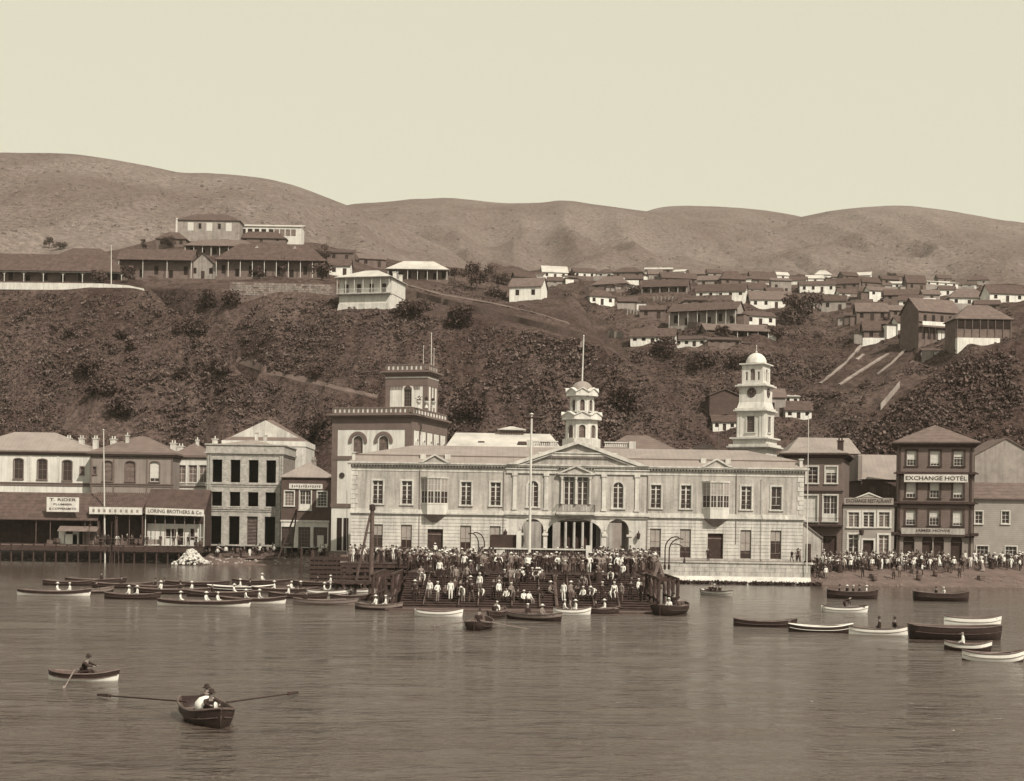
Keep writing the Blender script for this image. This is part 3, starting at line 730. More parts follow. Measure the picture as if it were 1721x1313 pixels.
b = Bd('small_dark_house', 'narrow dark weatherboarded house with hipped pale roof and white sign', 473, 552.5, 226)
ez = b.z(803, 512); w3 = b.w
ops = [(b.x(486), b.z(850, 486), 1.45, 2.3, 0), (b.x(513), b.z(857, 513), 1.75, 3.1, 0), (b.x(541), b.z(851, 541), 1.45, 2.3, 0)]
gops = [(b.x(484), .1, 2.0, 3.2, 0), (b.x(512), .1, 1.9, 3.2, 0), (b.x(539), .1, 2.2, 3.2, 0)]
gh = b.z(877, 512)
mb = MB(); wall_front(mb, w3, gh, gops, 0, .3, 0, 0, 1); wall_front(mb, w3, ez-gh, ops, 0, .3, 0, gh, 0)
mb.add([(w3,0,0),(w3,9,0),(w3,9,ez),(w3,0,ez)], [(0,1,2,3)], 0); mb.add([(0,9,0),(0,0,0),(0,0,ez),(0,9,ez)], [(0,1,2,3)], 0); mb.add([(0,9,0),(w3,9,0),(w3,9,ez),(0,9,ez)], [(0,1,2,3)], 0)
mb.build('wall', ['boards_dark', 'white_paint'], b.r)
for i, (c, zb, ow, oh, r_) in enumerate(ops): window(b.r, c, zb, ow, oh, 'grid' if i != 1 else 'french', sur='white_paint', b=.16, glass='glass_curtain' if i == 0 else 'glass', name='window' if i != 1 else 'balcony_door')
for i, (c, zb, ow, oh, r_) in enumerate(gops): window(b.r, c, zb, ow, oh, 'grid', frame='timber_worn' if i == 1 else 'timber', name='shop_front')
MB().box(b.x(534), b.x(545), -.12, -.02, .1, 2.0).build('half_door', 'white_paint', b.r)
MB().box(-.1, w3+.1, -.14, .04, gh-.02, gh+.24).build('fascia', 'white_paint', b.r)
hip(MB(), 0, w3, 0, 9, ez, 2.5, 3.9, oh=.35).build('roof', 'roof_pale', b.r)
sign(b.r, b.x(513.5), b.z(817.5, 513), 5.3, .85, [])
mb = MB()
for i in range(13): mb.box(-2.2+i*.36, -2.2+i*.36+.2, -.09, -.07, -.22+.05*(i % 3), .2-.04*((i*5) % 3))
so = [o for o in b.r.children if o.name.startswith('sign_board')][0]; mb.build('lettering', 'timber_worn', so)
chimney(b.r, w3/2+.6, 5, ez+1.8, .7, 1.1, 'brick_side')

# ------------------------------------------------------------------ tower building
A = math.radians(-16)
b = Bd('tower_building', 'cream and grey building with square rooftop tower and three bare flagstaffs', 557, 690, 206, rz=A)
Wd, Dp = b.w, 15.5
pz = lambda py: CAMZ-unroll(690, py)[1]/F*203-GZ
z_par, z_cor, z_pan, z_b1, z_b0 = pz(697), pz(704), pz(722), pz(767), pz(848)
ops = [(b.x(600)*1.0, pz(768), 1.5, pz(733)-pz(768), .75), (b.x(643), pz(768), 1.5, pz(733)-pz(768), .75)]
mb = MB(); shell(mb, Wd, z_cor, Dp, ops); mb.build('wall', 'stucco_cream', b.r)
for (c, zb, ow, oh, rs_) in ops:
    o = window(b.r, c, zb, ow, oh, 'grid', rs_, frame='trim_grey', glass='glass_curtain', sur='white_paint', b=.12, sill=False)
    n = 14; mb = MB()
    for i in range(n):
        a0, a1 = math.pi*(-.06+1.12*i/n), math.pi*(-.06+1.12*(i+1)/n)
        mb.prism([(r*math.cos(a), oh-rs_+r*math.sin(a)) for (r, a) in ((.95, a0), (1.4, a0), (1.4, a1), (.95, a1))], -.34, -.14)
    mb.build('arch_hood', 'trim_grey', o)
def greyband(z0, z1, p, name, m='trim_grey'):
    MB().box(-p, Wd+p, -p, .05, z0, z1).box(Wd-.05, Wd+p, .05, Dp+p, z0, z1).build(name, m, b.r)
greyband(z_pan, z_cor, .06, 'frieze'); greyband(z_b1-.55, z_b1, .12, 'string_course'); greyband(z_b0-.55, z_b0, .12, 'string_course')
for x0, x1 in ((0, .75), (Wd-.9, Wd)): MB().box(x0-.07, x1+.07, -.07, .02, z_b0, z_pan).build('pilaster', 'trim_grey', b.r)
for i in range(6):
    y0 = i*(Dp-.7)/5; MB().box(Wd-.02, Wd+.08, y0, y0+(.7 if i in (0, 5) else .45), z_b0, z_pan).build('pilaster', 'trim_grey', b.r)
SIDE = math.radians(90)
for i in range(5):
    yy = .7+(i+.5)*(Dp-.7)/5
    o = window(b.r, 0, 0, 1.0, 2.6, 'grid', .5, y=0, frame='white_paint', glass='glass_curtain', sur='white_paint', b=.14)
    o.location = (Wd+.05, yy, z_pan-3.9); o.rotation_euler[2] = SIDE
mb = MB(); zc = cornice(mb, 0, Wd, Dp, z_cor, [(.15, .2), (.4, .25), (.75, .25)]); mb.build('cornice', 'trim_grey', b.r)
def parapet(x0, x1, y0, y1, z, h, nfront, nside, parent):
    mb = MB()
    mb.box(x0, x1, y0, y0+.3, z, z+.2).box(x0, x1, y0, y0+.3, z+h-.18, z+h).box(x1-.3, x1, y0+.3, y1, z, z+.2).box(x1-.3, x1, y0+.3, y1, z+h-.18, z+h).box(x0, x0+.3, y0+.3, y1, z, z+h).box(x0+.3, x1-.3, y1-.3, y1, z, z+h)
    st = (x1-x0)/nfront
    for i in range(nfront+1): mb.box(x0+i*st-.16, x0+i*st+.16, y0+.02, y0+.28, z+.2, z+h-.18)
    ss = (y1-y0)/nside
    for i in range(nside+1): mb.box(x1-.28, x1-.02, y0+i*ss-.16, y0+i*ss+.16, z+.2, z+h-.18)
    o = mb.build('parapet', 'trim_grey', parent)
    for i in range(nfront): MB().box(x0+i*st+.2, x0+(i+1)*st-.2, y0+.1, y0+.2, z+.2, z+h-.18).build('parapet_panel', 'white_paint', o)
    for i in range(nside): MB().box(x1-.2, x1-.1, y0+i*ss+.2, y0+(i+1)*ss-.2, z+.2, z+h-.18).build('parapet_panel', 'white_paint', o)
parapet(0, Wd, 0, Dp, zc, 1.0, 17, 12, b.r)
MB().box(.2, Wd-.2, .2, Dp-.2, zc-.1, zc+.08).build('roof', 'roof_pale', b.r)
MB().frustum(6.2, 9.2, 8, 12, zc+.08, 7.4, 8, 9.8, 10.2, zc+1.7).build('roof_lantern', 'roof_white', b.r)
# dark tall ground openings, left end
for px in (571, 582): window(b.r, b.x(px), 0.1, .75, 4.7, 'low', frame='dark_paint', glass='interior_shade', y=-.06)
MB().lathe([(.42, -.05), (.42, .05)], 0, 0, 16).build('round_window', 'glass', b.r).matrix_local = Matrix.Translation((b.x(574), -.04, pz(800))) @ Matrix.Rotation(math.radians(90), 4, 'X')
# the upper tower
tx0, tx1, ty0, ty1 = 4.65, 11.2, 9.0, 13.6
tb = zc+.08; tk = 1.03
tz = lambda py: CAMZ-unroll(690, py)[1]/F*209-GZ
t1 = tz(645); t2 = tz(632)
tc = (tx0+tx1)/2+.2
tops = [(tc, tb+1.7, 1.25, 3.1, .62)]
mb = MB(); shell(mb, tx1-tx0, t2-tb, ty1-ty0, tops, x0=tx0, z0=tb, y0=ty0); mb.build('tower_wall', 'stucco_cream', b.r)
window(b.r, tc, tops[0][1], 1.25, 3.1, 'grid', .62, y=ty0+.16, frame='trim_grey', sur='white_paint', b=.3, wall=ty0)
for x0, x1 in ((tx0-.05, tx0+.65), (tx1-.7, tx1+.05)): MB().box(x0, x1, ty0-.06, ty0+.02, tb, t1).build('tower_pilaster', 'trim_grey', b.r)
for y0 in (ty0-.03, ty0+1.4, ty0+2.7, ty1-.5): MB().box(tx1-.02, tx1+.06, y0+.03, y0+.5, tb, t1).build('tower_pilaster', 'trim_grey', b.r)
for y0 in (ty0+1.1, ty0+2.4): window(b.r, 0, 0, .5, 2.6, 'louvre', .25, y=0, frame='timber_dark', glass='interior_shade').matrix_local = Matrix.Translation((tx1+.0, y0, tb+2.6)) @ Matrix.Rotation(SIDE, 4, 'Z')
MB().box(tx0-.08, tx1+.08, ty0-.09, ty1+.08, t1, t2).build('tower_frieze', 'trim_grey', b.r)
mb = MB()
for i in range(20): mb.box(tx0+.75+i*.235, tx0+.86+i*.235, ty0-.07, ty0+.02, t1-.55, t1)
struct(mb.build('dentils', 'trim_grey', b.r), 'stuff')
MB().box(tx0-.12, tx1+.12, ty0-.12, ty1+.12, t2, t2+.22).build('tower_band', 'white_paint', b.r)
mb = MB(); tzc = cornice(mb, tx0, tx1, ty1, t2+.22, [(.15, .3), (.4, .3), (.7, .25)], y0=ty0, back=True); mb.build('tower_cornice', 'trim_grey', b.r)
parapet(tx0, tx1, ty0, ty1, tzc, 1.05, 9, 6, b.r)
for (dx, dy, top, r_) in ((tx1-.9, ty1-.6, 555-5, .085), (tx1-1.5, ty0+2.2, 575, .05), (tx1-.25, ty1-1.2, 578, .05)):
    MB().bar((dx, dy, tzc), (dx, dy, tz(top)), r_, r_*.6).lathe([(.1, tz(top)), (.02, tz(top)+.15)], dx, dy, 6).build('flagstaff', 'white_paint', b.r)
for i, (px, sz) in enumerate(((685, 1.0), (697, .8), (708, .7))):
    x = b.x(px)+1.0; y = 1.2+i*.2
    MB().lathe([(.3, zc+.9), (.2, zc+1.2), (.12, zc+1.35), (.35, zc+1.7), (.4, zc+1.75+sz*.2)], x, y, 10).build('urn', 'stucco_pale', b.r)
    quads_obj('urn_plant', leaf_cloud(np.random.RandomState(i), 40, .5*sz, .55*sz, .12, (x, y, zc+1.8)), ['leaf_dark'], b.r)

# ------------------------------------------------------------------ the long waterfront building
b = Bd('waterfront_palace', 'long pale two-storey building with central pediment, dentilled cornice and triple arcade', 590, 1350, 185)
BW, BD = b.w, 12.0
X = b.x
def Z(py, px=650): return CAMZ-unroll(px, py)[1]/F*185-GZ
zc0, zwt, zwb, zs1, zs0, zlt = Z(786), Z(808), Z(847), Z(855), Z(866), Z(881.5)
lw = 17.2*b.k
up = [634.5, 683.5, 783, 832.5, 1102, 1152.5, 1254, 1304.5]
ops = [(X(p), zwb, lw, zwt-zwb, 0) for p in up]+[(X(p), .3, lw*1.05, zlt-.3, 0) for p in up]
ops += [(X(p), .15, 26*b.k, Z(890)-.0, 0) for p in (732, 1203)]
aops = [(X(895.5), 0.05, 37*b.k, Z(872, 895)-.05, 18.5*b.k), (X(966), .05, 91*b.k, Z(872, 966)-.05, 23*b.k), (X(1038.5), .05, 38*b.k, Z(873, 1038)-.05, 19*b.k)]
wops = [(X(895.5), zwb-.1, lw, zwt-zwb+.35, lw/2), (X(1038.5), zwb-.1, lw, zwt-zwb+.35, lw/2), (X(956), zwb+.25, 1.3, zwt-zwb+.8, .65), (X(978.5), zwb+.25, 1.3, zwt-zwb+.8, .65)]
mb = MB(); wall_front(mb, BW, zs0, [o for o in ops if o[1] < 1]+aops, 0, .35, 0, 0, 1); wall_front(mb, BW, zc0-zs0, [o for o in ops if o[1] > 1]+wops, 0, .35, 0, zs0, 0)
for x0, fl in ((0, 1), (BW, 0)):
    q = [(x0,0,0),(x0,BD,0),(x0,BD,zc0),(x0,0,zc0)]; mb.add(q, [(3,2,1,0) if fl else (0,1,2,3)], 0)
# rear wall with the passage left open
for a0, a1, z0 in ((0, X(876), 0), (X(1058), BW, 0), (X(876), X(1058), 4.7)): mb.add([(a1,BD,z0),(a0,BD,z0),(a0,BD,zc0),(a1,BD,zc0)], [(0,1,2,3)], 0)
mb.build('wall', ['stucco', 'stucco_pale'], b.r)
mb = MB().box(X(870), X(877), .4, BD-.1, 0, 4.8).box(X(1057), X(1064), .4, BD-.1, 0, 4.8).box(X(870), X(1064), .36, BD-.1, 4.86, 5.05)
mb.build('passage_lining', 'stucco', b.r)
for px in (917, 1015): 
    MB().box(X(px)-.28, X(px)+.28, .36, 1.1, .05, 3.2).build('arcade_pier', 'stucco_pale', b.r)
    MB().box(X(px)-.28, X(px)+.28, BD-1.2, BD-.4, .05, 4.8).build('arcade_pier', 'stucco_pale', b.r)
MB().box(X(877), X(1057), .36, BD, -.1, .02).build('passage_floor', 'sand', b.r)
# pale coursed rustication on the ground storey
lo = sorted([(o[0]-o[2]/2-.02, o[0]+o[2]/2+.02, o[1], o[1]+o[3]) for o in ops if o[1] < 1]+[(X(853), X(1086), 0, 9)])
mb = MB(); nc = 11; ch = (zs0-.25)/nc; edges = [0.0]
for r in lo: edges += [r[0], r[1]]
edges.append(BW)
for j in range(nc):
    z0, z1 = .25+j*ch+.03, .25+(j+1)*ch-.03
    for a0, a1 in zip(edges[0::2], edges[1::2]):
        if a1-a0 > .15: mb.box(a0+.01, a1-.01, -.05, .01, z0, z1)
    for r in lo:
        if z0 > r[3]-.05 and r[3] < 8: mb.box(r[0]+.012, r[1]-.012, -.05, .01, z0, z1)
struct(mb.build('rustication', 'stucco_pale', b.r), 'stuff')
for a0, a1 in ((-.12, X(853)), (X(1086), BW+.12)): MB().box(a0, a1, -.12, .0, 0, .25).build('plinth', 'stucco', b.r)
for i, p in enumerate(up):
    window(b.r, X(p), zwb, lw, zwt-zwb, 'casement' if p != 1304.5 else 'low', sur='stucco_pale', b=.22, glass='glass')
    window(b.r, X(p), .3, lw*1.05, zlt-.3, 'low', frame='timber_worn', glass='glass', blindm='blind_grey', blind=(.35, .5, .55, .3, .62, .6, .7, .35)[i])
    mb = MB().box(-lw/2, lw/2, 0, .03, .75, .8)
    for k in range(7): mb.box(-lw/2+lw*k/6-.015, -lw/2+lw*k/6+.015, 0, .03, 0, .75)
    mb.build('window_railing', 'iron', b.r, (X(p), -.06, zwb+.02))
for i, (c, zb, ow, oh, rs_) in enumerate(wops):
    window(b.r, c, zb, ow, oh, 'casement', rs_, sur='stucco_pale' if i < 2 else None, b=.28)
for px in (732, 1203):
    o = link('door', flat_panel(26*b.k, Z(890)+.0, 0, 'door_dark', 'door'), b.r, (X(px), .3, .15))
    MB().box(-1, 1, .0, .04, Z(890)-.75, Z(890)-.6).build('door_transom', 'timber_worn', o)
# string course, cornice, dentils, quoins
def run(z, steps, name, m, x0=0.0, x1=None, y0=0.0):
    mb = MB(); cornice(mb, x0, BW if x1 is None else x1, y0+.4, z, steps, y0=y0); return mb.build(name, m, b.r)
run(zs0, [(.1, .22), (.32, .2), (.2, .3), (.12, .1)], 'string_course', 'stucco_pale')
run(zc0-.42, [(.06, .42)], 'frieze', 'stucco_pale')
run(zc0, [(.12, .14)], 'cornice_bed', 'stucco')
mb = MB(); nd = 150
for i in range(nd):
    x = BW*(i+.5)/nd; mb.box(x-.10, x+.10, -.34, -.02, zc0+.14, zc0+.36)
struct(mb.build('dentils', 'stucco_pale', b.r), 'stuff')
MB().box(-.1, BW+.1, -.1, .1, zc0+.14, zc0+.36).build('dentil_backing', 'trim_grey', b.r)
ct = zc0+.36
run(ct, [(.5, .18), (.62, .18)], 'cornice', 'stucco_pale')
ct += .36
for side in (0, 1):
    for j in range(8):
        wq = .85 if j % 2 else .6; z0 = zs1+.05+j*(zc0-.5-zs1)/8; z1 = z0+(zc0-.5-zs1)/8-.05
        x0 = -.03 if side == 0 else BW-wq+.03
        MB().box(x0, x0+wq, -.06, .02, z0, z1).build('quoin', 'stucco_pale', b.r)
# roof: pale blocking course, gutter, then the low hipped roof
MB().frustum(-.35, BW+.35, -.35, BD+.2, ct, .3, BW-.3, .9, BD-.3, ct+.85).build('blocking_course', 'roof_pale', b.r)
MB().box(.3, BW-.3, .9, BD-.4, ct+.85, ct+1.02).build('gutter', 'trim_grey', b.r)
mb = MB().frustum(.5, BW-.5, 1.05, BD-.5, ct+1.02, X(690), X(1265), BD/2-.03, BD/2+.03, ct+2.55); mb.build('roof', 'roof_pale', b.r)
for px in (593, 1345): MB().box(X(px)-.2, X(px)+.2, -.1, .4, ct, ct+1.1).box(X(px)-.3, X(px)+.3, -.2, .5, ct+1.1, ct+1.25).build('roof_pier', 'stucco_pale', b.r)
# bays, with their little pediments
for px in (730, 1202.5):
    x = X(px); hw, fw, pr = 1.75, .85, 1.15
    zb0, zb1, zb2 = zs0-.05, zwb+.02, zwt+.38
    P = [(x-hw, 0), (x-fw, -pr), (x+fw, -pr), (x+hw, 0)]
    bay = MB().slab(P+[(x, .02)], zb0+.25, zb1).build('bay', 'white_paint', b.r)
    MB().slab([(p[0]+(p[0]-x)*.04, p[1]*1.06) for p in P]+[(x, .02)], zb2, zb2+.2).build('bay_cornice', 'stucco_pale', bay)
    MB().slab([(p[0]+(p[0]-x)*.02, p[1]*1.03) for p in P]+[(x, .02)], zb1, zb1+.12).build('bay_sill', 'white_paint', bay)
    mb = MB()                                           # corbel tapering under the bay
    Q = [(x-.5, 0), (x-.3, -.12), (x+.3, -.12), (x+.5, 0)]
    vs = [(p[0], p[1], zb0+.25) for p in P]+[(q[0], q[1], zb0-.75) for q in Q]
    mb.add(vs, [(0,4,5,1),(1,5,6,2),(2,6,7,3),(4,7,6,5)]); mb.build('bay_corbel', 'stucco_grey', bay)
    hgt = zb2-zb1-.12
    for (a0, a1, st) in ((P[0], P[1], 1), (P[1], P[2], 2), (P[2], P[3], 1)):
        d = math.hypot(a1[0]-a0[0], a1[1]-a0[1]); n = st
        for k in range(n):
            t = (k+.5)/n; o = window(bay, 0, 0, d/n-.05, hgt, 'sash', y=0, blind=.5 if st == 2 else .45, blindm='blind_grey')
            o.location = (a0[0]+(a1[0]-a0[0])*t, a0[1]+(a1[1]-a0[1])*t, zb1+.12); o.rotation_euler[2] = math.atan2(a1[1]-a0[1], a1[0]-a0[0])
    w2 = 27*b.k
    o = MB().prism([(x-w2+.4, ct), (x+w2-.4, ct), (x, ct+.92)], -.5, .5).build('small_pediment', 'stucco', b.r)
    mb = MB()
    for s in (-1, 1): mb.prism([(x+s*w2, ct), (x+s*(w2-.5), ct), (x, ct+.9), (x, ct+1.12)][::s], -.7, .3)
    mb.build('raking_cornice', 'stucco_pale', o)
    for s in (-1, 1): MB().box(x+s*1.6-.35, x+s*1.6+.35, .35, .9, ct+.2, ct+1.15).build('roof_pier', 'stucco_pale', b.r)
# central pavilion
for px in (864.5, 917.5, 1014.5, 1070):
    x = X(px); o = MB().box(x-.26, x+.26, -.16, .02, zs1+.1, zc0-.45).box(x-.34, x+.34, -.22, .02, zs1+.1, zs1+.35).build('pilaster', 'stucco_pale', b.r)
    MB().box(x-.36, x+.36, -.24, .02, zc0-.78, zc0-.45).build('capital', 'stucco_pale', o)
for a0, a1 in ((853, 931), (1001, 1086)): run(zc0-.46, [(.2, .5), (.35, .2)], 'entablature_block', 'stucco_pale', X(a0), X(a1))
for a0, a1 in ((853, 928), (1004, 1086)): run(zs0+.02, [(.2, .3), (.42, .25), (.3, .2)], 'pavilion_string', 'stucco_pale', X(a0), X(a1))
px0, px1, pa = X(853), X(1086), X(969.5)
pt = Z(741, 969)
ped = MB().prism([(px0+.5, ct), (px1-.5, ct), (pa, pt-.3)], -.25, 3.0).build('pediment', 'stucco', b.r)
for s, xe in ((-1, px0), (1, px1)):
    mb = MB(); mb.prism([(xe-s*-.2, ct-.05), (xe-s*1.2, ct-.05), (pa, pt-.42), (pa, pt)][::s], -.75, 3.2); mb.build('raking_cornice', 'stucco_pale', ped)
    mb = MB(); n = 44
    for i in range(n):
        t = (i+.7)/n; x = xe-s*1.6+(pa-(xe-s*1.6))*t*.55; z = ct-.12+(pt-.42-ct)*t*.55
        mb.box(x-.06, x+.06, -.6, -.24, z-.1, z+.14)
    struct(mb.build('dentils', 'stucco_pale', ped), 'stuff')
tz_ = Z(770, 969)
MB().box(X(903), X(1036), -.5, -.2, tz_+.2, tz_+.55).box(X(903), X(1036), -.62, -.2, tz_+.55, tz_+.7).build('tie_cornice', 'stucco_pale', ped)
mb = MB()
for i in range(34):
    x = X(904)+(X(1035)-X(904))*(i+.5)/34; mb.box(x-.1, x+.1, -.46, -.2, tz_-.05, tz_+.2)
struct(mb.build('dentils', 'stucco_grey', ped), 'stuff')
# aedicule over the twin windows
x = X(967); az = zwt+.95
mb = MB()
for dx in (-1.82, -.88*0, 1.82): mb.lathe([(.17, zs1+1.0), (.14, zs1+1.2), (.13, az-.5), (.2, az-.35), (.24, az-.1)], x+dx, -.22, 10)
mb.build('colonnette', 'stucco_pale', b.r, smooth=False)
aed = MB().box(x-2.15, x+2.15, -.4, .0, az-.1, az+.2).box(x-2.4, x+2.4, -.6, .0, az+.2, az+.38).build('aedicule', 'stucco_pale', b.r)
mb = MB().prism([(x-2.0, az+.38), (x+2.0, az+.38), (x, az+1.25)], -.35, .0)
mb.build('tympanum', 'stucco', aed)
mb = MB()
for s in (-1, 1): mb.prism([(x+s*2.45, az+.38), (x+s*1.95, az+.38), (x, az+1.2), (x, az+1.45)][::s], -.6, .0)
mb.build('raking_cornice', 'stucco_pale', aed)
# balcony
bz = zs1-.1
bal = MB().box(x-2.5, x+2.5, -1.35, -.3, bz-.3, bz).box(x-2.3, x+2.3, -1.1, -.3, bz-.5, bz-.3).build('balcony', 'stucco_pale', b.r)
mb = MB()
for z in (bz+.06, bz+.95): mb.box(x-2.45, x+2.45, -1.32, -1.27, z, z+.05).box(x-2.45, x-2.4, -1.27, -.05, z, z+.05).box(x+2.4, x+2.45, -1.27, -.05, z, z+.05)
for i in range(26): mb.box(x-2.44+i*.195, x-2.41+i*.195, -1.31, -1.28, bz+.1, bz+.95)
for i in range(6):
    for s in (-2.43, 2.42): mb.box(x+s, x+s+.02, -1.2+i*.2, -1.18+i*.2, bz+.1, bz+.95)
mb.build('balcony_railing', 'iron', bal)
for dx in (-1.15, 1.15): MB().box(x+dx-.5, x+dx+.5, -1.26, -1.2, bz+.15, bz+.8).build('balcony_panel', 'stucco_pale', bal)
# imposts and keystones of the arcade, wall lamps, downpipes
for px in (876, 917, 1017, 1058): MB().box(X(px)-.36, X(px)+.36, -.14, .1, 2.9, 3.2).box(X(px)-.34, X(px)+.34, -.12, .1, .0, .5).build('impost', 'stucco_pale', b.r)
for (c, zb, ow, oh, rs_) in aops: 
    n = 12; mb = MB(); s = zb+oh-rs_
    for i in range(n):
        a0, a1 = math.pi*i/n, math.pi*(i+1)/n
        mb.prism([(c+(ow/2+e)*math.cos(a), s+(rs_+e)*math.sin(a)) for (e, a) in ((0, a0), (.28, a0), (.28, a1), (0, a1))], -.08, .02)
    mb.build('archivolt', 'stucco_pale', b.r)
for px in (850, 1073):
    MB().lathe([(.06, 2.6), (.2, 2.75), (.26, 3.3), (.1, 3.45), (.03, 3.7)], X(px), -.5, 8).bar((X(px), 0, 2.5), (X(px), -.5, 2.6), .035).build('wall_lamp', 'iron', b.r)
for px in (705, 846, 1088, 1237): MB().bar((X(px), -.1, .3 if px != 1237 else 2.2), (X(px), -.1, zc0-.2), .055, n=6).build('downpipe', 'stucco_grey', b.r)
# cupola over the middle, with its flagstaff
cb = Bd('domed_cupola', 'white octagonal cupola of two tiers with ribbed dome and tall flagstaff', 975, 976, 193)
def ZC(py): return CAMZ-unroll(975, py)[1]/F*193-GZ
MB().lathe([(2.75, 10.5), (2.75, ZC(739))], 0, 0, 8, a0=math.pi/8).build('drum', 'stucco_pale', cb.r)
def tier(z0, z1, R, ow, oh, zoff):
    fw = 2*R*math.sin(math.pi/8); ap = R*math.cos(math.pi/8); me = None
    for k in range(8):
        mb = MB(); wall_front(mb, fw, z1-z0, [(fw/2, zoff, ow, oh, ow/2)], 0, .2)
        o = mb.build('tower_wall', 'white_paint', cb.r)
        o.matrix_local = Matrix.Rotation(k*math.pi/4, 4, 'Z') @ Matrix.Translation((-fw/2, -ap, z0))
        window(o, fw/2, zoff, ow, oh, 'grid', ow/2, y=.12, frame='trim_grey', glass='glass_curtain', sur='stucco_pale', b=.12)
        mb = MB(); e = .55; ww = 2*(ap+e)*math.tan(math.pi/8)
        mb.box(fw/2-ww/2, fw/2+ww/2, -e, .1, z1-z0, z1-z0+.22).prism([(fw/2-ww/2, z1-z0+.22), (fw/2+ww/2, z1-z0+.22), (fw/2+ww/2, z1-z0+.5), (fw/2, z1-z0+1.0), (fw/2-ww/2, z1-z0+.5)], -e+.06, -e+.2)
        mb.prism([(fw/2-ww/2, z1-z0+.5), (fw/2, z1-z0+1.0), (fw/2, z1-z0+1.14), (fw/2-ww/2, z1-z0+.62)], -e-.1, .1).prism([(fw/2+ww/2, z1-z0+.5), (fw/2+ww/2, z1-z0+.62), (fw/2, z1-z0+1.14), (fw/2, z1-z0+1.0)], -e-.1, .1)
        mb.build('gablet', 'white_paint', o)
    MB().lathe([(R+.3, z1+.1), (R*.6, z1+.85)], 0, 0, 8, a0=math.pi/8).build('tier_roof', 'roof_white', cb.r)
tier(ZC(741), ZC(707), 2.28, .85, 1.75, .3); tier(ZC(696), ZC(667), 1.72, .62, 1.5, .35)
dz = ZC(660); R = 1.5
MB().lathe([(R, dz)]+[(R*math.cos(t), dz+.2+1.35*math.sin(t)) for t in np.linspace(0, 1.45, 9)], 0, 0, 24).build('dome', 'roof_pale', cb.r, smooth=True)
MB().bar((0, 0, dz+1.4), (0.12, 0, ZC(566)), .11, .07, 8).lathe([(.05, ZC(566)), (.14, ZC(565)), (.02, ZC(563))], .12, 0, 8).build('flagstaff', 'white_paint', cb.r)
f = MB(); 
for i in range(4):
    f.add([(.02-.1*i, .02*math.sin(i*2), ZC(571)-.1*i), (-.08-.1*i, .02*math.sin(i*2+2), ZC(571)-.1*i-.1), (-.08-.1*i, .03, ZC(583)-.05*i), (.02-.1*i, .02, ZC(583))], [(0,1,2,3)])
f.build('furled_flag', 'cloth_grey', cb.r)
for s in (-1, 1):
    mb = MB().box(s*3.1-.0 if s > 0 else -6.6, 6.6 if s > 0 else -3.1, -.15, .15, ZC(751), ZC(750)).box(s*3.1 if s > 0 else -6.6, 6.6 if s > 0 else -3.1, -.2, .2, ZC(742)-.15, ZC(742))
    for i in range(12): mb.lathe([(.07, ZC(751)), (.13, ZC(748)), (.06, ZC(744)), (.1, ZC(742)-.15)], s*(3.3+i*.28), 0, 8)
    mb.build('balustrade', 'stucco_pale', cb.r)
    MB().box(s*6.9-.45, s*6.9+.45, -.45, .45, 10.5, ZC(741)).build('roof_pier', 'stucco_pale', cb.r)

# ------------------------------------------------------------------ behind it
b = Bd('white_roofed_hall', 'hall with broad white patched roof and louvred lantern behind the long building', 747, 942, 208)
ez = b.z(757, 840)
mb = MB(); shell(mb, b.w, ez, 14, []); mb.build('wall', 'stucco', b.r)
MB().frustum(-.3, b.w+.3, -.3, 14.3, ez, 1.2, b.w-1.5, 6, 9, b.z(724, 840)).build('roof', 'roof_white', b.r)
lx0, lx1 = b.x(838), b.x(878)
lt = MB().box(lx0, lx1, 5.5, 8.5, b.z(732, 855), b.z(719, 855)).build('lantern', 'trim_grey', b.r)
hip(MB(), lx0, lx1, 5.5, 8.5, b.z(719, 855), .55, oh=.4).build('lantern_roof', 'roof_white', lt)
for i in range(9): MB().box(lx0+.1+i*(lx1-lx0)/9, lx0+.14+i*(lx1-lx0)/9+.08, 5.44, 5.5, b.z(731, 855), b.z(720, 855)).build('louvre', 'timber', lt)
for i, (px, y, w_) in enumerate(((800, 2.2, 1.1), (868, 1.6, 1.4), (905, 1.4, 1.6))): 
    MB().frustum(b.x(px), b.x(px)+w_, y, y+1.2, ez+1.0, b.x(px)+.1, b.x(px)+w_-.1, y+.3, y+1.1, ez+1.45).build('roof_hatch', 'timber_dark', b.r)
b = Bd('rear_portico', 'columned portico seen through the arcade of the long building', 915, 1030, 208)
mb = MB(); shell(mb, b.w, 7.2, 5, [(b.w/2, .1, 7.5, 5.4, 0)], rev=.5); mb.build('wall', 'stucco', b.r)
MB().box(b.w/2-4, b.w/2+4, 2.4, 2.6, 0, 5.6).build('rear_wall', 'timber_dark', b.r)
for i in range(6): MB().lathe([(.3, .1), (.3, .35), (.22, .45), (.19, 5.0), (.3, 5.2), (.3, 5.5)], b.w/2-3.1+i*1.24, .35, 12).build('column', 'stucco_pale', b.r)
hip(MB(), 0, b.w, 0, 5, 7.2, 1.0).build('roof', 'roof_pale', b.r)
b = Bd('dark_roofed_store', 'long low store with dark grey roof behind the right wing of the long building', 1012, 1135, 212)
ez = b.z(757, 1070)
mb = MB(); shell(mb, b.w, ez, 10, []); mb.build('wall', 'adobe_grey', b.r)
hip(MB(), 0, b.w, 0, 10, ez, 2.4, 4, oh=.2).build('roof', 'roof_grey', b.r)
b = Bd('dark_ridge_store', 'second dark roofed store just left of the clock tower', 1140, 1232, 214)
ez = b.z(765, 1190)
mb = MB(); shell(mb, b.w, ez, 9, []); mb.build('wall', 'adobe_grey', b.r)
hip(MB(), 0, b.w, 0, 9, ez, 1.9, 4, oh=.2).build('roof', 'roof_mid', b.r)

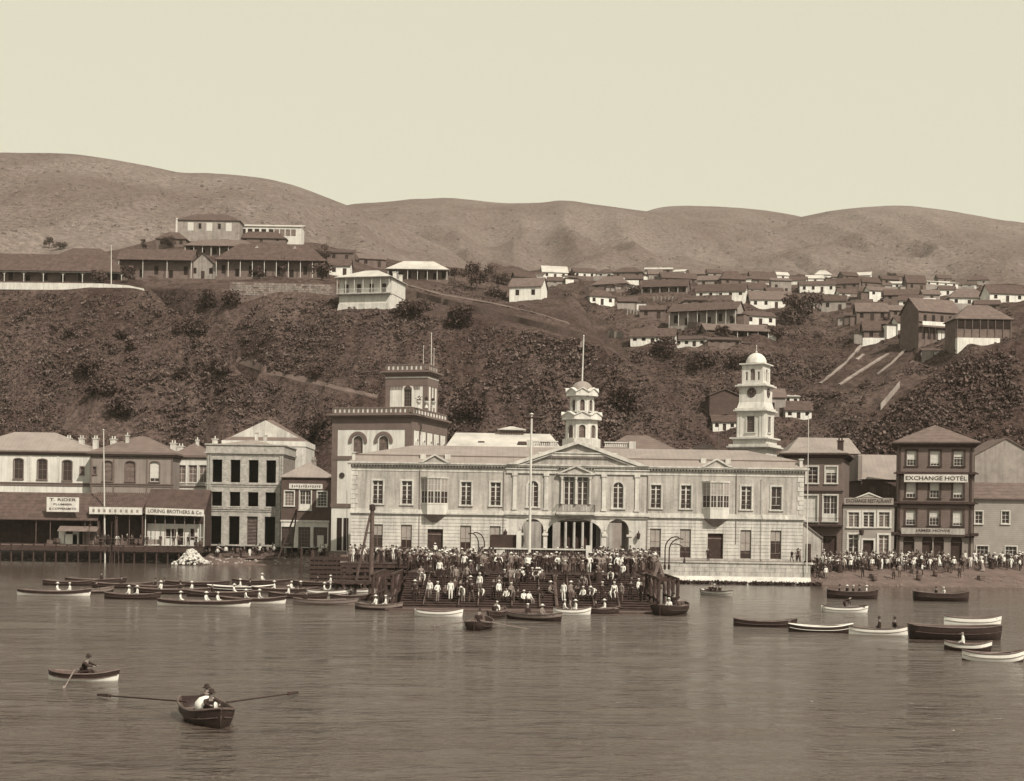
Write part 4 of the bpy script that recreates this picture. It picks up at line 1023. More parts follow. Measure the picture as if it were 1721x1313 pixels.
# clock tower
b = Bd('clock_tower', 'tall white clock tower with stacked stages, black dial and domed lantern', 1267, 1268, 208)
b.r.rotation_euler[2] = math.radians(-28)
def ZT(py): return CAMZ-unroll(1267, py)[1]/F*208-GZ
def stage(z0, z1, s, ops, m='white_paint', name='stage'):
    h = s/2
    for k in range(4):
        mb = MB(); wall_front(mb, s, z1-z0, ops, 0, .2)
        o = mb.build(name, m, b.r); o.matrix_local = Matrix.Rotation(k*math.pi/2, 4, 'Z') @ Matrix.Translation((-h, -h, z0))
        yield o
def ledge(z, s, steps, name='ledge', m='white_paint'):
    mb = MB()
    for p, h in steps: mb.box(-s/2-p, s/2+p, -s/2-p, s/2+p, z, z+h); z += h
    mb.build(name, m, b.r)
s0 = 5.0
for o in stage(0, ZT(741), s0, [], 'stucco_pale'): pass
ledge(ZT(756), s0, [(.35, .2), (.75, .2), (.5, .3)], m='stucco_pale'); ledge(ZT(741), s0, [(.1, .15), (.4, .22)])
s1 = 4.15
for o in stage(ZT(736), ZT(695), s1, [(s1/2, .7, 1.15, 2.3, 0)]):
    window(o, s1/2, .7, 1.15, 2.3, 'louvre', y=.1, frame='timber_worn', glass='glass', sur='stucco_pale', b=.2)
    for xx in (.22, .62, s1-.22, s1-.62): MB().box(xx-.15, xx+.15, -.09, .01, 0, ZT(695)-ZT(736)).build('pilaster', 'white_paint', o)
ledge(ZT(695), s1, [(.12, .2), (.45, .2), (.25, .25)])
s2 = 3.75
for i, o in enumerate(stage(ZT(688), ZT(653), s2, [])):
    d = MB().lathe([(.68, 0), (.68, .06), (.6, .09)], 0, 0, 24).build('clock_dial', 'dark_paint', o); d.matrix_local = Matrix.Translation((s2/2, -.01, (ZT(661.5)-ZT(688)))) @ Matrix.Rotation(math.radians(90), 4, 'X')
    mb = MB()
    for k in range(12):
        t = k*math.pi/6; mb.bar((.44*math.cos(t), .44*math.sin(t), .1), (.56*math.cos(t), .56*math.sin(t), .1), .022, n=4)
    mb.build('hour_marks', 'stucco_pale', d)
    MB().bar((0, 0, .11), (.1, .33, .11), .03, .015, 4).bar((0, 0, .115), (-.36, .26, .115), .022, .012, 4).build('clock_hands', 'stucco_pale', d)
    MB().frustum(-.25, s2+.25, -.25, .0, 0, 0, s2, -.02, .0, .9).build('apron', 'white_paint', o)
ledge(ZT(653), s2, [(.1, .15), (.5, .2), (.2, .2)])
s3 = 3.2
for o in stage(ZT(648), ZT(616), s3, [(s3/2, .55, .75, 1.75, .37), (s3/2-.9, .6, .35, 1.25, 0), (s3/2+.9, .6, .35, 1.25, 0)]):
    for (c, w_, h_, r_) in ((s3/2, .75, 1.75, .37), (s3/2-.9, .35, 1.25, 0), (s3/2+.9, .35, 1.25, 0)): window(o, c, .58, w_, h_, 'plain', r_, y=.1, frame='stucco_pale', glass='glass_curtain')
ledge(ZT(616), s3, [(.1, .12), (.35, .18)])
dz = ZT(612)
MB().lathe([(1.55, dz)]+[(1.5*math.cos(t), dz+.1+1.5*math.sin(t)) for t in np.linspace(0.05, 1.5, 9)], 0, 0, 24).build('dome', 'white_paint', b.r, smooth=True)
MB().lathe([(.14, dz+1.55), (.2, dz+1.75), (.06, dz+1.9), (.04, dz+2.5), (.1, dz+2.6), (.01, dz+2.8)], 0, 0, 8).build('finial', 'white_paint', b.r)

# ------------------------------------------------------------------ right row
b = Bd('dark_corner_house', 'dark grey house with balcony and white framed windows beside the long building', 1318, 1415, 202, rz=math.radians(-17))
ez = b.z(770, 1370)
ops = [(b.x(1364), b.z(812, 1364), 1.55, 2.3, 0), (b.x(1396), b.z(812, 1396), 1.55, 2.3, 0), (b.x(1362), b.z(876, 1362), 1.9, 3.6, 0), (b.x(1395), b.z(876, 1395), 1.9, 3.6, 0), (b.x(1333), b.z(812, 1333), 1.4, 2.2, 0), (b.x(1395), .05, 2.0, 3.4, 0), (b.x(1362), .05, 2.0, 3.4, 0)]
mb = MB(); shell(mb, b.w, ez, 14, ops); mb.build('wall', 'boards_grey', b.r)
for i, (c, zb, ow, oh, r_) in enumerate(ops): window(b.r, c, zb, ow, oh, 'sash' if i in (0, 1, 4) else 'french' if i < 4 else 'plain', sur='white_paint' if i < 5 else 'trim_grey', b=.18, glass='blind' if i == 2 else ('door_dark' if i > 4 else 'glass'), blind=.35 if i == 1 else 0)
mb = MB(); cornice(mb, 0, b.w, 14, ez, [(.15, .2), (.45, .25), (.8, .2)]); mb.build('cornice', 'timber_dark', b.r)
hip(MB(), 0, b.w, 0, 14, ez+.65, 1.6, 5, oh=.6).build('roof', 'roof_pale', b.r)
bzz = b.z(882, 1380)
bo = MB().box(b.x(1345), b.w+.2, -1.2, 0, bzz-.25, bzz).build('balcony', 'dark_paint', b.r)
mb = MB().box(b.x(1345), b.w+.2, -1.18, -1.14, bzz+.9, bzz+.95)
for i in range(34): mb.box(b.x(1345)+.05+i*.17, b.x(1345)+.075+i*.17, -1.17, -1.14, bzz, bzz+.9)
mb.build('balcony_railing', 'iron', bo)
mb = MB(); cornice(mb, 0, b.w, .2, b.z(828, 1380), [(.1, .25), (.25, .15)]); mb.build('string_course', 'trim_grey', b.r)
chimney(b.r, b.x(1408), 3, ez+1, .8, 1.5, 'timber_dark')
b = Bd('lean_to', 'low white lean-to with door against the right end of the long building', 1350.5, 1381, 190)
mb = MB().add([(0,0,0),(b.w,0,0),(b.w,0,3.1),(0,0,5.0)], [(0,1,2,3)]).add([(b.w,0,0),(b.w,6,0),(b.w,6,3.1),(b.w,0,3.1)], [(0,1,2,3)]).add([(0,6,0),(0,6,5),(b.w,6,3.1),(b.w,6,0)], [(0,1,2,3)])
mb.build('wall', 'stucco', b.r)
mb = MB().add([(-.1,-.2,5.08),(b.w+.2,-.2,3.0),(b.w+.2,6.2,3.0),(-.1,6.2,5.08),(-.1,-.2,5.2),(b.w+.2,-.2,3.12),(b.w+.2,6.2,3.12),(-.1,6.2,5.2)], [(0,3,2,1),(4,5,6,7),(0,1,5,4),(1,2,6,5),(2,3,7,6),(3,0,4,7)])
mb.build('roof', 'roof_pale', b.r)
MB().box(.35, 1.05, -.06, .02, 0, 2.3).build('door', 'door_dark', b.r)
b = Bd('patched_roof_house', 'house with long mottled patched roof behind the dark corner house', 1322, 1442, 232)
ez = b.z(762, 1380)
mb = MB(); shell(mb, b.w, ez, 9, []); mb.build('wall', 'adobe_grey', b.r)
MB().frustum(-.3, b.w+.3, -.3, 9.3, ez, 2.6, b.w-.6, 4.4, 4.6, b.z(733, 1380)).build('roof', 'roof_pale', b.r)
b = Bd('gabled_rear_house', 'dark boarded house with big pale roof behind the small restaurant', 1446, 1512, 214)
ez = b.z(806, 1480)
ops = [(b.x(1466), b.z(834, 1466), 1.2, 1.7, 0), (b.x(1490), b.z(833, 1490), 1.2, 1.7, 0)]
mb = MB(); shell(mb, b.w+2, ez, 9, ops); mb.build('wall', 'boards_dark', b.r)
for (c, zb, ow, oh, r_) in ops: window(b.r, c, zb, ow, oh, 'sash', frame='trim_grey', glass='glass_curtain')
MB().frustum(-.2, b.w+2.2, -.3, 9.3, ez, .6, b.w+1.5, 4.4, 4.6, b.z(762, 1480)).build('roof', 'roof_pale', b.r)
MB().box(-.5, 0.1, -.2, 9, ez-.2, b.z(766, 1450)).build('party_wall', 'stucco_grey', b.r)
b = Bd('side_roof_house', 'small house with dark gable seen between the corner house and the restaurant', 1418, 1450, 222)
ez = b.z(785, 1434)
mb = MB(); shell(mb, b.w, ez, 8, []); mb.build('wall', 'adobe_brown', b.r); hip(MB(), 0, b.w, 0, 8, ez, 1.8, oh=.3).build('roof', 'roof_mid', b.r)

b = Bd('small_restaurant', 'small boarded two-storey restaurant with pediment, long sign and white window frames', 1416.5, 1503, 200, rz=math.radians(-12))
ez = b.z(851, 1460); KX = b.k
ops = [(b.x(px), b.z(886, px), 18*KX, b.z(861, px)-b.z(886, px), 0) for px in (1435, 1460, 1486)]
ops += [(b.x(1435), .6, 17*KX, 3.0, 0), (b.x(1486), .6, 17*KX, 3.0, 0), (b.x(1460), .05, 18*KX, 2.8, 0)]
mb = MB(); shell(mb, b.w, ez, 9, ops); mb.build('wall', 'boards_mid', b.r)
for i, (c, zb, ow, oh, r_) in enumerate(ops[:5]): window(b.r, c, zb, ow, oh, 'casement', sur='white_paint', b=.26, glass='glass_curtain' if i % 2 == 0 else 'glass')
o = link('door', flat_panel(18*KX, 2.8, 0, 'door_dark', 'door'), b.r, (b.x(1460), .2, .05)); link('surround', surround_mesh(18*KX, 2.8, 0, 'white_paint', .24, False), o, (0, -.2, 0))
mb = MB(); cornice(mb, 0, b.w, 9, ez, [(.1, .12), (.3, .15)]); mb.build('cornice', 'timber_dark', b.r)
sign(b.r, b.w/2, b.z(842.5, 1460), b.w-.3, .95, [('EXCHANGE RESTAURANT', 0, .72, b.w-.8)], y=-.3, m='boards_mid')
MB().prism([(b.w/2-1.6, b.z(837, 1460)), (b.w/2+1.6, b.z(837, 1460)), (b.w/2, b.z(828.5, 1460))], -.35, .4).build('pediment', 'boards_mid', b.r)
mb = MB()
for s in (-1, 1): mb.prism([(b.w/2+s*1.9, b.z(837, 1460)), (b.w/2+s*1.5, b.z(837, 1460)), (b.w/2, b.z(830, 1460)), (b.w/2, b.z(827.5, 1460))][::s], -.45, .4)
mb.build('raking_cornice', 'white_paint', b.r)
hip(MB(), .2, b.w-.2, .5, 9, ez+.4, 1.0).build('roof', 'roof_mid', b.r)
MB().lathe([(.1, 0), (.3, .15), (.35, .7), (.15, .85), (.05, 1.0)], b.x(1448), -.7, b.z(896, 1448) and 8).build('hanging_lantern', 'iron', b.r, (0, 0, b.z(900, 1448)))

b = Bd('exchange_hotel', 'tall dark four-storey hotel with hipped roof and long white name board', 1507.5, 1636, 199, rz=math.radians(-14))
ez = b.z(752, 1570); KX = b.k; ops = []
for (t, bt) in ((758, 783), (810, 837), (858, 883)):
    for px in (1530.5, 1570, 1609.5): ops.append((b.x(px), b.z(bt, 1570), 16*KX, b.z(t, 1570)-b.z(bt, 1570), 0))
gop = [(b.x(1528), .05, 19*KX, 3.6, 1.0*0+.75), (b.x(1559), .05, 17*KX, 3.6, .7), (b.x(1578.5), .05, 17*KX, 3.6, .7), (b.x(1608), .05, 19*KX, 3.6, .75)]
zg = b.z(899, 1570)
mb = MB(); wall_front(mb, b.w, zg, gop, 0, .4, 0, 0, 1); wall_front(mb, b.w, ez-zg, ops, 0, .3, 0, zg, 0)
for x0, fl in ((0, 1), (b.w, 0)): mb.add([(x0,0,0),(x0,11,0),(x0,11,ez),(x0,0,ez)], [(3,2,1,0) if fl else (0,1,2,3)], 0)
mb.add([(b.w,11,0),(0,11,0),(0,11,ez),(b.w,11,ez)], [(0,1,2,3)], 0)
mb.build('wall', ['boards_grey', 'stucco_grey'], b.r)
for i, (c, zb, ow, oh, r_) in enumerate(ops):
    window(b.r, c, zb, ow, oh, 'sash6', sur='trim_dark' if 'trim_dark' in MATS else 'timber_dark', b=.28, glass='glass', blind=(.55, .8, .35, .7, .5, .75, .6, .4, .8)[i], p=.05)
for (c, zb, ow, oh, r_) in gop:
    o = window(b.r, c, zb, ow, oh, 'plain', r_, y=.25, frame='timber_dark', glass='door_dark', name='arched_door'); MB().box(-ow/2+.1, ow/2-.1, -.02, .04, oh-.95, oh-.85).build('transom', 'timber_worn', o)
for py in (799.5, 849.5, 903):
    mb = MB(); cornice(mb, 0, b.w, .3, b.z(py, 1570), [(.15, .2), (.55, .2), (.3, .12)]); mb.build('string_course', 'timber_dark', b.r)
mb = MB(); cornice(mb, 0, b.w, 11, ez, [(.15, .25), (.5, .2), (.75, .15)]); mb.build('cornice', 'timber_dark', b.r)
hip(MB(), 0, b.w, 0, 11, ez+.6, 2.7, 5.4, oh=.8).build('roof', 'roof_mid', b.r)
for px in (1511, 1631): MB().box(b.x(px)-.12, b.x(px)+.12, -.12, .02, 0, ez).build('corner_post', 'timber_dark', b.r)
sign(b.r, b.x(1571.5), b.z(804.2, 1570), 107*KX, 1.1, [('EXCHANGE HOTÉL', -.02, .78, 8.1)], y=-.62)
so = sign(b.r, b.x(1568), b.z(894.5, 1570), 107*KX, 1.15, [('JAMES HOWE', .2, .5, 4.6)], y=-.42, m='stucco')
mb = MB()
for i in range(22): mb.box(-2.4+i*.22, -2.4+i*.22+.14, -.085, -.065, -.4, -.22)
mb.build('small_lettering', 'timber', so)
for px in (1505, 1638): MB().box(b.x(px)-.5, b.x(px)+.5, -.7, -.1, b.z(900, 1570), b.z(895, 1570)).build('lamp_bracket', 'dark_paint', b.r)

b = Bd('end_house', 'pale boarded house with grey gabled roof at the right edge beyond the hotel', 1637, 1760, 198, rz=math.radians(-10))
ez = b.z(838, 1650); 
ops = [(b.x(1645), b.z(880, 1645), 1.0, 1.7, 0), (b.x(1690), b.z(880, 1690), 1.0, 1.7, 0), (b.x(1652), .1, 1.5, 2.2, 0), (b.x(1700), .1, 1.5, 2.2, 0)]
mb = MB(); shell(mb, b.w, ez, 8, ops); mb.build('wall', 'boards_mid', b.r)
for (c, zb, ow, oh, r_) in ops: window(b.r, c, zb, ow, oh, 'grid', sur='white_paint', b=.12)
gable(MB(), 0, b.w, 0, 8, ez, 2.2, .4).build('roof', 'roof_mid', b.r)
b = Bd('end_rear_house', 'grey gable wall with rusty patches behind the end house', 1637, 1740, 212)
ez = b.z(765, 1650)
mb = MB(); shell(mb, b.w, ez, 8, []); gable_ends(mb, 0, b.w, 0, 8, ez, 2.5, 'y'); mb.build('wall', 'adobe_grey', b.r)
gable(MB(), 0, b.w, 0, 8, ez, 2.5, .2, axis='y').build('roof', 'roof_mid', b.r)
# ------------------------------------------------------------------ hill houses
HOUSES = []
def hhouse(px0, px1, yr, ye, yb, wall='adobe_white', roof='roof_tile', kind='gable', nw=3, depth=None, rz=0.0, name='hill_house', label='', posts=0, verandah=False, group=None, ridge='x', winm='timber_dark', door=True, chim=0, two=False):
    pc = (px0+px1)/2; h = cast(pc, yb)
    P = h[0]; Y = P.y
    w = (px1-px0)/F*Y/math.cos(rz); hh = (yb-ye)/F*Y; d = depth if depth else max(4.5, min(9, w*0.55))
    zr = W(pc, yr, Y+d/2).z-P.z
    dx = -w/2*math.cos(rz); dy = -w/2*math.sin(rz)
    # stand on the lowest terrain under the front corners
    low = min([(drop(P.x+s*w/2*math.cos(rz), Y+s*w/2*math.sin(rz)) or P).z for s in (-1, 0, 1)]+[P.z])
    fnd = max(0.6, min(6.0, P.z-low+0.8))
    r = thing(name, label, 'house', (P.x+dx, Y+dy, P.z), rz, group)
    roofh = max(0.35, zr-hh)
    ops = []
    if not verandah and nw:
        for i in range(nw):
            isdoor = door and i == nw//2
            wh = min(hh*0.45, 1.5); ww = min(w/nw*0.45, 1.0)
            c = w*(i+.5)/nw
            ops.append((c, .05 if isdoor else hh*.38, ww, min(hh*.75, 2.0) if isdoor else wh, 0))
    y0 = 1.6 if verandah else 0.0
    mb = MB(); shell(mb, w, hh+fnd, d-y0, [(c, zb+fnd, ow, oh, rr) for (c, zb, ow, oh, rr) in ops], x0=0, z0=-0, y0=y0, rev=.2)
    mb.v = [(a, b_, c-fnd) for a, b_, c in mb.v]
    if kind == 'gable': gable_ends(mb, 0, w, y0 if ridge == 'y' else 0, d, hh, roofh, ridge)
    mb.build('wall', wall, r)
    for i, (c, zb, ow, oh, rr) in enumerate(ops):
        if door and i == nw//2: link('door', flat_panel(ow, oh, 0, 'door_dark', 'door'), r, (c, .06, zb))
        else: window(r, c, zb, ow, oh, 'sash' if ow > .6 else 'plain', y=.06, frame=winm, glass='interior_shade')
    rb = MB()
    if kind == 'gable': gable(rb, 0, w, 0, d, hh, roofh, .35, axis=ridge)
    elif kind == 'hip': hip(rb, 0, w, 0, d, hh, roofh, oh=.4)
    else: rb.add([(-.3,-.4,hh),(w+.3,-.4,hh),(w+.3,d+.3,hh+roofh),(-.3,d+.3,hh+roofh),(-.3,-.4,hh+.15),(w+.3,-.4,hh+.15),(w+.3,d+.3,hh+roofh+.15),(-.3,d+.3,hh+roofh+.15)], [(0,3,2,1),(4,5,6,7),(0,1,5,4),(1,2,6,5),(2,3,7,6),(3,0,4,7)])
    rb.build('roof', roof, r)
    if verandah:
        np_ = posts or max(3, int(w/2.2))
        MB().box(-.1, w+.1, 0, y0, -fnd, .02).build('verandah_floor', wall, r)
        pm = MB().box(-.07, .07, -.07, .07, 0, hh-.02).mesh('post', 'white_paint')
        for i in range(np_): link('post', pm, r, (.15+(w-.3)*i/(np_-1), .12, .02))
        for i in range(nw):
            c = w*(i+.5)/nw; link('door' if i % 2 else 'window', flat_panel(min(1.0, w/nw*.5), min(hh*.7, 2.1), 0, 'interior_shade', 'door'), r, (c, y0-.1, .15 if i % 2 else hh*.25))
    for i in range(chim): chimney(r, w*(.35+.35*i), d*.4, hh+roofh*.55, .6, 1.1, 'stucco_pale', 1)
    HOUSES.append((r, w, hh, d, Y))
    return r, w, hh, d
# the terrace on the left
r, w, hh, d = hhouse(-60, 205, 428, 456, 474, 'adobe_brown', 'roof_tile', 'hip', 9, 9, name='arcaded_bungalow', label='dark roofed bungalow with white arcaded verandah behind the white fence', verandah=True, posts=9)
MB().box(-.1, w+.1, .02, .2, hh-.22, hh-.02).build('fascia', 'white_paint', r)
for i in range(9):
    x = .15+(w-.3)*i/8
    mb = MB()
    for s in (-1, 1): mb.bar((x, .12, hh-.8), (x+s*.6, .12, hh-.2), .05, n=4)
    mb.build('bracket', 'white_paint', r)
hhouse(92, 185, 418, 432, 442, 'adobe_brown', 'roof_tile', 'hip', 4, name='long_roofed_house', label='low house with long dark roof behind the arcaded bungalow')
hhouse(198, 322, 420, 437, 467, 'adobe_brown', 'roof_tile', 'gable', 5, 8, name='deep_verandah_house', label='brown house with deep shadowed verandah and straight dark tiled roof', verandah=True, posts=4)
hhouse(320, 361, 430, 446, 469, 'adobe_grey', 'roof_tile', 'gable', 3, 8, name='gable_end_house', label='grey house showing its gable end between two verandah houses', ridge='y')
r, w, hh, d = hhouse(362, 546, 411, 438, 466, 'adobe_brown', 'roof_tile', 'hip', 8, 10, name='pillared_house', label='large house with broad dark hipped roof and paired white pillars above stone wall', verandah=True, posts=10, chim=2)
# white balconied house on the edge of the slope
pe = cast(611, 516)[0]; Yh = pe.y
k = Yh/F
r = thing('balcony_house', 'white house with pale hipped roof and balcony standing out on the slope', 'house', (W(566, 500, Yh).x, Yh, W(611, 494, Yh).z), math.radians(-14))
w = 90*k/.97; hh = 26*k; d = 11.0
mb = MB(); shell(mb, w, hh, d-1.5, [], y0=1.5); mb.box(.2, w-.02, .9, d, -5.5, -.15); mb.build('wall', 'white_paint', r)
MB().frustum(-.6, w+.6, .5, d+.5, -6.6, .1, w-.1, .8, d, -2.2).build('battered_plinth', 'stucco_pale', r)
MB().box(-.15, w+.15, -.15, 1.5, -.25, -.0).build('balcony_floor', 'stucco', r)
pm = MB().box(-.05, .05, -.05, .05, 0, hh).mesh('post', 'white_paint')
for i in range(7): link('post', pm, r, (.05+(w-.1)*i/6, 0, 0))
mb = MB().box(0, w, -.03, .03, .9, .97)
for i in range(44): mb.box(w*i/44, w*i/44+.04, -.02, .02, 0, .9)
mb.build('balcony_railing', 'stucco_pale', r)
for i in range(4): link('door', flat_panel(.95, 2.1, 0, 'door_dark', 'door'), r, (w*(.14+.24*i), 1.38, .05))
for i in range(5):
    o = window(r, 0, 0, .55, 1.6, 'plain', y=0, glass='interior_shade', frame='timber_dark'); o.location = (w-.04, 2.6+i*1.75, .5); o.rotation_euler[2] = math.radians(90)
hip(MB(), 0, w, 0, d, hh, 2.3, 5.0, oh=.45).build('roof', 'roof_white', r)
for i in range(2): chimney(r, w-.5, 5+i*4, hh+.2, .7, 1.5, 'white_paint', 0)
# upper terrace
r, w, hh, d = hhouse(297, 402, 361, 371, 404, 'adobe_grey', 'roof_tile', 'hip', 0, 10, name='brick_mansion', label='two-storey brick mansion with white shuttered windows at the top of the terrace')
for px in (.22, .52, .83): link('shutter', flat_panel(1.9, 2.7, 0, 'blind', 'shutter'), r, (w*px, -.1, hh*.48))
for px in (.37, .68): link('window', flat_panel(.9, 1.8, 0, 'interior_shade'), r, (w*px, -.1, hh*.58))
MB().box(-.3, .25, -.4, 5, 0, hh+.6).build('white_corner', 'white_paint', r)
r, w, hh, d = hhouse(402, 506, 375, 381, 407, 'white_paint', 'roof_white', 'shed', 0, 7, name='colonnaded_pavilion', label='white flat-roofed pavilion with dark openings beside the brick mansion')
for i in range(9):
    t = (.05, .16, .27, .38, .5, .59, .68, .77, .86)[i]; link('opening_shade', flat_panel(w*.075, hh*.42, 0, 'interior_shade' if i < 5 else 'glass_curtain'), r, (w*t+.3, -.1, hh*.42))  # flat panels on solid wall, shade of the openings put into colour
hhouse(398, 480, 387, 401, 407, 'adobe_brown', 'roof_tile', 'hip', 3, name='dark_hip_cottage', label='low cottage with dark hipped roof below the white pavilion')
hhouse(263, 312, 391, 402, 416, 'adobe_brown', 'roof_tile', 'hip', 3, 6, name='tiled_kiosk', label='small square kiosk with dark spreading tiled roof left of the mansion')
hhouse(310, 428, 404, 414, 430, 'adobe_brown', 'roof_mid', 'hip', 6, 7, name='long_gallery_house', label='long low gallery house with lighter roof under the brick mansion', verandah=True)
hhouse(550, 593, 417, 425, 440, 'adobe_brown', 'roof_dark', 'shed', 2, 5, name='hill_shed', label='dark shed with one white shutter above the balcony house')
hhouse(552, 588, 436, 447, 464, 'adobe_white', 'roof_tile', 'gable', 2, 5, name='white_cottage', label='white cottage with dark tile roof just left of the balcony house')
hhouse(604, 648, 424, 436, 449, 'adobe_brown', 'roof_mid', 'shed', 2, 6, rz=.25, name='sloping_shed', label='brown shed with steeply sloping roof behind the balcony house')
hhouse(651, 752, 440, 453, 470, 'adobe_brown', 'roof_white', 'hip', 7, 8, name='pale_roof_bungalow', label='bungalow with long pale hipped roof right of the balcony house', verandah=True)
r, w, hh, d = hhouse(856, 909, 468, 482, 505, 'adobe_white', 'roof_mid', 'gable', 2, 7, rz=-.25, name='white_gable_house', label='tall plain white house with two small windows alone on the spur', door=False)

# retaining wall of squared stones, and the white terrace fence
def lay(px0, y0, px1, y1, n):
    out_ = []
    for i in range(n+1):
        t = i/n; h = cast(px0+(px1-px0)*t, y0+(y1-y0)*t); out_.append(h[0])
    return out_
P = lay(338, 487, 562, 500, 28)
yw = sum(p.y for p in P)/len(P)-1.0
rw = thing('retaining_wall', 'long stone retaining wall below the pillared house', 'wall', (P[0].x, yw, 0))
top = [W(338+(562-338)*i/28, 472+6*i/28, yw).z for i in range(29)]
mb = MB(); XS0 = 0.0
for i in range(28):
    x0, x1 = W(338+8*i, 480, yw).x-P[0].x, W(338+8*(i+1), 480, yw).x-P[0].x
    lo_ = min([top[i]-2.2]+[(drop(P[0].x+q_, yw) or P[0]).z-.8 for q_ in (x0, x1)])
    if top[i]-lo_ > 7.2: XS0 = max(XS0, x1); continue
    mb.add([(x0,0,lo_),(x1,0,lo_),(x1,0,top[i+1]),(x0,0,top[i]),(x0,3.5,lo_),(x1,3.5,lo_),(x1,3.5,top[i+1]),(x0,3.5,top[i])], [(0,1,2,3),(3,2,6,7),(0,3,7,4),(1,5,6,2)])
mb.build('wall_core', 'adobe_brown', rw)
R2 = random.Random(3); L_ = W(562, 480, yw).x-P[0].x
sm = [MB().box(-.40-.04*j, .40+.02*j, -.05-.03*j, .02, -.21, .21).mesh('stone', 'wall_stone') for j in range(3)]
for row in range(6):
    n = int(L_/.95)
    for i in range(n):
        x = (i+.5+(.5 if row % 2 else 0))*L_/n
        if x > L_-.6 or x < XS0+.4 or R2.random() < .12: continue
        z = np.interp(x/L_, [0, 1], [top[0], top[-1]])-.4-row*.48
        link('stone', R2.choice(sm), rw, (x, 0, z))
fy = cast(120, 486)[0].y
fn = thing('terrace_fence', 'white paling fence along the edge of the left terrace', 'fence', (W(-40, 480, fy).x, fy, 0))
bx = W(243, 480, fy).x-fn.location.x
pal = MB().box(-.12, .12, -.03, .03, 0, 1.55).mesh('paling', 'white_paint')
n = 150
for i in range(n):
    x = bx*i/n; px = -40+283*i/n
    z = W(px, np.interp(px, [-40, 79, 170, 215, 243], [484, 485, 486, 489, 495]), fy).z-.3
    link('paling', pal, fn, (x, 0, z))
mb = MB()
for i in range(20):
    a, c = -40+283*i/20, -40+283*(i+1)/20
    za, zb = [W(q_, np.interp(q_, [-40, 79, 170, 215, 243], [484, 485, 486, 489, 495]), fy).z for q_ in (a, c)]
    for e in (.2, .9): mb.bar((bx*i/20, .07, za+e), (bx*(i+1)/20, .07, zb+e), .06, n=4)
mb.build('rail', 'white_paint', fn)
def staff(px, yb, yt, Y, r_, label, m='white_paint', z=None, dx=0.0, cross=None):
    p = W(px, yb, Y); q_ = W(px+dx, yt, Y)
    o = thing('flagpole', label, 'pole', p)
    h_ = q_.z-p.z
    MB().bar((0, 0, -1.0), (q_.x-p.x, 0, h_), r_, r_*.6, 8).build('shaft', m, o)
    MB().lathe([(r_*.8, h_), (r_*1.5, h_+.1), (.02, h_+.25)], q_.x-p.x, 0, 8).build('truck', m, o)
    if cross: MB().bar((q_.x-p.x-cross, 0, h_-.25), (q_.x-p.x+cross, 0, h_-.25), r_*.8, n=6).build('crosstree', 'timber_dark', o)
    return o
staff(187, 478, 414, fy+4, .12, 'white flagstaff on the left terrace')

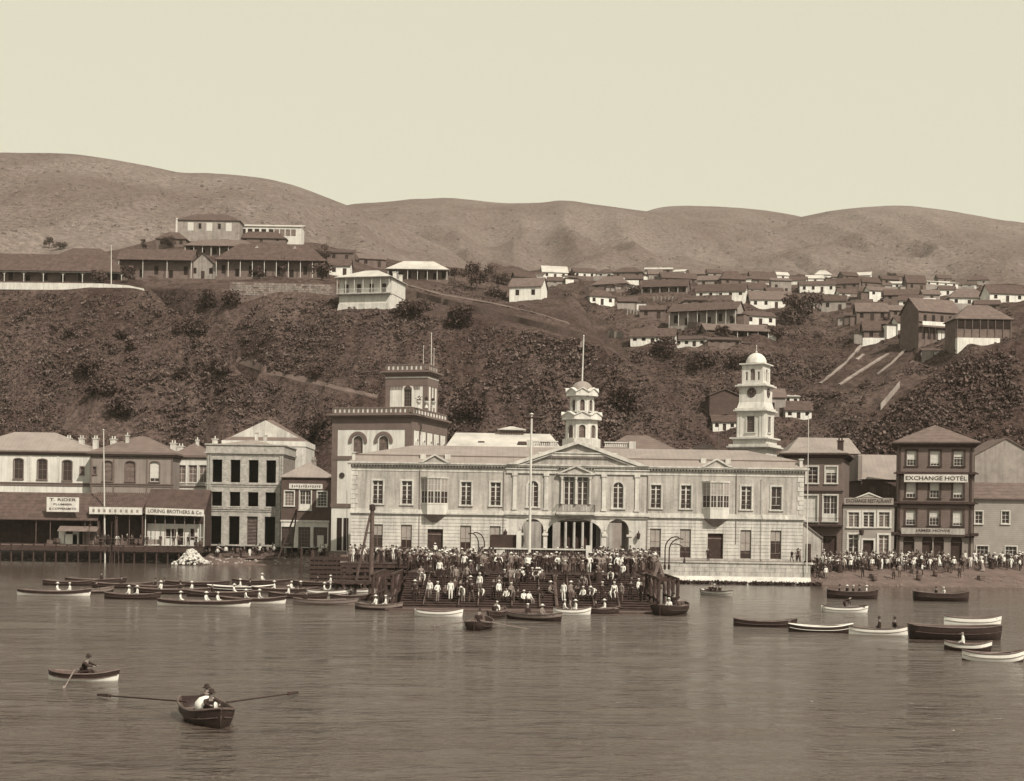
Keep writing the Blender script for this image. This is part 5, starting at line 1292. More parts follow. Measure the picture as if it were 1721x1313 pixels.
# the village on the right hand slopes
V = [  # px0, px1, ridge, eave, base, wall, roof, kind, windows
 (866,900,458,466,475,'b','t','gable',2),(891,913,457,463,476,'w','t','shed',2),(912,954,448,458,469,'w','p','gable',3),(964,1001,451,458,468,'w','t','gable',3),(1003,1030,453,459,468,'w','t','hip',2),(1031,1078,450,458,471,'b','t','hip',3),
 (1084,1130,448,453,462,'b','p','shed',3),(1090,1113,454,461,473,'g','m','gable',1),(1113,1173,459,468,477,'b','t','gable',4),(1173,1212,464,471,482,'g','m','gable',2),(1212,1254,456,470,480,'b','t','hip',2),(1262,1306,457,470,480,'b','t','gable',2),(1296,1330,466,472,494,'g','m','shed',2),(1330,1354,466,471,482,'w','t','gable',1),
 (1356,1384,463,468,476,'w','p','gable',1),(1370,1397,455,462,468,'w','p','hip',1),(1416,1444,458,464,474,'b','t','gable',2),(1396,1442,468,477,486,'b','t','gable',3),(1446,1481,466,475,489,'b','t','gable',2),(1482,1512,464,470,480,'b','t','gable',2),(1524,1557,463,476,489,'b','t','gable',2),(1552,1613,470,475,482,'w','p','shed',4),(1618,1640,474,478,486,'w','t','gable',1),
 (997,1051,465,478,488,'b','m','hip',4),(1079,1154,471,482,492,'b','t','gable',6),(1171,1251,478,490,501,'w','t','gable',5),(1257,1286,476,486,495,'w','t','gable',2),(1345,1403,473,479,492,'w','t','gable',4),(1460,1506,483,489,500,'w','m','gable',3),(1500,1531,472,477,487,'w','p','shed',2),(1488,1541,487,496,506,'b','t','gable',3),
 (991,1033,488,499,513,'w','t','hip',3),(1261,1331,490,504,518,'w','m','gable',4),(1332,1367,497,503,514,'w','t','gable',2),(1381,1421,497,506,523,'g','t','gable',2),(1596,1662,486,501,515,'w','m','hip',3),(1662,1725,480,494,508,'w','t','gable',3),
 (1075,1117,514,521,536,'b','t','gable',2),(1126,1233,510,522,546,'g','t','gable',6),(1235,1305,524,531,547,'w','t','gable',4),(1440,1491,510,524,541,'b','m','gable',3),
 (1060,1133,553,566,577,'w','t','gable',5),(1135,1185,563,571,583,'w','t','shed',4),(1186,1293,546,556,567,'b','m','gable',6),(1190,1246,566,572,584,'b','t','shed',4),(1452,1501,540,556,573,'b','t','gable',2),
 (920,945,466,472,480,'g','t','gable',1),(950,972,462,467,474,'b','t','shed',1),(1052,1080,463,469,477,'b','t','gable',2),(1132,1150,452,457,464,'w','p','shed',1),(1160,1184,455,461,469,'b','m','gable',1),(1190,1212,453,459,466,'g','t','gable',1),(1236,1262,463,469,476,'w','t','shed',1),(1306,1326,458,463,470,'w','p','gable',1),(1398,1418,461,466,473,'g','m','shed',1),(1440,1462,458,463,470,'w','p','gable',1),(1508,1526,460,465,472,'b','t','gable',1),(1576,1600,462,468,475,'b','t','gable',1),(1628,1660,464,471,479,'g','t','hip',2),
 (1034,1058,474,481,490,'g','t','shed',1),(1290,1318,484,491,500,'b','t','gable',1),(1410,1440,486,493,503,'w','t','gable',2),(1430,1456,493,500,510,'b','m','shed',1),(1512,1548,497,505,516,'w','t','gable',2),(1552,1580,488,495,505,'g','m','gable',1),(1580,1606,481,487,496,'w','t','gable',1),
 (1040,1070,500,507,517,'b','t','gable',1),(1150,1186,499,505,514,'b','t','shed',2),(1440,1462,504,510,519,'w','t','gable',1),(1468,1496,508,515,526,'g','t','gable',1),(1496,1532,514,522,534,'b','m','gable',2),(1508,1536,534,542,554,'w','t','gable',1),(1640,1680,505,512,522,'b','t','gable',2),(1420,1446,524,531,541,'b','t','shed',1),(1512,1540,556,564,576,'b','t','gable',1),(1552,1580,584,590,599,'w','t','shed',1),
]
WM = {'w': ('adobe_white', 'whitewashed'), 'g': ('adobe_grey', 'grey'), 'b': ('adobe_brown', 'brown')}
RM = {'t': ('roof_tile', 'dark tiled'), 'm': ('roof_mid', 'greyish'), 'p': ('roof_white', 'pale')}
def ordn(i): return (['first','second','third','fourth','fifth','sixth','seventh','eighth','ninth','tenth','eleventh','twelfth','thirteenth','fourteenth','fifteenth','sixteenth','seventeenth','eighteenth','nineteenth','twentieth'])[i]
rows = {}
for v in V:
    key = 0 if v[4] < 483 else 1 if v[4] < 508 else 2 if v[4] < 530 else 3 if v[4] < 550 else 4
    rows.setdefault((key, v[5]), []).append(v)
rown = ['topmost tier', 'second tier', 'third tier', 'fourth tier', 'lowest tier']
for (key, wl), lst in sorted(rows.items()):
    for i, v in enumerate(sorted(lst, key=lambda q_: q_[0])):
        one = 'only' if len(lst) == 1 else (ordn(i)+' from left')
        nm = WM[wl][1]; rf = RM[v[6]][1]
        lab = f'{nm} village house under {rf} roof, {one} among {nm} ones in {rown[key]}'
        vr, vw, vh, vd = hhouse(v[0], v[1], v[2], v[3], v[4], WM[wl][0], RNG.choice(['roof_tile', 'roof_dark', 'roof_tile']) if v[6] == 't' else RM[v[6]][0], v[7], v[8], name='village_house', label=lab, group='village houses on the hillside', rz=RNG.uniform(-.42, .3), verandah=(v[8] >= 6))
        if RNG.random() < .6:
            sd = RNG.choice([-1, 1]); lw_ = RNG.uniform(1.6, 3.2); lh = vh*RNG.uniform(.55, .8); x0_ = -lw_ if sd < 0 else vw; ld = vd*RNG.uniform(.5, .8)
            lt_ = MB().box(x0_+.02, x0_+lw_-.02, .5, .5+ld, -2.5, lh).build('lean_to', RNG.choice(['adobe_brown', 'adobe_white', 'adobe_grey']), vr)
            MB().add([(x0_-.15,.2,lh+.02),(x0_+lw_+.15,.2,lh+.02),(x0_+lw_+.15,.7+ld,lh+.5),(x0_-.15,.7+ld,lh+.5),(x0_-.15,.2,lh+.12),(x0_+lw_+.15,.2,lh+.12),(x0_+lw_+.15,.7+ld,lh+.6),(x0_-.15,.7+ld,lh+.6)], [(0,3,2,1),(4,5,6,7),(0,1,5,4),(1,2,6,5),(2,3,7,6),(3,0,4,7)]).build('lean_to_roof', RNG.choice(['roof_dark', 'roof_tile', 'roof_mid']), lt_)
        if RNG.random() < .35: chimney(vr, vw*RNG.uniform(.25, .75), vd*.5, vh+.4, .5, 1.3, 'adobe_grey', 0)
        if RNG.random() < .45:
            yw_ = -RNG.uniform(1.2, 2.6); MB().box(-.5, vw*RNG.uniform(.5, 1.0), yw_, yw_+.2, -2.5, .35+RNG.random()*.6).build('yard_wall', RNG.choice(['adobe_brown', 'adobe_grey', 'adobe_white']), vr)
r, w, hh, d = hhouse(1540, 1618, 504, 525, 572, 'adobe_brown', 'roof_mid', 'gable', 0, 8, rz=.3, name='tall_hill_house', label='tall brown two-storey house with balcony above the ravine on the right')
bo = MB().box(.3, w*.8, -1.3, 0, hh*.42, hh*.48).build('balcony', 'timber_worn', r)
MB().box(.3, w*.8, -1.28, -1.2, hh*.48, hh*.62).build('balcony_panel', 'adobe_white', bo)
for i in range(4): link('window', flat_panel(.8, 1.5, 0, 'interior_shade'), r, (w*(.15+.2*i), -.1, hh*.66))
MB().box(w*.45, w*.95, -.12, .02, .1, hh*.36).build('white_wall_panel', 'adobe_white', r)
for i in range(3): link('door', flat_panel(.8, hh*.3, 0, 'interior_shade'), r, (w*(.12+.13*i), -.1, .1))
MB().box(-.2, w+.2, -.35, .02, hh*.62, hh*.64).build('floor_band', 'timber_worn', r)
for i in range(6): MB().bar((.4+w*.15*i, -1.2, 0), (.4+w*.15*i, -1.2, hh*.45), .08).build('balcony_post', 'timber', r)
r, w, hh, d = hhouse(1606, 1700, 514, 537, 578, 'adobe_brown', 'roof_mid', 'hip', 0, 8, name='edge_hill_house', label='white based two-storey house with dark gallery at the right edge of the slope')
MB().box(.1, w-.1, -.1, .02, hh*.62, hh-.1).build('gallery', 'interior_shade', r)  # near-black slab on the wall, the gallery's shade put into its colour
MB().box(-.1, w*.75, -1.6, -.02, -3.2, hh*.2).build('white_base', 'adobe_white', r)
for i in range(8): MB().box(.2+i*(w-.5)/7, .32+i*(w-.5)/7, -.2, -.08, hh*.2, hh).build('post', 'timber_worn', r)
hhouse(1192, 1243, 657, 665, 704, 'boards_dark', 'roof_mid', 'gable', 0, 7, name='dark_barn', label='tall dark boarded barn in the ravine left of the clock tower', ridge='y')
hhouse(1198, 1237, 697, 709, 724, 'adobe_white', 'roof_tile', 'gable', 3, 5, name='ravine_cottage', label='white cottage under dark roof below the barn in the ravine')
hhouse(1291, 1320, 654, 668, 701, 'adobe_grey', 'roof_mid', 'gable', 2, 6, name='ravine_house', label='grey two-storey house just right of the clock tower')
hhouse(1318, 1343, 663, 667, 681, 'adobe_white', 'roof_white', 'shed', 2, 5, name='ravine_house', label='small bright white house uphill right of the clock tower')
hhouse(1320, 1364, 675, 690, 704, 'adobe_white', 'roof_tile', 'gable', 3, 5, name='ravine_house', label='white walled house with broad dark roof in the ravine right of the clock tower')

# washing lines, post-and-board fences
def washing(px0, px1, yb, label, seed, n=5):
    rr = random.Random(seed); h0, h1 = cast(px0, yb)[0], cast(px1, yb)[0]
    o = thing('washing_line', label, 'laundry', h0)
    dv = h1-h0
    for e in (Vector((0, 0, 0)), dv): MB().bar(e+Vector((0, 0, -.5)), e+Vector((0, 0, 1.9)), .06).build('pole', 'timber_worn', o)
    MB().bar((0, 0, 1.85), dv+Vector((0, 0, 1.85)), .015, n=4).build('line', 'cloth_grey', o)
    for i in range(n):
        t = (i+.5)/n; p = dv*t+Vector((0, 0, 1.82)); w_ = rr.uniform(.5, 1.0); l_ = rr.uniform(.8, 1.5)
        u = dv.normalized()*w_/2
        mb = MB(); N = 4
        for k in range(N+1):
            a = u*(-1+2*k/N); mb.v += [tuple(p+a+Vector((0, .08*math.sin(k*2), 0))), tuple(p+a+Vector((0, .12*math.sin(k*2+1), -l_)))]
        for k in range(N): mb.f.append((2*k, 2*k+1, 2*k+3, 2*k+2)); mb.m.append(0)
        mb.build('sheet', 'cloth_white', o)
washing(1052, 1078, 532, 'white laundry on a line left of the brown third-tier hill house', 1, 5)
washing(1096, 1134, 508, 'white laundry strung on the bare slope below the second tier', 2, 6)
washing(1348, 1400, 489, 'row of white laundry in front of the upper village', 3, 8)
washing(1206, 1248, 500, 'laundry hung before the whitewashed second-tier house', 4, 6)
def bfence(px0, y0, px1, y1, hgt, n, label, m='timber_worn'):
    P = lay(px0, y0, px1, y1, n)
    o = thing('board_fence', label, 'fence', P[0])
    for a, c in zip(P, P[1:]):
        u, v_ = a-P[0], c-P[0]
        MB().add([(u.x,u.y,u.z-.4),(v_.x,v_.y,v_.z-.4),(v_.x,v_.y,v_.z+hgt),(u.x,u.y,u.z+hgt),(u.x,u.y+.08,u.z-.4),(v_.x,v_.y+.08,v_.z-.4),(v_.x,v_.y+.08,v_.z+hgt),(u.x,u.y+.08,u.z+hgt)], [(0,1,2,3),(7,6,5,4),(3,2,6,7),(0,3,7,4),(1,5,6,2)]).build('board', m, o)
bfence(700, 500, 985, 572, 1.3, 48, 'dark hedge-like fence running down the edge of the spur', 'timber')
bfence(1022, 566, 1048, 570, 1.6, 8, 'pale slatted fence at the head of the steep slope', 'adobe_grey')
bfence(1128, 550, 1182, 552, 1.6, 10, 'slatted fence under the long grey third-tier house', 'timber_worn')
bfence(1480, 690, 1512, 652, 1.5, 14, 'pale paling fence climbing the ravine on the right', 'adobe_grey')
# ------------------------------------------------------------------ trees and large bushes
def tree(px, yb, hp, wp, label, mats=('leaf_dark', 'leaf'), cat='tree', name='tree', seed=None, trunk=True, group=None, dens=1.0):
    h = cast(px, yb); p = h[0]; k = p.y/F
    H, R_ = hp*k*1.1, wp*k/2*1.35
    o = thing(name, label, cat, p, 0, group)
    rs = np.random.RandomState(int(px*7+yb) if seed is None else seed)
    if trunk:
        mb = MB(); t = max(.08, H*.03)
        mb.bar((0, 0, -.5), (.05*H, 0, H*.45), t, t*.6, 7)
        for i in range(5):
            a = i*1.26; mb.bar((.03*H, 0, H*(.25+.05*i)), (R_*.6*math.cos(a), R_*.6*math.sin(a), H*(.55+.07*i)), t*.5, t*.2, 5)
        mb.build('trunk', 'bark', o)
    Q = []; MI = []
    nc = max(5, int(9*dens))
    for i in range(nc):
        a = rs.uniform(0, 6.28); rr = R_*rs.uniform(.1, .72); zc_ = H*rs.uniform(.22 if trunk else .05, .72)
        f_ = 1-.45*abs(zc_/H-.45)
        sz = R_*rs.uniform(.3, .5)*f_+.15
        n_ = int((60+40*rs.rand())*min(2.2, .6+R_/3)*dens)
        Q.append(leaf_cloud(rs, n_, sz, sz*.8, .10+.07*sz, (rr*math.cos(a), rr*math.sin(a), zc_-sz*.5))); MI += [0 if rs.rand() < .6 else 1]*n_
    quads_obj('crown', np.concatenate(Q), mats, o, MI)
    return o
T = [(800,486,46,52,'rounded dusky tree beside the pale roofed bungalow'),(764,470,22,22,'small dark tree at the right end of the pale roof'),(543,444,36,34,'dark tree behind the pillared house roof'),(212,444,26,26,'dark tree between the left terrace roofs'),(285,417,22,22,'round tree beside the tiled kiosk'),(240,420,22,12,'slim tree on the upper left terrace'),(477,466,42,16,'tall slender tree in front of the pillared house'),(384,468,22,32,'leafy shrub at the left end of the pillared house'),(436,468,20,26,'dark shrub in the middle of the pillared verandah'),(540,471,30,40,'bushy tree at the right end of the pillared house'),(350,402,16,10,'little conical tree before the brick mansion'),(395,404,16,14,'dark bush at the right corner of the brick mansion'),(430,424,10,26,'low hedge above the long gallery house'),(167,476,24,34,'dark bush growing through the arcaded verandah'),(215,476,34,24,'dark tree beside the deep verandah house'),(82,418,24,16,'tree at the left edge below the far hill'),(100,420,14,22,'bush at the left edge below the far hill'),
 (1352,528,34,70,'grove of dark trees filling the gully of the village'),(1330,545,26,50,'lower dark tree in the village gully'),(1300,570,22,30,'bush on the bare shoulder of the ravine'),(1215,566,20,24,'dark tree among the lowest village houses'),(1105,600,30,60,'dark tree mass below the lowest white cottage'),(1250,625,30,40,'dark tree behind the dome of the clock tower'),(1180,625,34,46,'tree on the slope left of the clock tower'),(835,500,14,40,'low scrub tree left of the white spur house'),(845,478,18,30,'tree behind the white spur house'),(960,470,14,18,'tree on the upper village edge'),(1070,495,12,26,'bush below the long brown village house'),(1500,470,12,20,'bush between upper right village roofs'),(1560,560,20,24,'bush below the tall brown house'),(640,445,14,12,'dark tree behind the balcony house')]
for (px, yb, hp, wp, lab) in T: tree(px, yb, hp, wp, lab)
B_ = [(352,512,22,44,'dark bush at the left foot of the retaining wall'),(395,508,14,40,'low bush against the retaining wall'),(318,560,30,56,'long dark thicket on the ridge of the left spur'),(531,636,26,26,'round dark bush on the middle slope'),(178,660,34,60,'large dark bush low on the left spur'),(205,700,40,60,'dark thicket above the grey house roof'),(120,565,16,22,'small dark bush at the left of the spur'),(207,570,16,20,'dark bush high on the left spur'),(222,590,16,18,'second dark bush high on the left spur'),(372,628,26,40,'dark bush near the lower ridge of the spur'),(305,640,30,22,'dark upright bush in the middle of the spur'),(150,630,26,44,'dark bush at the left of the spur face'),(700,525,20,50,'dark hedge mass right of the balcony house'),(775,545,26,50,'dark clump under the edge of the spur field'),(860,760,30,60,'dark bush mass above the white roofed hall'),(1050,690,40,50,'dark hollow of bushes right of the cupola'),(790,700,30,70,'dark bush mass below the cliff'),(530,740,50,60,'dark foliage filling the gully beside the tower building'),(110,742,26,36,'dark bush over the cream house roof'),(750,740,26,40,'bush on slope right of tower building')]
for (px, yb, hp, wp, lab) in B_: tree(px, yb, hp, wp, lab, cat='bush', name='bush', trunk=False, dens=1.3)
# ------------------------------------------------------------------ quay, wharf, landing steps
QX0, QX1 = W(566, 945, 179).x, W(1362, 965, 179).x
QY = 179.0
qa = MB().box(QX0, QX1, QY+.25, 201, -3, GZ-.015).build('quay', 'sand'); struct(qa)
q0 = W(1108, 960, QY).x
qw = thing('quay_wall', 'pale stone quay wall under the right wing of the long building', 'wall', (q0, QY, 0))
L_ = QX1-q0
sm = {}
for row, (z0, z1) in enumerate(((.95, 1.5), (1.5, 2.05), (2.05, 2.6))):
    n = 15; off = .5 if row % 2 else 0
    for i in range(n+1):
        a, c = max(0, (i-off)*L_/n), min(L_, (i+1-off)*L_/n)
        if c-a < .2: continue
        MB().box(a+.012, c-.012, -.0-RNG.uniform(0, .04), .28, z0+.012, z1-.012).build('stone', 'quay_stone', qw)
MB().box(-.05, L_+.1, -.15, .6, 2.6, GZ+.06).build('coping', 'quay_stone', qw)
MB().frustum(-.1, L_+.1, -.9, .26, -1.5, 0, L_, -.12, .26, .95).build('footing', 'quay_foot', qw)
wd = struct(quads_obj('waterline_weed', np.concatenate([leaf_cloud(np.random.RandomState(i), 16, .5, .3, .12, (q0+RNG.uniform(-.5, L_+1), QY-.75-RNG.random()*.7, -.05)) for i in range(260)]), ['weed']), 'stuff')
# timber wharf in front of the palace and the landing stage that steps down to the water
WX0, WX1, WY0 = W(573, 950, 150).x, W(1113, 955, 150).x, 150.0
wh = thing('timber_wharf', 'broad dark timber wharf carrying the crowd before the long building', 'wharf', (0, 0, 0))
nb = 60
for i in range(nb):
    y0 = WY0+(QY+.25-WY0)*i/nb; y1 = WY0+(QY+.25-WY0)*(i+1)/nb
    MB().box(WX0+RNG.uniform(-.05, .05), WX1+RNG.uniform(-.05, .05), y0+.01, y1-.01, GZ-.09, GZ+.002+RNG.uniform(0, .008)).build('plank', 'timber_dark', wh)
MB().box(WX0, WX1, WY0+.05, WY0+.35, GZ-.45, GZ-.1).build('edge_beam', 'timber_dark', wh)
pil = MB().bar((0, 0, -3), (0, 0, GZ-.1), .2, .18, 8).mesh('pile', 'timber_dark')
for i in range(16):
    for y in (WY0+.3, 160, 170): link('pile', pil, wh, (WX0+.3+(WX1-WX0-.6)*i/15, y, 0))
for i in range(3): MB().box(WX0, WX1, WY0+.1, WY0+.2, .5+i*.65, .8+i*.65).build('fender_board', 'timber_dark', wh)
LX0, LX1 = -9.2, 11.6
ls = thing('landing_steps', 'wide dark wooden landing steps going down to the water', 'steps', (0, 0, 0))
for i in range(40):
    y0 = 127.2+(WY0-127.2)*i/40; y1 = 127.2+(WY0-127.2)*(i+1)/40
    MB().box(LX0, LX1, y0+.01, y1-.01, GZ-.1, GZ+.006*(i % 2)).build('plank', 'timber_dark', ls)
NS = 15
stm = MB().box(LX0, LX1, 0, .62, -.07, 0).box(LX0, LX1, .05, .1, -.2, -.07).mesh('step', 'timber_dark')
for i in range(NS):
    link('step', stm, ls, (RNG.uniform(-.05, .05), 127.2-(i+1)*.66, GZ-(i+1)*.168))
yb, zb_ = 127.2-NS*.66, GZ-NS*.168
MB().box(LX0-1.0, LX1+.8, yb-1.6, yb-.05, zb_-.18, zb_-.05).build('lower_stage', 'timber', ls)
MB().box(LX0-.6, LX1+.4, yb-2.4, yb-1.7, zb_-.35, zb_-.2).build('lower_stage', 'timber', ls)
for i in range(11):
    x = LX0+.1+(LX1-LX0-.2)*i/10
    MB().bar((x, 127.5, GZ-.35), (x, yb, zb_-.35), .14, n=4).build('stringer', 'timber_dark', ls)
for x in (-7.2, -4.3, -2.7, .1, 2.4, 3.8, 4.9, 6.9, 9.0):
    MB().bar((x, 127.2, GZ+.09), (x, yb+.1, zb_+.22), .055 if abs(x-3.8) > .1 else .13, n=5).build('hand_rail', 'timber', ls)
for i in range(12):
    for y in (yb+.4, 122.5, 127.6, 138): MB().bar((LX0+.3+(LX1-LX0-.6)*i/11, y, -3), (LX0+.3+(LX1-LX0-.6)*i/11, y, min(GZ-.3, zb_-.3+max(0, (y-yb))*.255)), .17, n=7).build('pile', 'timber_dark', ls)
# side frames of the landing
for (x, s) in ((LX1+.7, 1), (LX0-.7, -1)):
    o = thing('timber_trestle', 'braced open timber trestle at the '+('right' if s > 0 else 'left')+' of the landing steps', 'trestle', (x, 0, 0))
    for y in (119, 122.5, 126, 129.5):
        for xx in (0, s*1.6): MB().bar((xx, y, -2.5), (xx, y, GZ+.1), .15, n=6).build('post', 'timber_dark', o)
        MB().bar((-.2*s, y, GZ-.1), (s*1.8, y, GZ-.1), .11, n=4).build('crossbeam', 'timber_dark', o)
    for xx in (0, s*1.6):
        for z in (GZ+.05, 1.0): MB().bar((xx, 118.6, z), (xx, 130, z), .12, n=4).build('beam', 'timber_dark', o)
        MB().bar((xx, 119, .2), (xx, 125.8, GZ-.2), .09, n=5).build('brace', 'timber', o)
o = thing('leaning_spar', 'pale squared timber leaning at the right corner of the landing', 'timber', W(1090, 985, 128))
MB().bar((0, 0, -1), (.9, 0, 2.2), .2, n=4).build('beam', 'timber_worn', o); MB().bar((.9, 0, 2.2), (1.9, .2, -.8), .16, n=4).build('strut', 'timber_worn', o)
# dark hoarding with pale coping, its raised box and white posts
hy = 163.0
hx0, hx1 = W(805, 930, hy).x, W(988, 932, hy).x; hz = W(900, 924, hy).z
ho = thing('dark_hoarding', 'dark boarded platform front with pale coping behind the crowd', 'hoarding', (0, hy, GZ))
n = 44
for i in range(n): MB().box(hx0+(hx1-hx0)*i/n+.008, hx0+(hx1-hx0)*(i+1)/n-.008, -.03-.015*(i % 2), .03, 0, hz-GZ).build('board', 'dark_paint', ho)
MB().box(hx0-.1, hx1+.1, -.2, .25, hz-GZ, hz-GZ+.16).build('coping', 'stucco_pale', ho)
MB().box(W(825, 915, hy).x, W(868, 915, hy).x, .3, 2.2, hz-GZ+.16, W(845, 899, hy).z-GZ).build('raised_box', 'dark_paint', ho)
for px in (872, 989): 
    x = W(px, 910, hy).x; MB().box(x-.28, x+.28, -.26, .3, hz-GZ-(.0 if px < 900 else .9), W(px, 893 if px < 900 else 917, hy).z-GZ).build('white_post', 'white_paint', ho)
MB().box(W(834, 950, hy).x, W(848, 950, hy).x, -.1, -.05, .9, 1.6).build('notice_board', 'stucco_pale', ho)
staff(889.5, 945, 698, 152, .17, 'tall white mast with crosstree rising from the crowd on the wharf', dx=4, cross=.9)
staff(1356, 950, 700, 178.5, .07, 'thin white pole at the right end of the long building', dx=3)
staff(177, 945, 724, 222, .13, 'white topped pole standing before the wharf sheds on the left', dx=-3)
staff(1208, 764, 716, 205, .05, 'thin pole against the clock tower base', 'timber_worn')
staff(583, 925, 800, 200, .05, 'slender pale pole at the left corner of the long building')
staff(1132, 640, 572, 338, .16, 'dark telegraph pole below the hillside village', 'timber_dark')
# crane
cp = on_z(622, 992, 0); cy = 138.0
c0 = W(623, 985, cy)
cr = thing('timber_crane', 'tall dark timber derrick post with raking strut on the wharf edge', 'crane', (c0.x, cy, 0))
tp = W(626, 849, cy)
MB().bar((0, 0, -3), (tp.x-c0.x, 0, tp.z), .26, .2, 8).build('mast', 'timber', cr)
MB().lathe([(.3, tp.z-.5), (.3, tp.z), (.1, tp.z+.1)], tp.x-c0.x, 0, 8).build('mast_cap', 'iron', cr)
st = W(596, 962, cy); s2 = W(622, 866, cy)
MB().bar((st.x-c0.x, .2, st.z-1.5), (s2.x-c0.x, 0, s2.z), .14, .12, 6).build('raking_strut', 'timber', cr)
m1, m2 = W(613, 896, cy), W(624, 896, cy); MB().bar((m1.x-c0.x, 0, m1.z), (m2.x-c0.x, 0, m2.z), .06).build('tie', 'timber', cr)
MB().box(-3.5, 1.0, -.6, .8, GZ-1.6, GZ-1.3).build('platform', 'timber_dark', cr)
for x in (-3.3, -1.5): MB().bar((x, 0, -3), (x, 0, GZ-1.3), .16).build('pile', 'timber_dark', cr)
# leaning ladder frame by the dark house
o = thing('sheer_legs', 'dark wooden sheer legs in front of the small dark house', 'hoist', W(478, 925, 216))
a = Vector((0, 0, -1.2)); MB().bar((-.9, 0, -1.2), (1.6, 1, 6.2), .14).build('leg', 'timber_dark', o); MB().bar((1.0, 0, -1.2), (1.62, 1, 6.2), .12).build('leg', 'timber_dark', o); MB().bar((-.2, .2, 1.0), (1.2, .2, 1.0), .08).build('rung', 'timber_dark', o)
# davits
def davit(px, yb, Y, hgt, reach, lab):
    o = thing('davit', lab, 'davit', (W(px, yb, Y).x, Y, GZ))
    pts = [(0, 0, -.2), (0, 0, hgt*.6)]+[(reach*(1-math.cos(t)), 0, hgt*.6+hgt*.4*math.sin(t)) for t in np.linspace(.25, 1.9, 8)]
    MB().path(pts, .07, 6).build('arm', 'iron', o); MB().lathe([(.16, -.1), (.12, .35)], 0, 0, 8).build('socket', 'iron', o)
davit(804, 925, 166, 3.2, -.9, 'left of two curved iron davits before the long building'); davit(814, 925, 166, 3.3, -1.0, 'right of two curved iron davits before the long building')
davit(1117, 975, 150, 3.3, 1.1, 'tall curved iron davit at the right corner of the wharf'); davit(1124, 975, 150.5, 3.1, 1.1, 'second curved iron davit at the right corner of the wharf'); davit(1150, 955, 176, 2.2, -1.2, 'small curved iron davit on the quay wall')

# ------------------------------------------------------------------ wharf sheds at the left, on stilts over the shore
NWX = ['third', 'second', 'fourth', 'first']
SY = 222.0; DZ = W(200, 916, SY).z
jt = thing('stilt_jetty', 'dark timber jetty on stilts under the left wharf sheds', 'jetty', (0, SY, 0))
jx0, jx1 = W(-60, 915, SY).x, W(343, 918, SY).x
for i in range(14): MB().box(jx0, jx1, -.4+i*.62, .2+i*.62-.01, DZ-.12, DZ-.005*(i % 2)).build('plank', 'timber_dark', jt)
for z in (DZ-.35, DZ-.62, DZ-.88): MB().box(jx0, jx1, -.42, -.32, z-.12, z+.12).build('facing_board', 'timber_dark', jt)
for i in range(22): MB().bar((jx0+.4+(jx1-jx0-.8)*i/21, -.1, -1.5), (jx0+.4+(jx1-jx0-.8)*i/21, -.1, DZ-.12), .14, n=6).build('stilt', 'timber_dark', jt)
def shed(px0, px1, y_ridge, y_eave, label, roof='roof_tile', d=6.5):
    x0, x1 = W(px0, 880, SY).x, W(px1, 880, SY).x
    o = thing('wharf_shed', label, 'shed', (x0, SY+.3, DZ)); w = x1-x0
    ze = W((px0+px1)/2, y_eave, SY).z-DZ; zr = W((px0+px1)/2, y_ridge, SY+d*.55).z-DZ
    rb = MB(); rb.add([(-.1,-.6,ze-.2),(w-.1,-.6,ze-.2),(w-.1,d*.6,zr),(-.1,d*.6,zr),(-.1,-.6,ze-.05),(w-.1,-.6,ze-.05),(w-.1,d*.6,zr+.15),(-.1,d*.6,zr+.15)], [(0,3,2,1),(4,5,6,7),(0,1,5,4),(1,2,6,5),(2,3,7,6),(3,0,4,7)])
    rb.build('roof', roof, o)
    mb = MB().box(0, .15, 0, d*.6, 0, ze).box(w-.15, w, 0, d*.6, 0, ze).box(0, w, d*.6, d*.6+.2, 0, zr); mb.build('wall', 'timber_dark', o)
    return o, w, ze, zr, d
o, w, ze, zr, d = shed(-60, 166, 829, 872, 'dark shed with large white plumber sign at the far left')
sign(o, W(108, 850, SY).x-o.location.x, W(108, 848, SY-1).z-DZ, 54*SY/F, 25*SY/F, [('T. RIDER', .72, .62, 4.1), ('PLUMBER', .0, .42, 2.9), ('& COPPERSMITH', -.68, .48, 4.2)], y=-1.0)
for px, y0, y1, wdt, m_ in ((102, 893, 914, 1.0, 'cloth_white'), (117, 898, 916, 2.0, 'cloth_white'), (150, 893, 916, 2.4, 'cloth_grey'), (125, 886, 916, .9, 'white_paint'), (141, 884, 915, .15, 'timber_worn')):
    x = W(px, 900, SY).x-o.location.x; za, zb2 = W(px, y0, SY).z-DZ, W(px, y1, SY).z-DZ
    MB().box(x-wdt/2, x+wdt/2, .3, .8, max(0, zb2), za).build('stall_panel', m_, o)
for px in (60, 84, 142, 164): x = W(px, 900, SY).x-o.location.x; MB().bar((x, -.2, 0), (x, -.2, ze-.2), .08).build('post', 'timber', o)
x0, x1 = W(100, 880, SY).x-o.location.x, W(166, 880, SY).x-o.location.x
MB().add([(x0,-1.4,2.0),(x1,-1.4,2.0),(x1,0,2.75),(x0,0,2.75),(x0,-1.4,2.07),(x1,-1.4,2.07),(x1,0,2.82),(x0,0,2.82)], [(0,3,2,1),(4,5,6,7),(0,1,5,4),(1,2,6,5),(3,0,4,7)]).build('awning', 'timber_worn', o)
o, w, ze, zr, d = shed(150, 241, 830, 856, 'open wharf shed with ribbed tile roof and long illegible white sign')
for i in range(26):                                        # each course of half-round tiles
    x = w*i/26+.15; MB().bar((x, -.6, ze), (x, d*.6, zr+.18), .1, n=5).build('tile_rib', 'roof_tile', o)
so = sign(o, w/2, W(195, 858.5, SY).z-DZ, w-.2, 1.15, [], y=-.75)
mb = MB()
for i in range(9): mb.box(-3.6+i*.85, -3.6+i*.85+.35, -.09, -.07, -.25, .2)
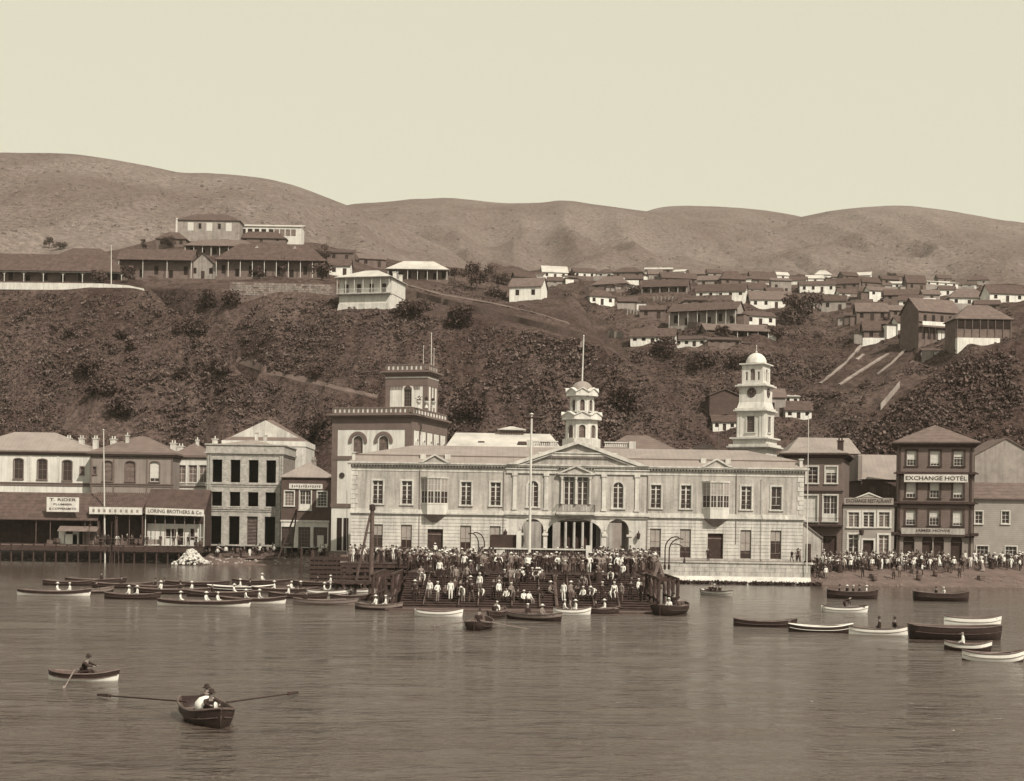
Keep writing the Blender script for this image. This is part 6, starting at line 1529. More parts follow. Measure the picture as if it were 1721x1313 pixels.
struct(mb.build('worn_lettering', 'stucco_grey', so), 'stuff')
for i in range(5): x = .2+i*(w-.4)/4; MB().bar((x, -.2, 0), (x, -.2, ze-.2), .08).build('post', 'timber', o)
mb = MB().box(.1, w-.1, -.32, -.26, .95, 1.02).box(.1, w-.1, -.32, -.26, .5, .55); mb.build('railing', 'timber_worn', o)
o, w, ze, zr, d = shed(242, 345, 824, 862, 'wharf shed with plain dark roof, trading sign and white front', 'roof_dark')
sign(o, w/2+.1, W(293, 860.5, SY).z-DZ, w-.5, 1.1, [('LORING BROTHERS & Co', 0, .78, w-1.2)], y=-.75, tilt=math.radians(1.2))
ops = [(w*.36, 1.1, .75, 1.5, 0), (w*.45, 1.1, .75, 1.5, 0), (w*.56, .1, .9, 2.6, 0), (w*.76, .9, .7, 1.8, 0)]
mb = MB(); wall_front(mb, w-.3, 3.4, ops, 1.2, .15, .15, 0); mb.build('shop_front', 'white_paint', o)
for (c, zb, ow, oh, r_) in ops: window(o, c, zb, ow, oh, 'plain', y=1.3, frame='timber', glass='interior_shade')
MB().box(.1, w-.1, -.3, -.25, 1.35, 1.42).box(.1, w-.1, -.3, -.25, .0, .08).build('balcony_rail', 'white_paint', o)
for i in range(7): x = .2+i*(w-.4)/6; MB().bar((x, -.2, 0), (x, -.2, ze-.2), .07).build('post', 'white_paint' if i in (0, 6) else 'timber_worn', o)
MB().box(.2, 2.6, -.1, 0, .2, .95).build('stall_panel', 'stucco_grey', o)
for j, (px, yt, dx) in enumerate(((192, 866, 2), (184, 880, 4), (200, 872, -3), (150, 884, 0))):
    staff(px, 946, yt, 220.5, .1, NWX[j]+' from left of the thin dark poles standing in the mud before the sheds', 'timber_dark', dx=dx)
# heap of pale rubble and scattered stones below the warehouse
RS = random.Random(12)
hp_ = W(322, 944, 219)
rub = thing('stone_heap', 'pale heap of broken stone on the shore below the warehouse', 'stones', (hp_.x, 219, .3))
stones = []
for j in range(5):
    bmx = bmesh.new(); bmesh.ops.create_icosphere(bmx, subdivisions=1, radius=.25)
    for v in bmx.verts: v.co *= RS.uniform(.7, 1.25); v.co.z *= .75
    me = bpy.data.meshes.new('stone'); bmx.to_mesh(me); bmx.free(); me.materials.append(MATS['rubble']); stones.append(me)
for i in range(230):
    x = RS.gauss(0, 1.15); y = RS.gauss(0, .9); z = max(0, 2.1*math.exp(-(x*x/2.6+y*y/1.6)))-.1+RS.uniform(-.1, .1)
    oo = link('stone', RS.choice(stones), rub, (x, y, z), RS.uniform(0, 6), (RS.uniform(.6, 1.4),)*3)
sr = []
for i in range(260):
    x = RS.uniform(-90, -24); y = shore_y(x)+RS.uniform(.4, 5); z = gz(x, y)
    s = RS.uniform(.5, 1.3); sr.append((x, y, z, s))
mbs = MB()
for (x, y, z, s) in sr:
    me = RS.choice(stones); mbs.add([(x+v.co.x*s, y+v.co.y*s, z+v.co.z*s) for v in me.vertices], [tuple(p.vertices) for p in me.polygons])
struct(mbs.build('shore_stones', 'adobe_grey'), 'stuff')
# dark bulkhead / hulk frame at the left end of the wharf
o = thing('dark_bulkhead', 'dark timber bulkhead of piles and planks left of the crane', 'bulkhead', (W(545, 950, 175).x, 175, 0))
for i in range(12): MB().bar((-1.5+i*.55, RS.uniform(-.2, .2), -2), (-1.5+i*.55, 0, 2.6+RS.uniform(-.4, .9)), .25, .22, 7).build('pile', 'timber_dark', o)
for i in range(5): MB().box(-1.8, 5.2, -.45, -.25, .1+i*.55, .5+i*.55).build('plank', 'dark_paint', o)
MB().box(2.0, 3.6, -.6, -.46, 2.0, 2.25).build('pale_board', 'cloth_grey', o)
for j, (px, y) in enumerate(((505, 955), (525, 962))):
    o = thing('mooring_post', ('left' if j == 0 else 'right')+' of two dark mooring posts in the shallows below the small dark house', 'post', W(px, y, 190)); o.location.z = 0
    MB().bar((0, 0, -2), (.1, 0, 3.4-j*.5), .16, n=7).build('shaft', 'timber_dark', o)

# ------------------------------------------------------------------ people
J = ['pel','chest','neck','head','crown','shl','ell','wrl','hal','shr','elr','wrr','har','hil','knl','anl','tol','hir','knr','anr','tor']
EDG = [('pel','chest'),('chest','neck'),('neck','head'),('head','crown'),('chest','shl'),('shl','ell'),('ell','wrl'),('wrl','hal'),('chest','shr'),('shr','elr'),('elr','wrr'),('wrr','har'),('pel','hil'),('hil','knl'),('knl','anl'),('anl','tol'),('pel','hir'),('hir','knr'),('knr','anr'),('anr','tor')]
RAD = dict(pel=(.15,.11),chest=(.17,.12),neck=(.058,.058),head=(.085,.095),crown=(.07,.08),sh=(.07,.065),el=(.048,.048),wr=(.034,.034),ha=(.045,.028),hi=(.105,.1),kn=(.07,.07),an=(.045,.05),to=(.04,.035))
BASE = dict(pel=(0,0,.92),chest=(0,.01,1.28),neck=(0,0,1.44),head=(0,-.02,1.55),crown=(0,-.01,1.64),
  shl=(-.19,0,1.36),ell=(-.25,.02,1.08),wrl=(-.25,-.05,.83),hal=(-.24,-.08,.73),shr=(.19,0,1.36),elr=(.25,.02,1.08),wrr=(.25,-.05,.83),har=(.24,-.08,.73),
  hil=(-.1,0,.86),knl=(-.11,-.02,.48),anl=(-.11,.02,.08),tol=(-.12,-.13,.04),hir=(.1,0,.86),knr=(.11,-.02,.48),anr=(.11,.02,.08),tor=(.12,-.13,.04))
def pose(**k):
    p = dict(BASE); p.update(k); return p
POSES = {
 'stand': pose(),
 'arms': pose(ell=(-.33,.05,1.1),wrl=(-.2,-.16,1.0),hal=(-.12,-.2,1.0),elr=(.33,.05,1.1),wrr=(.2,-.16,1.02),har=(.1,-.2,1.03)),
 'point': pose(elr=(.34,-.18,1.2),wrr=(.42,-.36,1.3),har=(.45,-.44,1.33),knl=(-.12,-.1,.49),anl=(-.12,-.1,.08),tol=(-.12,-.26,.04)),
 'stride': pose(knl=(-.11,-.14,.5),anl=(-.11,-.2,.1),tol=(-.12,-.34,.05),knr=(.11,.08,.48),anr=(.11,.25,.12),tor=(.12,.12,.04),elr=(.27,-.1,1.1),wrr=(.25,-.28,.95),har=(.24,-.34,.9),ell=(-.27,.14,1.1),wrl=(-.27,.14,.85),hal=(-.27,.12,.76)),
 'bend': pose(pel=(0,.1,.9),chest=(0,-.2,1.1),neck=(0,-.36,1.16),head=(0,-.45,1.2),crown=(0,-.53,1.25),shl=(-.19,-.26,1.12),shr=(.19,-.26,1.12),ell=(-.24,-.35,.86),elr=(.24,-.35,.86),wrl=(-.2,-.42,.62),wrr=(.2,-.42,.62),hal=(-.18,-.45,.54),har=(.18,-.45,.54),hil=(-.1,.1,.86),hir=(.1,.1,.86)),
 'sit': pose(pel=(0,.02,.12),chest=(0,.0,.48),neck=(0,-.02,.64),head=(0,-.04,.75),crown=(0,-.03,.84),shl=(-.19,0,.56),shr=(.19,0,.56),ell=(-.25,-.06,.3),elr=(.25,-.06,.3),wrl=(-.2,-.28,.2),wrr=(.2,-.28,.2),hal=(-.16,-.36,.18),har=(.16,-.36,.18),hil=(-.1,-.02,.1),hir=(.1,-.02,.1),knl=(-.13,-.42,.14),knr=(.13,-.42,.14),anl=(-.13,-.46,-.28),anr=(.13,-.46,-.28),tol=(-.13,-.6,-.32),tor=(.13,-.6,-.32)),
 'row': pose(pel=(0,.1,.12),chest=(0,-.08,.46),neck=(0,-.16,.61),head=(0,-.2,.71),crown=(0,-.22,.8),shl=(-.2,-.1,.54),shr=(.2,-.1,.54),ell=(-.27,-.34,.44),elr=(.27,-.34,.44),wrl=(-.16,-.56,.4),wrr=(.16,-.56,.4),hal=(-.12,-.64,.4),har=(.12,-.64,.4),hil=(-.1,.06,.1),hir=(.1,.06,.1),knl=(-.14,-.36,.22),knr=(.14,-.36,.22),anl=(-.13,-.55,-.2),anr=(.13,-.55,-.2),tol=(-.13,-.68,-.22),tor=(.13,-.68,-.22)),
}
def figure(P):
    me = bpy.data.meshes.new('person'); idx = {j: i for i, j in enumerate(J)}
    me.from_pydata([P[j] for j in J], [(idx[a], idx[b_]) for a, b_ in EDG], [])
    o = bpy.data.objects.new('person', me); COL.objects.link(o)
    md = o.modifiers.new('s', 'SKIN'); md.use_smooth_shade = True
    sv = me.skin_vertices[0].data
    for j in J:
        r = RAD.get(j) or RAD[j[:2]]; sv[idx[j]].radius = r; sv[idx[j]].use_root = (j == 'pel')
    ss = o.modifiers.new('u', 'SUBSURF'); ss.levels = 1; ss.render_levels = 1
    dg = bpy.context.evaluated_depsgraph_get(); dg.update()
    m2 = bpy.data.meshes.new_from_object(o.evaluated_get(dg)); bpy.data.objects.remove(o)
    mi = []
    for f in m2.polygons:
        c = f.center; best = (9, None)
        for a, b_ in EDG:
            A_, B2 = Vector(P[a]), Vector(P[b_]); t = max(0, min(1, (c-A_).dot(B2-A_)/(B2-A_).length_squared)); dd = (c-A_-(B2-A_)*t).length
            dd -= (RAD.get(b_) or RAD[b_[:2]])[0]*.6
            if dd < best[0]: best = (dd, b_)
        k = best[1]
        mi.append(0 if k in ('head', 'crown', 'hal', 'har', 'neck') else 3 if k in ('tol', 'tor') else 2 if k[:2] in ('hi', 'kn', 'an') else 1)
    m2.materials.clear()
    for k in range(4): m2.materials.append(MATS['skin'])
    m2.polygons.foreach_set('material_index', mi); m2.polygons.foreach_set('use_smooth', [True]*len(mi))
    return m2
FIG = {k: figure(v) for k, v in POSES.items()}
# a woman in a long gown and shawl: the same torso, gown grown on
def gown(me):
    m2 = me.copy(); bm_ = bmesh.new(); bm_.from_mesh(m2)
    prof = [(.16, 1.02), (.2, .9), (.3, .55), (.38, .2), (.42, .02)]; N = 12; rings = []
    for r, z in prof: rings.append([bm_.verts.new((r*math.cos(2*math.pi*i/N)*(1+.05*(i % 2)), r*.9*math.sin(2*math.pi*i/N)*(1+.05*(i % 2)), z)) for i in range(N)])
    for a, b_ in zip(rings, rings[1:]):
        for i in range(N):
            f = bm_.faces.new((a[i], b_[i], b_[(i+1) % N], a[(i+1) % N])); f.material_index = 2; f.smooth = True
    f = bm_.faces.new(rings[-1]); f.material_index = 2
    bm_.to_mesh(m2); bm_.free(); return m2
FIG['gown'] = gown(FIG['arms'])
OUT = {'dark': ('cloth_dark', 'cloth_dark'), 'darkmid': ('cloth_dark', 'cloth_mid'), 'mid': ('cloth_mid', 'cloth_dark'), 'shirt': ('cloth_white', 'cloth_dark'), 'white': ('cloth_white', 'cloth_white'), 'grey': ('cloth_grey', 'cloth_mid'), 'shirtgrey': ('cloth_white', 'cloth_grey')}
FM = {}
def fig_mesh(p, out_):
    if (p, out_) not in FM:
        m2 = FIG[p].copy()
        for i, k in enumerate(('skin', OUT[out_][0], OUT[out_][1], 'hat_dark')): m2.materials[i] = MATS[k]
        FM[(p, out_)] = m2
    return FM[(p, out_)]
HAT = {
 'bowler': MB().lathe([(.145, 0), (.15, .02), (.095, .03), (.095, .1), (.06, .14), (.01, .15)], 0, 0, 10).mesh('hat', 'hat_dark', True),
 'top': MB().lathe([(.15, 0), (.15, .015), (.09, .02), (.095, .2), (.09, .2)], 0, 0, 10).mesh('hat', 'hat_dark'),
 'straw': MB().lathe([(.21, 0), (.21, .015), (.1, .03), (.09, .1), (.02, .12)], 0, 0, 10).mesh('hat', 'hat_straw', True),
 'cap': MB().lathe([(.105, -.02), (.12, .03), (.09, .08), (.02, .09)], 0, 0, 10).mesh('hat', 'hat_straw', True),
}
HW = {'dark': 'cloth_dark'}
PEOPLE = []
def person(*a, **k): PEOPLE.append((a, k))
def make_person(loc, p='stand', out_='dark', hat='bowler', rz=0.0, s=1.0, label='', group=None):
    o = link('person', fig_mesh(p, out_), None, loc, rz, (s, s, s)); tag(o, label, 'person', group)
    if hat:
        q_ = POSES.get(p, POSES['arms'])['crown']; link('hat', HAT[hat], o, (q_[0], q_[1], q_[2]+.005))
    return o
PR = random.Random(21)
def rnd_out(white):
    r = PR.random()
    if r < white: return PR.choice(['shirt', 'white', 'shirtgrey', 'shirt'])
    return PR.choice(['dark', 'dark', 'dark', 'darkmid', 'mid', 'mid', 'grey'])
def rnd_hat(): return PR.choice(['bowler', 'bowler', 'top', 'straw', 'bowler', None, 'bowler', 'cap', 'bowler', None])
DC = {'dark': 'dark-clad', 'darkmid': 'dark-clad', 'mid': 'dark-clad', 'grey': 'grey-clad', 'shirt': 'white-shirted', 'white': 'white-clad', 'shirtgrey': 'white-shirted'}
DESC = {'dark': 'dark clothes', 'darkmid': 'dark clothes', 'mid': 'dark clothes', 'grey': 'grey clothes', 'shirt': 'white shirt', 'white': 'white clothes', 'shirtgrey': 'white shirt'}
def crowd(n, area, zf, white, where, grp, gowns=.08, mind=.42, poses=('stand', 'arms', 'stand', 'point', 'stride')):
    pts = []; tries = 0
    while len(pts) < n and tries < n*60:
        tries += 1; x, y = area(PR)
        if any((x-a)**2+(y-c)**2 < mind**2 for a, c in pts): continue
        pts.append((x, y))
    for (x, y) in pts:
        g = PR.random() < gowns; ot = rnd_out(white); h_ = rnd_hat()
        ht = {'bowler': 'in dark round hat', 'top': 'in tall dark hat', 'straw': 'in broad pale hat', 'cap': 'in pale cap', None: 'without hat'}[h_]
        if g: h_ = None; ht = 'in long gown'
        person((x, y, zf(x, y)), 'gown' if g else PR.choice(poses), ot, h_, PR.uniform(-1.1, 1.1), PR.uniform(.93, 1.05), f'{DC[ot]} person {ht}, @ from left {where}', grp)
def band(px0, px1, Y0, Y1):
    def f(r):
        Y = r.uniform(Y0, Y1); px = r.uniform(px0, px1); return W(px, 930, Y).x, Y
    return f
wz = lambda x, y: GZ+.012
crowd(76, band(664, 830, 137, 160), wz, .11, 'in crowd left of mast', 'crowd on the wharf left of the mast')
crowd(44, band(688, 850, 127.6, 137), wz, .14, 'near steps head at left', 'people at the head of the landing steps')
crowd(62, band(832, 1004, 127.6, 140), wz, .13, 'before the dark hoarding', 'people standing before the dark hoarding')
crowd(80, band(992, 1106, 140, 164), wz, .12, 'in crowd right of hoarding', 'crowd on the wharf right of the hoarding')
crowd(40, band(1000, 1080, 127.6, 140), wz, .2, 'at right landing corner', 'people at the right corner of the landing')
crowd(34, band(586, 668, 150.5, 165), wz, .15, 'beside the timber crane', 'people by the timber crane')
pz_ = hz-GZ
crowd(22, band(905, 985, 164.2, 168), lambda x, y: GZ+.012, .25, 'behind the hoarding coping', 'people behind the hoarding coping')
# carrier trestles people stand on behind the hoarding
MB().box(W(900, 920, 166).x-.5, W(988, 920, 166).x, .6, 6.5, 0.02, .05).build('platform', 'timber', ho)
crowd(10, band(1000, 1060, 171, 176), wz, .3, 'in front of the right arch', 'people in front of the right arch')
crowd(4, band(1330, 1346, 180.5, 183), lambda x, y: GZ, .0, 'at the right end of the quay', 'people at the right end of the quay')
person((W(731, 930, 184.2).x, 184.2, GZ), 'stand', 'shirt', 'straw', 0, 1.0, 'person in white shirt standing in the left doorway under the bay')
person((W(1190, 930, 181.5).x, 181.5, GZ), 'stand', 'dark', 'bowler', 0, 1.0, 'person in dark clothes beside the right doorway')
def beach(px0, px1, py0, py1):
    def f(r):
        for _ in range(50):
            px, py = r.uniform(px0, px1), r.uniform(py0, py1)
            d = (W(px, py, 100)-Vector((0, 0, CAMZ))).normalized(); h = GROUND.ray_cast(Vector((0, 0, CAMZ)), d)
            if h[0] is not None and h[0].y > shore_y(h[0].x)+.8: return h[0].x, h[0].y
        return 60.0, 190.0
    return f
gzf = lambda x, y: gz(x, y)
crowd(48, beach(1384, 1440, 945, 962), gzf, .34, 'on beach before corner house', 'beach crowd before the corner house', .22)
crowd(46, beach(1440, 1505, 945, 959), gzf, .3, 'on beach before the restaurant', 'beach crowd before the restaurant', .18)
crowd(50, beach(1505, 1590, 946, 961), gzf, .3, 'on beach before the hotel', 'beach crowd before the hotel', .12)
crowd(42, beach(1590, 1721, 947, 961), gzf, .34, 'on beach right of hotel', 'beach crowd right of the hotel doors', .12)
crowd(18, beach(1362, 1392, 955, 974), gzf, .1, 'on slope at quay end', 'people on the slope at the quay end', .1)
crowd(8, beach(1440, 1620, 960, 974), gzf, .2, 'on open sand', 'people on the open sand', .1)
crowd(40, beach(345, 560, 929, 938), gzf, .3, 'on shore below the warehouse', 'people on the left shore', .1)
def on_steps(r):
    while True:
        y = r.uniform(yb+.3, 127); x = r.uniform(LX0+.5, LX1-.5)
        if r.random() < .25+.75*(y-yb)/10: return x, y
STEPCROWD = on_steps
crowd(14, lambda r: (r.uniform(W(150, 910, SY).x, W(342, 910, SY).x), SY-.25+r.uniform(0, .3)), lambda x, y: DZ+.01, .3, 'on the stilt jetty', 'people on the stilt jetty', .1)
# figures on the steps, sitting and standing where the photograph has them
def stepz(y): return GZ if y > 127.2 else (zb_-.05 if y < yb else GZ-(int((127.2-y)/.66)+1)*.168)
def on_step(px, py):
    for k in range(400):
        y = 113.5+k*.05
        p = W(px, py, y)
        if p.z <= stepz(y)+.03: return p.x, y, stepz(y)+.01
    p = W(px, py, 127); return p.x, 127.0, GZ
STEPS = [(712,990,'bend','shirt','cap'),(722,1010,'stand','shirtgrey',None),(735,1012,'arms','shirtgrey','cap'),(757,1010,'stand','white','bowler'),(764,1004,'stand','mid','bowler'),(778,1012,'bend','shirtgrey','straw'),(773,1008,'arms','dark',None),(806,998,'stand','shirtgrey','cap'),(829,1005,'arms','dark','bowler'),(838,1012,'stand','shirt','cap'),(851,1008,'sit','shirt',None),(862,1014,'bend','grey',None),(870,1008,'sit','dark','bowler'),(880,1012,'sit','shirt','cap'),(889,1010,'sit','shirtgrey',None),(947,1014,'stand','white','bowler'),(959,1012,'stand','grey','straw'),(980,1006,'sit','shirt','cap'),(990,1006,'sit','dark','bowler'),(1000,1012,'bend','shirt','straw'),(1012,1012,'stand','dark','cap'),(1025,1018,'bend','shirt','bowler'),(1032,1012,'stand','shirt','cap'),(1044,1014,'stand','grey',None),(1060,1008,'arms','dark','bowler'),(700,1000,'sit','dark','bowler'),(748,1000,'sit','mid',None),(1028,985,'bend','shirt',None),(745,985,'stand','dark','bowler'),(905,1002,'sit','dark','bowler'),(925,996,'sit','mid','straw')]
PD = {'sit': 'sitting', 'bend': 'bending over', 'stand': 'standing', 'arms': 'standing with folded arms'}
for i, (px, py, p, ot, h_) in enumerate(STEPS):
    x, y, z = on_step(px, py)
    side = 'left part' if px < 800 else 'middle' if px < 930 else 'right part'
    person((x, y, z), p, ot, h_, PR.uniform(-.9, .9), 1.0, f'{DC[ot]} person {PD[p]}, @ from left on {side} of landing steps', 'people on the landing steps')
for i in range(16):
    px = 848+i*4.2+PR.uniform(-1, 1)
    x, y, z = on_step(px, 972+PR.uniform(-1, 4)); ot = PR.choice(['shirt', 'grey', 'shirtgrey', 'dark', 'mid', 'dark'])
    person((x, y, z), 'sit', ot, PR.choice(['straw', 'cap', 'bowler', None]), PR.uniform(-.5, .5), 1.0, f'{DC[ot]} person, @ from left sitting along the top step', 'row of sitters on the top step')

crowd(46, on_steps, lambda x, y: stepz(y)+.01, .1, 'among those on the steps', 'people scattered on the steps', .06, .5, ('stand', 'arms', 'stand', 'stride', 'bend', 'sit', 'sit'))
# ------------------------------------------------------------------ boats
def hull_mesh(L, Bm, D, fwd=1.0, transom=.0, sheer=.25, top='hull_white', bot='hull_white', inn='hull_wood', strake=.3):
    N, K = 17, 8; draft = .22
    mb = MB()
    def sec(t, inset):
        s = abs(t)
        f = max(0.0, 1-s**2.6) if not (transom and t < 0) else max(transom, 1-s**3*(1-transom))
        hb = max(.02, Bm/2*f**.75-inset)
        zt = D+sheer*s**2.4*(1.15 if t > 0 else .8); zk = -draft*(1-.75*s**4)+inset*1.2
        xs = t*(L/2-(inset if s > .9 else 0))
        out_ = []
        for k in range(-K, K+1):
            a = k/K; y = hb*math.copysign(abs(math.sin(a*math.pi/2))**.8, a); z = zk+(zt-zk)*(1-math.cos(a*math.pi/2))**1.0
            out_.append((xs+(.12*L*.12*(z/D) if t > .95 else 0), y, z))
        return out_
    M = 2*K+1; ts = np.linspace(-1, 1, N)
    for ins in (0, .05):
        o0 = len(mb.v)
        for t in ts: mb.v += sec(t, ins)
        for i in range(N-1):
            for k in range(M-1):
                q_ = (o0+i*M+k, o0+(i+1)*M+k, o0+(i+1)*M+k+1, o0+i*M+k+1)
                kk = abs(k+.5-K)/K
                mb.f.append(q_ if ins == 0 else q_[::-1]); mb.m.append(2 if ins else (0 if kk > 1-strake else 1))
        if ins == 0 and transom: mb.f.append(tuple(o0+k for k in range(M))); mb.m.append(0)
    rail = []
    for sgn in (0, M-1): rail.append([Vector(mb.v[i*M+sgn]) for i in range(N)])
    return mb.mesh('hull', [top, bot, inn], True), rail, sec
def boat(px, py, Lp, rz, top, bot, label, transom=0.0, D=.42, Bm=None, sheer=.2, crew=(), strake=.3, railm='hull_wood', oars=0, inn='hull_wood', name='rowing_boat', L=None, group='boats on the bay', Ys=1.0, awn=None):
    p = on_z(px, py, 0); k = p.y/F
    L = L or max(2.4, Lp*k/max(.25, abs(math.cos(rz))))
    Bm = Bm or min(2.2, max(1.15, L*.24))
    me, rail, sec = hull_mesh(L, Bm, D, transom=transom, sheer=sheer, top=top, bot=bot, inn=inn, strake=strake)
    o = thing(name, label, 'boat', (p.x, p.y, 0.0), rz, group)
    link('hull', me, o)
    mb = MB()
    for r_ in rail: mb.path(r_, .045, 5)
    mb.build('gunwale', railm, o)
    N2 = len(rail[0]); mb = MB()
    for sg in (-1, 1):
        pts_ = [Vector(sec(t, 0)[8+sg*6])+Vector((0, sg*.012, 0)) for t in np.linspace(-.97, .97, 13)]
        mb.path(pts_, .022, 4)
    mb.build('rubbing_strake', railm if railm != 'hull_wood' else 'timber', o)
    rr_ = random.Random(int(px*3+py))
    for i in range(rr_.choice([1, 2, 2, 3]) if not oars else 0):
        y_ = rr_.uniform(-.3, .3)*Bm; MB().bar((-L*.36, y_, D*.62+.1), (L*.3, y_+rr_.uniform(-.2, .2), D*.62+.16+rr_.uniform(0, .15)), .032, .028, 5).bar((L*.3, y_, D*.62+.2), (L*.3+.5, y_, D*.62+.22), .07, .05, 4).build('stowed_oar', 'oar', o)
    nt_ = max(2, int(L/1.5))
    for i in range(nt_):
        x = -L*.3+L*.6*i/(nt_-1) if nt_ > 1 else 0; hb = Bm/2*max(.05, 1-abs(2*x/L)**2.6)**.75-.06
        MB().box(x-.13, x+.13, -hb, hb, D*.55, D*.55+.05).build('thwart', 'timber_worn', o)
    MB().box(-L*.36, L*.36, -Bm*.22, Bm*.22, -.06, -.02).build('floor_boards', 'timber', o)
    if transom: MB().box(-L/2-.1, -L/2-.03, -.04, .04, -.2, D+.15).build('rudder', top, o)
    for i in range(oars):
        s = 1 if i % 2 else -1; x = -L*.12+(i//2)*.9
        a = Vector((x, s*Bm*.1, D+.12)); b_ = Vector((x+.5, s*(Bm/2+2.3), .0))
        ob = MB().bar(a, b_, .035, .03, 6); u = (b_-a).normalized(); ob.bar(b_-u*.1, b_+u*.6, .09, .06, 4); ob.build('oar', 'oar', o)
    c, s_ = math.cos(rz), math.sin(rz)
    for i, (fx, p_, ot, h_) in enumerate(crew):
        lx = fx*L/2; z = D*.55+.05 if p_ in ('sit', 'row') else .0
        ly = PR.uniform(-.15, .15)
        side = 'bow' if fx > .3 else 'stern' if fx < -.3 else 'middle'
        person((p.x+lx*c-ly*s_, p.y+lx*s_+ly*c, z), p_, ot, h_, rz+PR.choice([math.pi/2, -math.pi/2])+PR.uniform(-.3, .3), 1.0, f'{DC[ot]} boatman at {side} of '+' '.join(label.replace(',', '').split()[:9]), 'boatmen')
    return o
wh_, dk, gr, wd_ = 'hull_white', 'hull_dark', 'hull_grey', 'hull_wood'
S = lambda fx, ot='shirt', h_='straw', p_='sit': (fx, p_, ot, h_)
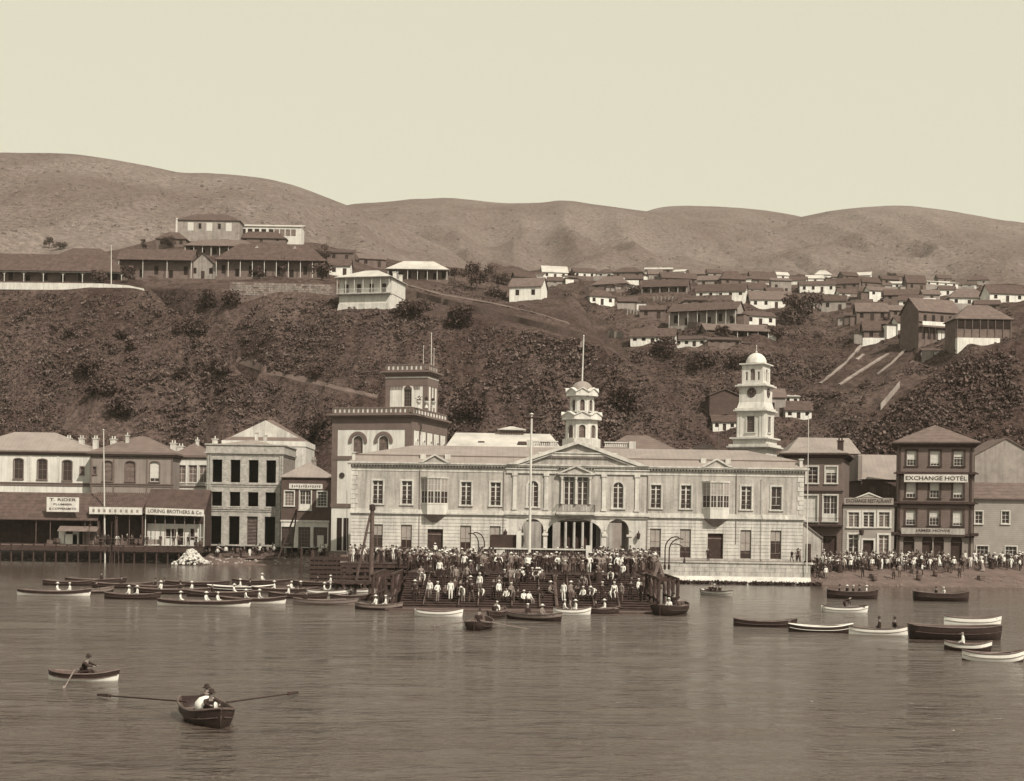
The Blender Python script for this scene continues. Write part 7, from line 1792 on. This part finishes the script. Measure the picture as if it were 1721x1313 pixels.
BOATS = [
 (90,1001,120,.06,dk,wh_,'white bellied boat at the far left',dict(strake=.2,crew=(S(.1),S(.45,'shirt','cap')))),
 (162,997,46,.7,gr,dk,'small grey dinghy between the far left boats',dict(crew=(S(0,'dark','bowler'),))),
 (222,1007,96,-.1,dk,dk,'low dark boat with two white hatted men',dict(crew=(S(-.1),S(.2,'shirt','straw')))),
 (342,1019,156,-.03,dk,wh_,'long white whaleboat with dark upper strake, nearest of the left cluster',dict(strake=.22,crew=(S(.05,'shirt','straw'),S(.3,'shirt','cap'),S(-.5,'shirt','straw'))),),
 (424,1014,110,.05,dk,wh_,'second white whaleboat behind the nearest one',dict(strake=.2,crew=(S(.2,'white','straw'),S(-.2,'shirt','straw')))),
 (548,1017,112,-.05,gr,gr,'pale grey open boat in the middle of the left cluster',dict(strake=.4,crew=(S(-.6,'dark','bowler'),))),
 (636,1025,80,-.16,gr,dk,'dark boat with light strake beside the crane',dict(crew=(S(-.1,'shirt','straw'),S(.3,'shirt','cap'),S(.5,'dark','bowler')))),
 (552,1000,74,.1,wh_,dk,'dark boat with white upper strake behind the grey boat',dict(strake=.35,crew=(S(-.2,'shirt','straw'),S(.1,'shirt','cap')))),
 (606,998,56,.03,wh_,wh_,'small white boat left of the crane',dict(crew=(S(0,'dark','cap'),))),
 (290,998,130,.02,dk,dk,'dark boat behind the long white whaleboat',dict(crew=(S(-.3),S(.2,'dark','bowler'),S(.5)))),
 (404,993,110,.06,dk,dk,'dark boat with pale gunwale in the second row at left',dict(railm='hull_white',crew=(S(0),S(.3,'dark','bowler')))),
 (478,997,110,.0,dk,gr,'dark lighter in the second row near the bulkhead',dict(crew=(S(-.3,'shirt'),S(.2,'shirt','cap'),S(.5,'dark')))),
 (205,988,100,.04,dk,dk,'dark boat in the back row at left',dict(crew=(S(0,'dark','bowler'),))),
 (330,985,110,-.04,dk,dk,'dark boat in the back row below the stone heap',dict(crew=())),
 (440,982,100,.05,dk,wd_,'brown boat in the back row below the warehouse',dict(crew=(S(0,'shirt'),))),
 (545,985,110,-.03,dk,dk,'dark flat boat alongside the bulkhead',dict(crew=(S(-.2,'dark','bowler'),S(.2,'shirt','straw')))),
 (160,980,100,.08,dk,dk,'dark boat in the back row off the ribbed shed',dict(crew=(S(.2,'dark','bowler'),))),
 (262,992,96,-.12,dk,gr,'dark boat crossing behind the second row',dict(crew=(S(0,'dark','bowler'),S(.3,'dark','bowler')))),
 (375,1003,120,.08,dk,dk,'dark boat wedged between the whaleboats',dict(crew=(S(-.3,'dark','bowler'),S(.3)))),
 (500,1006,100,-.1,dk,dk,'dark boat behind the pale grey boat',dict(crew=(S(0,'dark','bowler'),S(-.3)))),
 (590,1009,70,.12,dk,dk,'dark boat between grey boat and crane',dict(crew=(S(0,'dark','bowler'),))),
 (600,984,80,.0,dk,dk,'dark boat against the wharf piles',dict(crew=(S(.1,'dark','bowler'),))),
 (117,984,90,.03,dk,dk,'dark boat lying off the plumber shed',dict(crew=())),
 (738,1036,78,-.08,wh_,wh_,'plain white boat lying below the left of the steps',dict(transom=.5)),
 (806,1055,38,1.45,dk,dk,'dark boat seen end on before the steps',dict(L=5.2,Bm=1.8,transom=.5,crew=(S(.3,'mid','bowler'),S(-.1,'dark',None)),oars=2)),
 (835,1037,30,1.3,dk,dk,'small dark boat tied to the lower stage',dict(L=4.2,crew=(S(.2,'shirt','cap'),S(-.2,'dark','bowler')))),
 (898,1042,50,-.55,gr,dk,'grey skiff with white stern angled to the steps',dict(L=4.6,transom=.5,crew=(S(.3,'grey','straw'),S(-.3,'dark','cap')))),
 (961,1033,36,.1,wh_,wh_,'tiny white dinghy with people at the steps',dict(L=3.0,strake=.4,crew=(S(.2,'white','straw'),S(-.4,'shirt','cap'),S(-.1,'grey',None)))),
 (1010,1032,60,.05,dk,dk,'low dark punt at the right of the steps',dict(crew=(S(.2,'shirt','straw'),S(-.3,'dark','bowler')))),
 (1130,1032,40,1.1,dk,dk,'dark lighter full of people right of the landing',dict(L=5.5,Bm=2.2,D=.7,transom=.7,crew=(S(.2,'dark','bowler'),S(-.2,'dark','cap'),S(.4,'mid','bowler'),(0,'stand','dark','bowler'),S(-.4,'shirt','cap')))),
 (1205,1001,36,-1.0,wh_,wh_,'white boat with passengers turned toward the quay wall',dict(L=4.8,transom=.5,strake=.3,crew=(S(.2,'dark','bowler'),S(-.1,'dark','cap'),S(-.4,'dark','bowler')))),
 (1420,1029,76,.03,wh_,wh_,'white rowing boat alone off the beach',dict(strake=.3,transom=.5,railm='hull_dark',crew=((0,'bend','dark',None),))),
 (1432,1006,86,.05,dk,dk,'dark launch with crew close to the beach',dict(D=.75,Bm=2.2,crew=(S(-.2,'dark','straw'),S(.05,'dark','cap'),S(.3,'dark','bowler'),S(.55,'shirt','straw'),S(-.5,'dark','bowler')))),
 (1582,1010,90,-.03,dk,dk,'dark barge with white badge beached below the hotel',dict(D=.8,Bm=2.3,transom=.6,crew=(S(-.2,'dark','bowler'),S(.1,'shirt','cap')))),
 (1285,1053,104,-.08,dk,dk,'slim dark boat leading the moored string',dict(D=.4)),
 (1378,1063,104,-.08,dk,dk,'dark boat with white gunwale, second of the moored string',dict(railm='hull_white')),
 (1476,1067,98,-.05,wh_,wh_,'white boat with two dark figures, third of the moored string',dict(strake=.3,crew=(S(.05,'dark','bowler'),S(.55,'dark','bowler')))),
 (1606,1075,150,-.03,dk,dk,'big dark barge at the right edge',dict(D=.85,Bm=2.4,transom=.7,sheer=.15)),
 (1634,1052,96,.03,wh_,wh_,'white boat lying behind the big dark barge',dict(strake=.35,D=.6)),
 (1626,1094,72,-.3,wh_,dk,'dark boat with white bow in front of the big barge',dict(strake=.3,crew=(S(-.2,'shirt',None),))),
 (1668,1111,100,-.08,wh_,dk,'white topped boat nearest at the right edge',dict(strake=.45)),
 (140,1143,86,-.02,dk,wh_,'low white boat with one rower at lower left',dict(L=3.1,strake=.2,D=.32,sheer=.15,oars=2,crew=(S(0,'dark','bowler','row'),))),
]
for (px, py, Lp, rz, top, bot, lab, kw) in BOATS: boat(px, py, Lp, rz, top, bot, lab, **kw)
# cargo and clutter along the left shore, jetty and beach
CLR = random.Random(44)
bar_m = MB().lathe([(.24, 0), (.3, .2), (.33, .45), (.3, .7), (.24, .9)], 0, 0, 12).mesh('staves', 'timber', True)
hoop_m = MB().lathe([(.305, .2), (.325, .22), (.325, .27), (.315, .29)], 0, 0, 12).mesh('hoop', 'iron')
crm = MB().box(-.42, .42, -.35, .35, 0, .62).mesh('case', 'timber_worn')
slat = MB().box(-.45, .45, -.375, -.352, 0, .1).mesh('slat', 'timber')
def barrel(x, y, z, lab, g): 
    o = thing('barrel', lab, 'barrel', (x, y, z), CLR.uniform(0, 3), g); link('staves', bar_m, o); link('hoop', hoop_m, o); link('hoop', hoop_m, o, (0, 0, .4))
def crate(x, y, z, lab, g):
    o = thing('crate', lab, 'crate', (x, y, z), CLR.uniform(-.5, .5), g); link('case', crm, o); link('slat', slat, o, (0, 0, .02)); link('slat', slat, o, (0, 0, .26)); link('slat', slat, o, (0, 0, .5))
NW = ['first','second','third','fourth','fifth','sixth','seventh','eighth','ninth','tenth','eleventh','twelfth','thirteenth','fourteenth']
xs = sorted(W(px, 910, SY).x for px in (84, 92, 97, 155, 161, 200, 210, 228, 236, 332, 338))
for i, x in enumerate(xs): (barrel if i % 3 else crate)(x, SY-.1+CLR.uniform(0, .5), DZ, NW[i]+' from left of the casks and crates on the stilt jetty', 'cargo on the stilt jetty')
f_ = beach(350, 560, 925, 938); pts_ = sorted([f_(CLR) for i in range(14)])
for i, (x, y) in enumerate(pts_): (barrel if CLR.random() < .5 else crate)(x, y, gz(x, y)-.03, NW[i]+' from left of the casks and crates on the shore below the warehouse', 'cargo on the left shore')
f_ = beach(1380, 1700, 958, 978); pts_ = sorted([f_(CLR) for i in range(9)])
for i, (x, y) in enumerate(pts_): (barrel if CLR.random() < .3 else crate)(x, y, gz(x, y)-.08, NW[i]+' from left of the casks and crates on the right beach', 'cargo on the right beach')
for i, (px, y) in enumerate(((398, 936), (440, 940), (470, 934))):
    d_ = (W(px, y, 100)-Vector((0, 0, CAMZ))).normalized(); h = GROUND.ray_cast(Vector((0, 0, CAMZ)), d_)[0]
    o = thing('timber_stack', NW[i]+' from left of the stacks of sawn timber on the left shore', 'timber', h, CLR.uniform(-.2, .2), 'timber stacks on the left shore')
    for k in range(9): MB().box(-2.2+CLR.uniform(-.2, .2), 2.2+CLR.uniform(-.2, .2), -.5+.34*(k % 3), -.2+.34*(k % 3), .02+.16*(k//3), .16+.16*(k//3)).build('baulk', 'timber_worn' if k % 2 else 'timber', o)
mbs = MB()
for i in range(240):
    x = CLR.uniform(37, 95); y = shore_y(x)+CLR.uniform(-.4, 7)**1.0; z = gz(x, y); s_ = CLR.uniform(.25, .9)
    me = CLR.choice(stones); mbs.add([(x+v.co.x*s_, y+v.co.y*s_, z+v.co.z*s_) for v in me.vertices], [tuple(p.vertices) for p in me.polygons])
struct(mbs.build('beach_stones', 'timber_worn'), 'stuff')
# the near boat, rowed away from us
nb_ = boat(348, 1212, 60, -1.15, dk, dk, 'dark rowing boat in the foreground with rower and white bundle', L=4.4, Bm=1.7, D=.5, transom=.55, crew=((.35, 'row', 'dark', 'bowler'), (-.1, 'sit', 'dark', 'bowler')))
pc = nb_.location
for s, (px, py) in ((-1, (165, 1166)), (1, (500, 1162))):
    e = on_z(px, py, .15)
    o = thing('long_oar', ('left' if s < 0 else 'right')+' long oar of the foreground boat', 'oar', (pc.x-.1+s*.7, pc.y+.5, .62))
    d = Vector((e.x, e.y, .1))-Vector(o.location)
    MB().bar((0, 0, 0), d, .035, .03, 6).bar(d*.86, d, .1, .07, 4).build('shaft', 'timber_dark', o)
o = thing('white_bundle', 'white cloth bundle lying in the foreground boat', 'bundle', (pc.x+.0, pc.y-.2, .45))
quads = MB().lathe([(.25, -.1), (.42, .05), (.4, .25), (.25, .42), (.05, .48)], 0, 0, 12).build('cloth', 'cloth_white', o, smooth=True)


PEOPLE.sort(key=lambda q_: q_[0][0][1])                    # nearest show largest
near = PEOPLE[:296]; rest = PEOPLE[296:]
seen = {}
for a, k in near: seen.setdefault(a[6], []).append((a, k))
def ordw(i): return (['first','second','third','fourth','fifth','sixth','seventh','eighth','ninth','tenth','eleventh','twelfth','thirteenth','fourteenth','fifteenth','sixteenth','seventeenth','eighteenth','nineteenth','twentieth']+[t+'-'+u for t in ('twenty', 'thirty', 'forty') for u in ('first','second','third','fourth','fifth','sixth','seventh','eighth','ninth')])[i]
for lab, lst in seen.items():
    lst.sort(key=lambda q_: q_[0][0][0]/q_[0][0][1])
    for i, (a, k) in enumerate(lst):
        a = list(a)
        if '@' in lab: a[6] = lab.replace(', @ from left', '') if len(lst) == 1 else lab.replace('@', ordw(i))
        elif len(lst) > 1: a[6] = lab+', '+ordw(i)
        make_person(*a, **k)
# the far part of the crowd, too many to single out, as one mass
mbs = MB(); MK = ['skin', 'cloth_dark', 'cloth_mid', 'cloth_grey', 'cloth_white', 'hat_dark', 'hat_straw']
for a, k in rest:
    loc, p, ot, h_, rz, sc = a[:6]; me = FIG[p]; M_ = Matrix.Translation(loc) @ Matrix.Rotation(rz, 4, 'Z') @ Matrix.Scale(sc, 4)
    mm = [MK.index(q_) for q_ in ('skin', OUT[ot][0], OUT[ot][1], 'hat_dark')]
    o0 = len(mbs.v); mbs.v += [tuple(M_ @ v.co) for v in me.vertices]
    for f in me.polygons: mbs.f.append(tuple(i+o0 for i in f.vertices)); mbs.m.append(mm[f.material_index])
    if h_:
        q_ = POSES.get(p, POSES['arms'])['crown']; hm = HAT[h_]; o0 = len(mbs.v)
        mbs.v += [tuple(M_ @ (v.co+Vector((q_[0], q_[1], q_[2]+.005)))) for v in hm.vertices]
        c_ = 6 if h_ in ('straw', 'cap') else 5
        for f in hm.polygons: mbs.f.append(tuple(i+o0 for i in f.vertices)); mbs.m.append(c_)
struct(mbs.build('distant_crowd', MK, smooth=True), 'stuff')
# ------------------------------------------------------------------ the air between
hz_m = bpy.data.materials.new('haze'); hz_m.use_nodes = True
n = hz_m.node_tree.nodes; n.clear(); out = n.new('ShaderNodeOutputMaterial'); pv = n.new('ShaderNodeVolumePrincipled')
pv.inputs['Color'].default_value = (1.0, 0.96, 0.86, 1); pv.inputs['Density'].default_value = 0.00008; pv.inputs['Anisotropy'].default_value = 0.0
hz_m.node_tree.links.new(pv.outputs[0], out.inputs['Volume'])
hb_ = MB().box(-4300, 4300, -800, 5200, -6, 352).build('haze', hz_m)
struct(hb_, 'stuff')
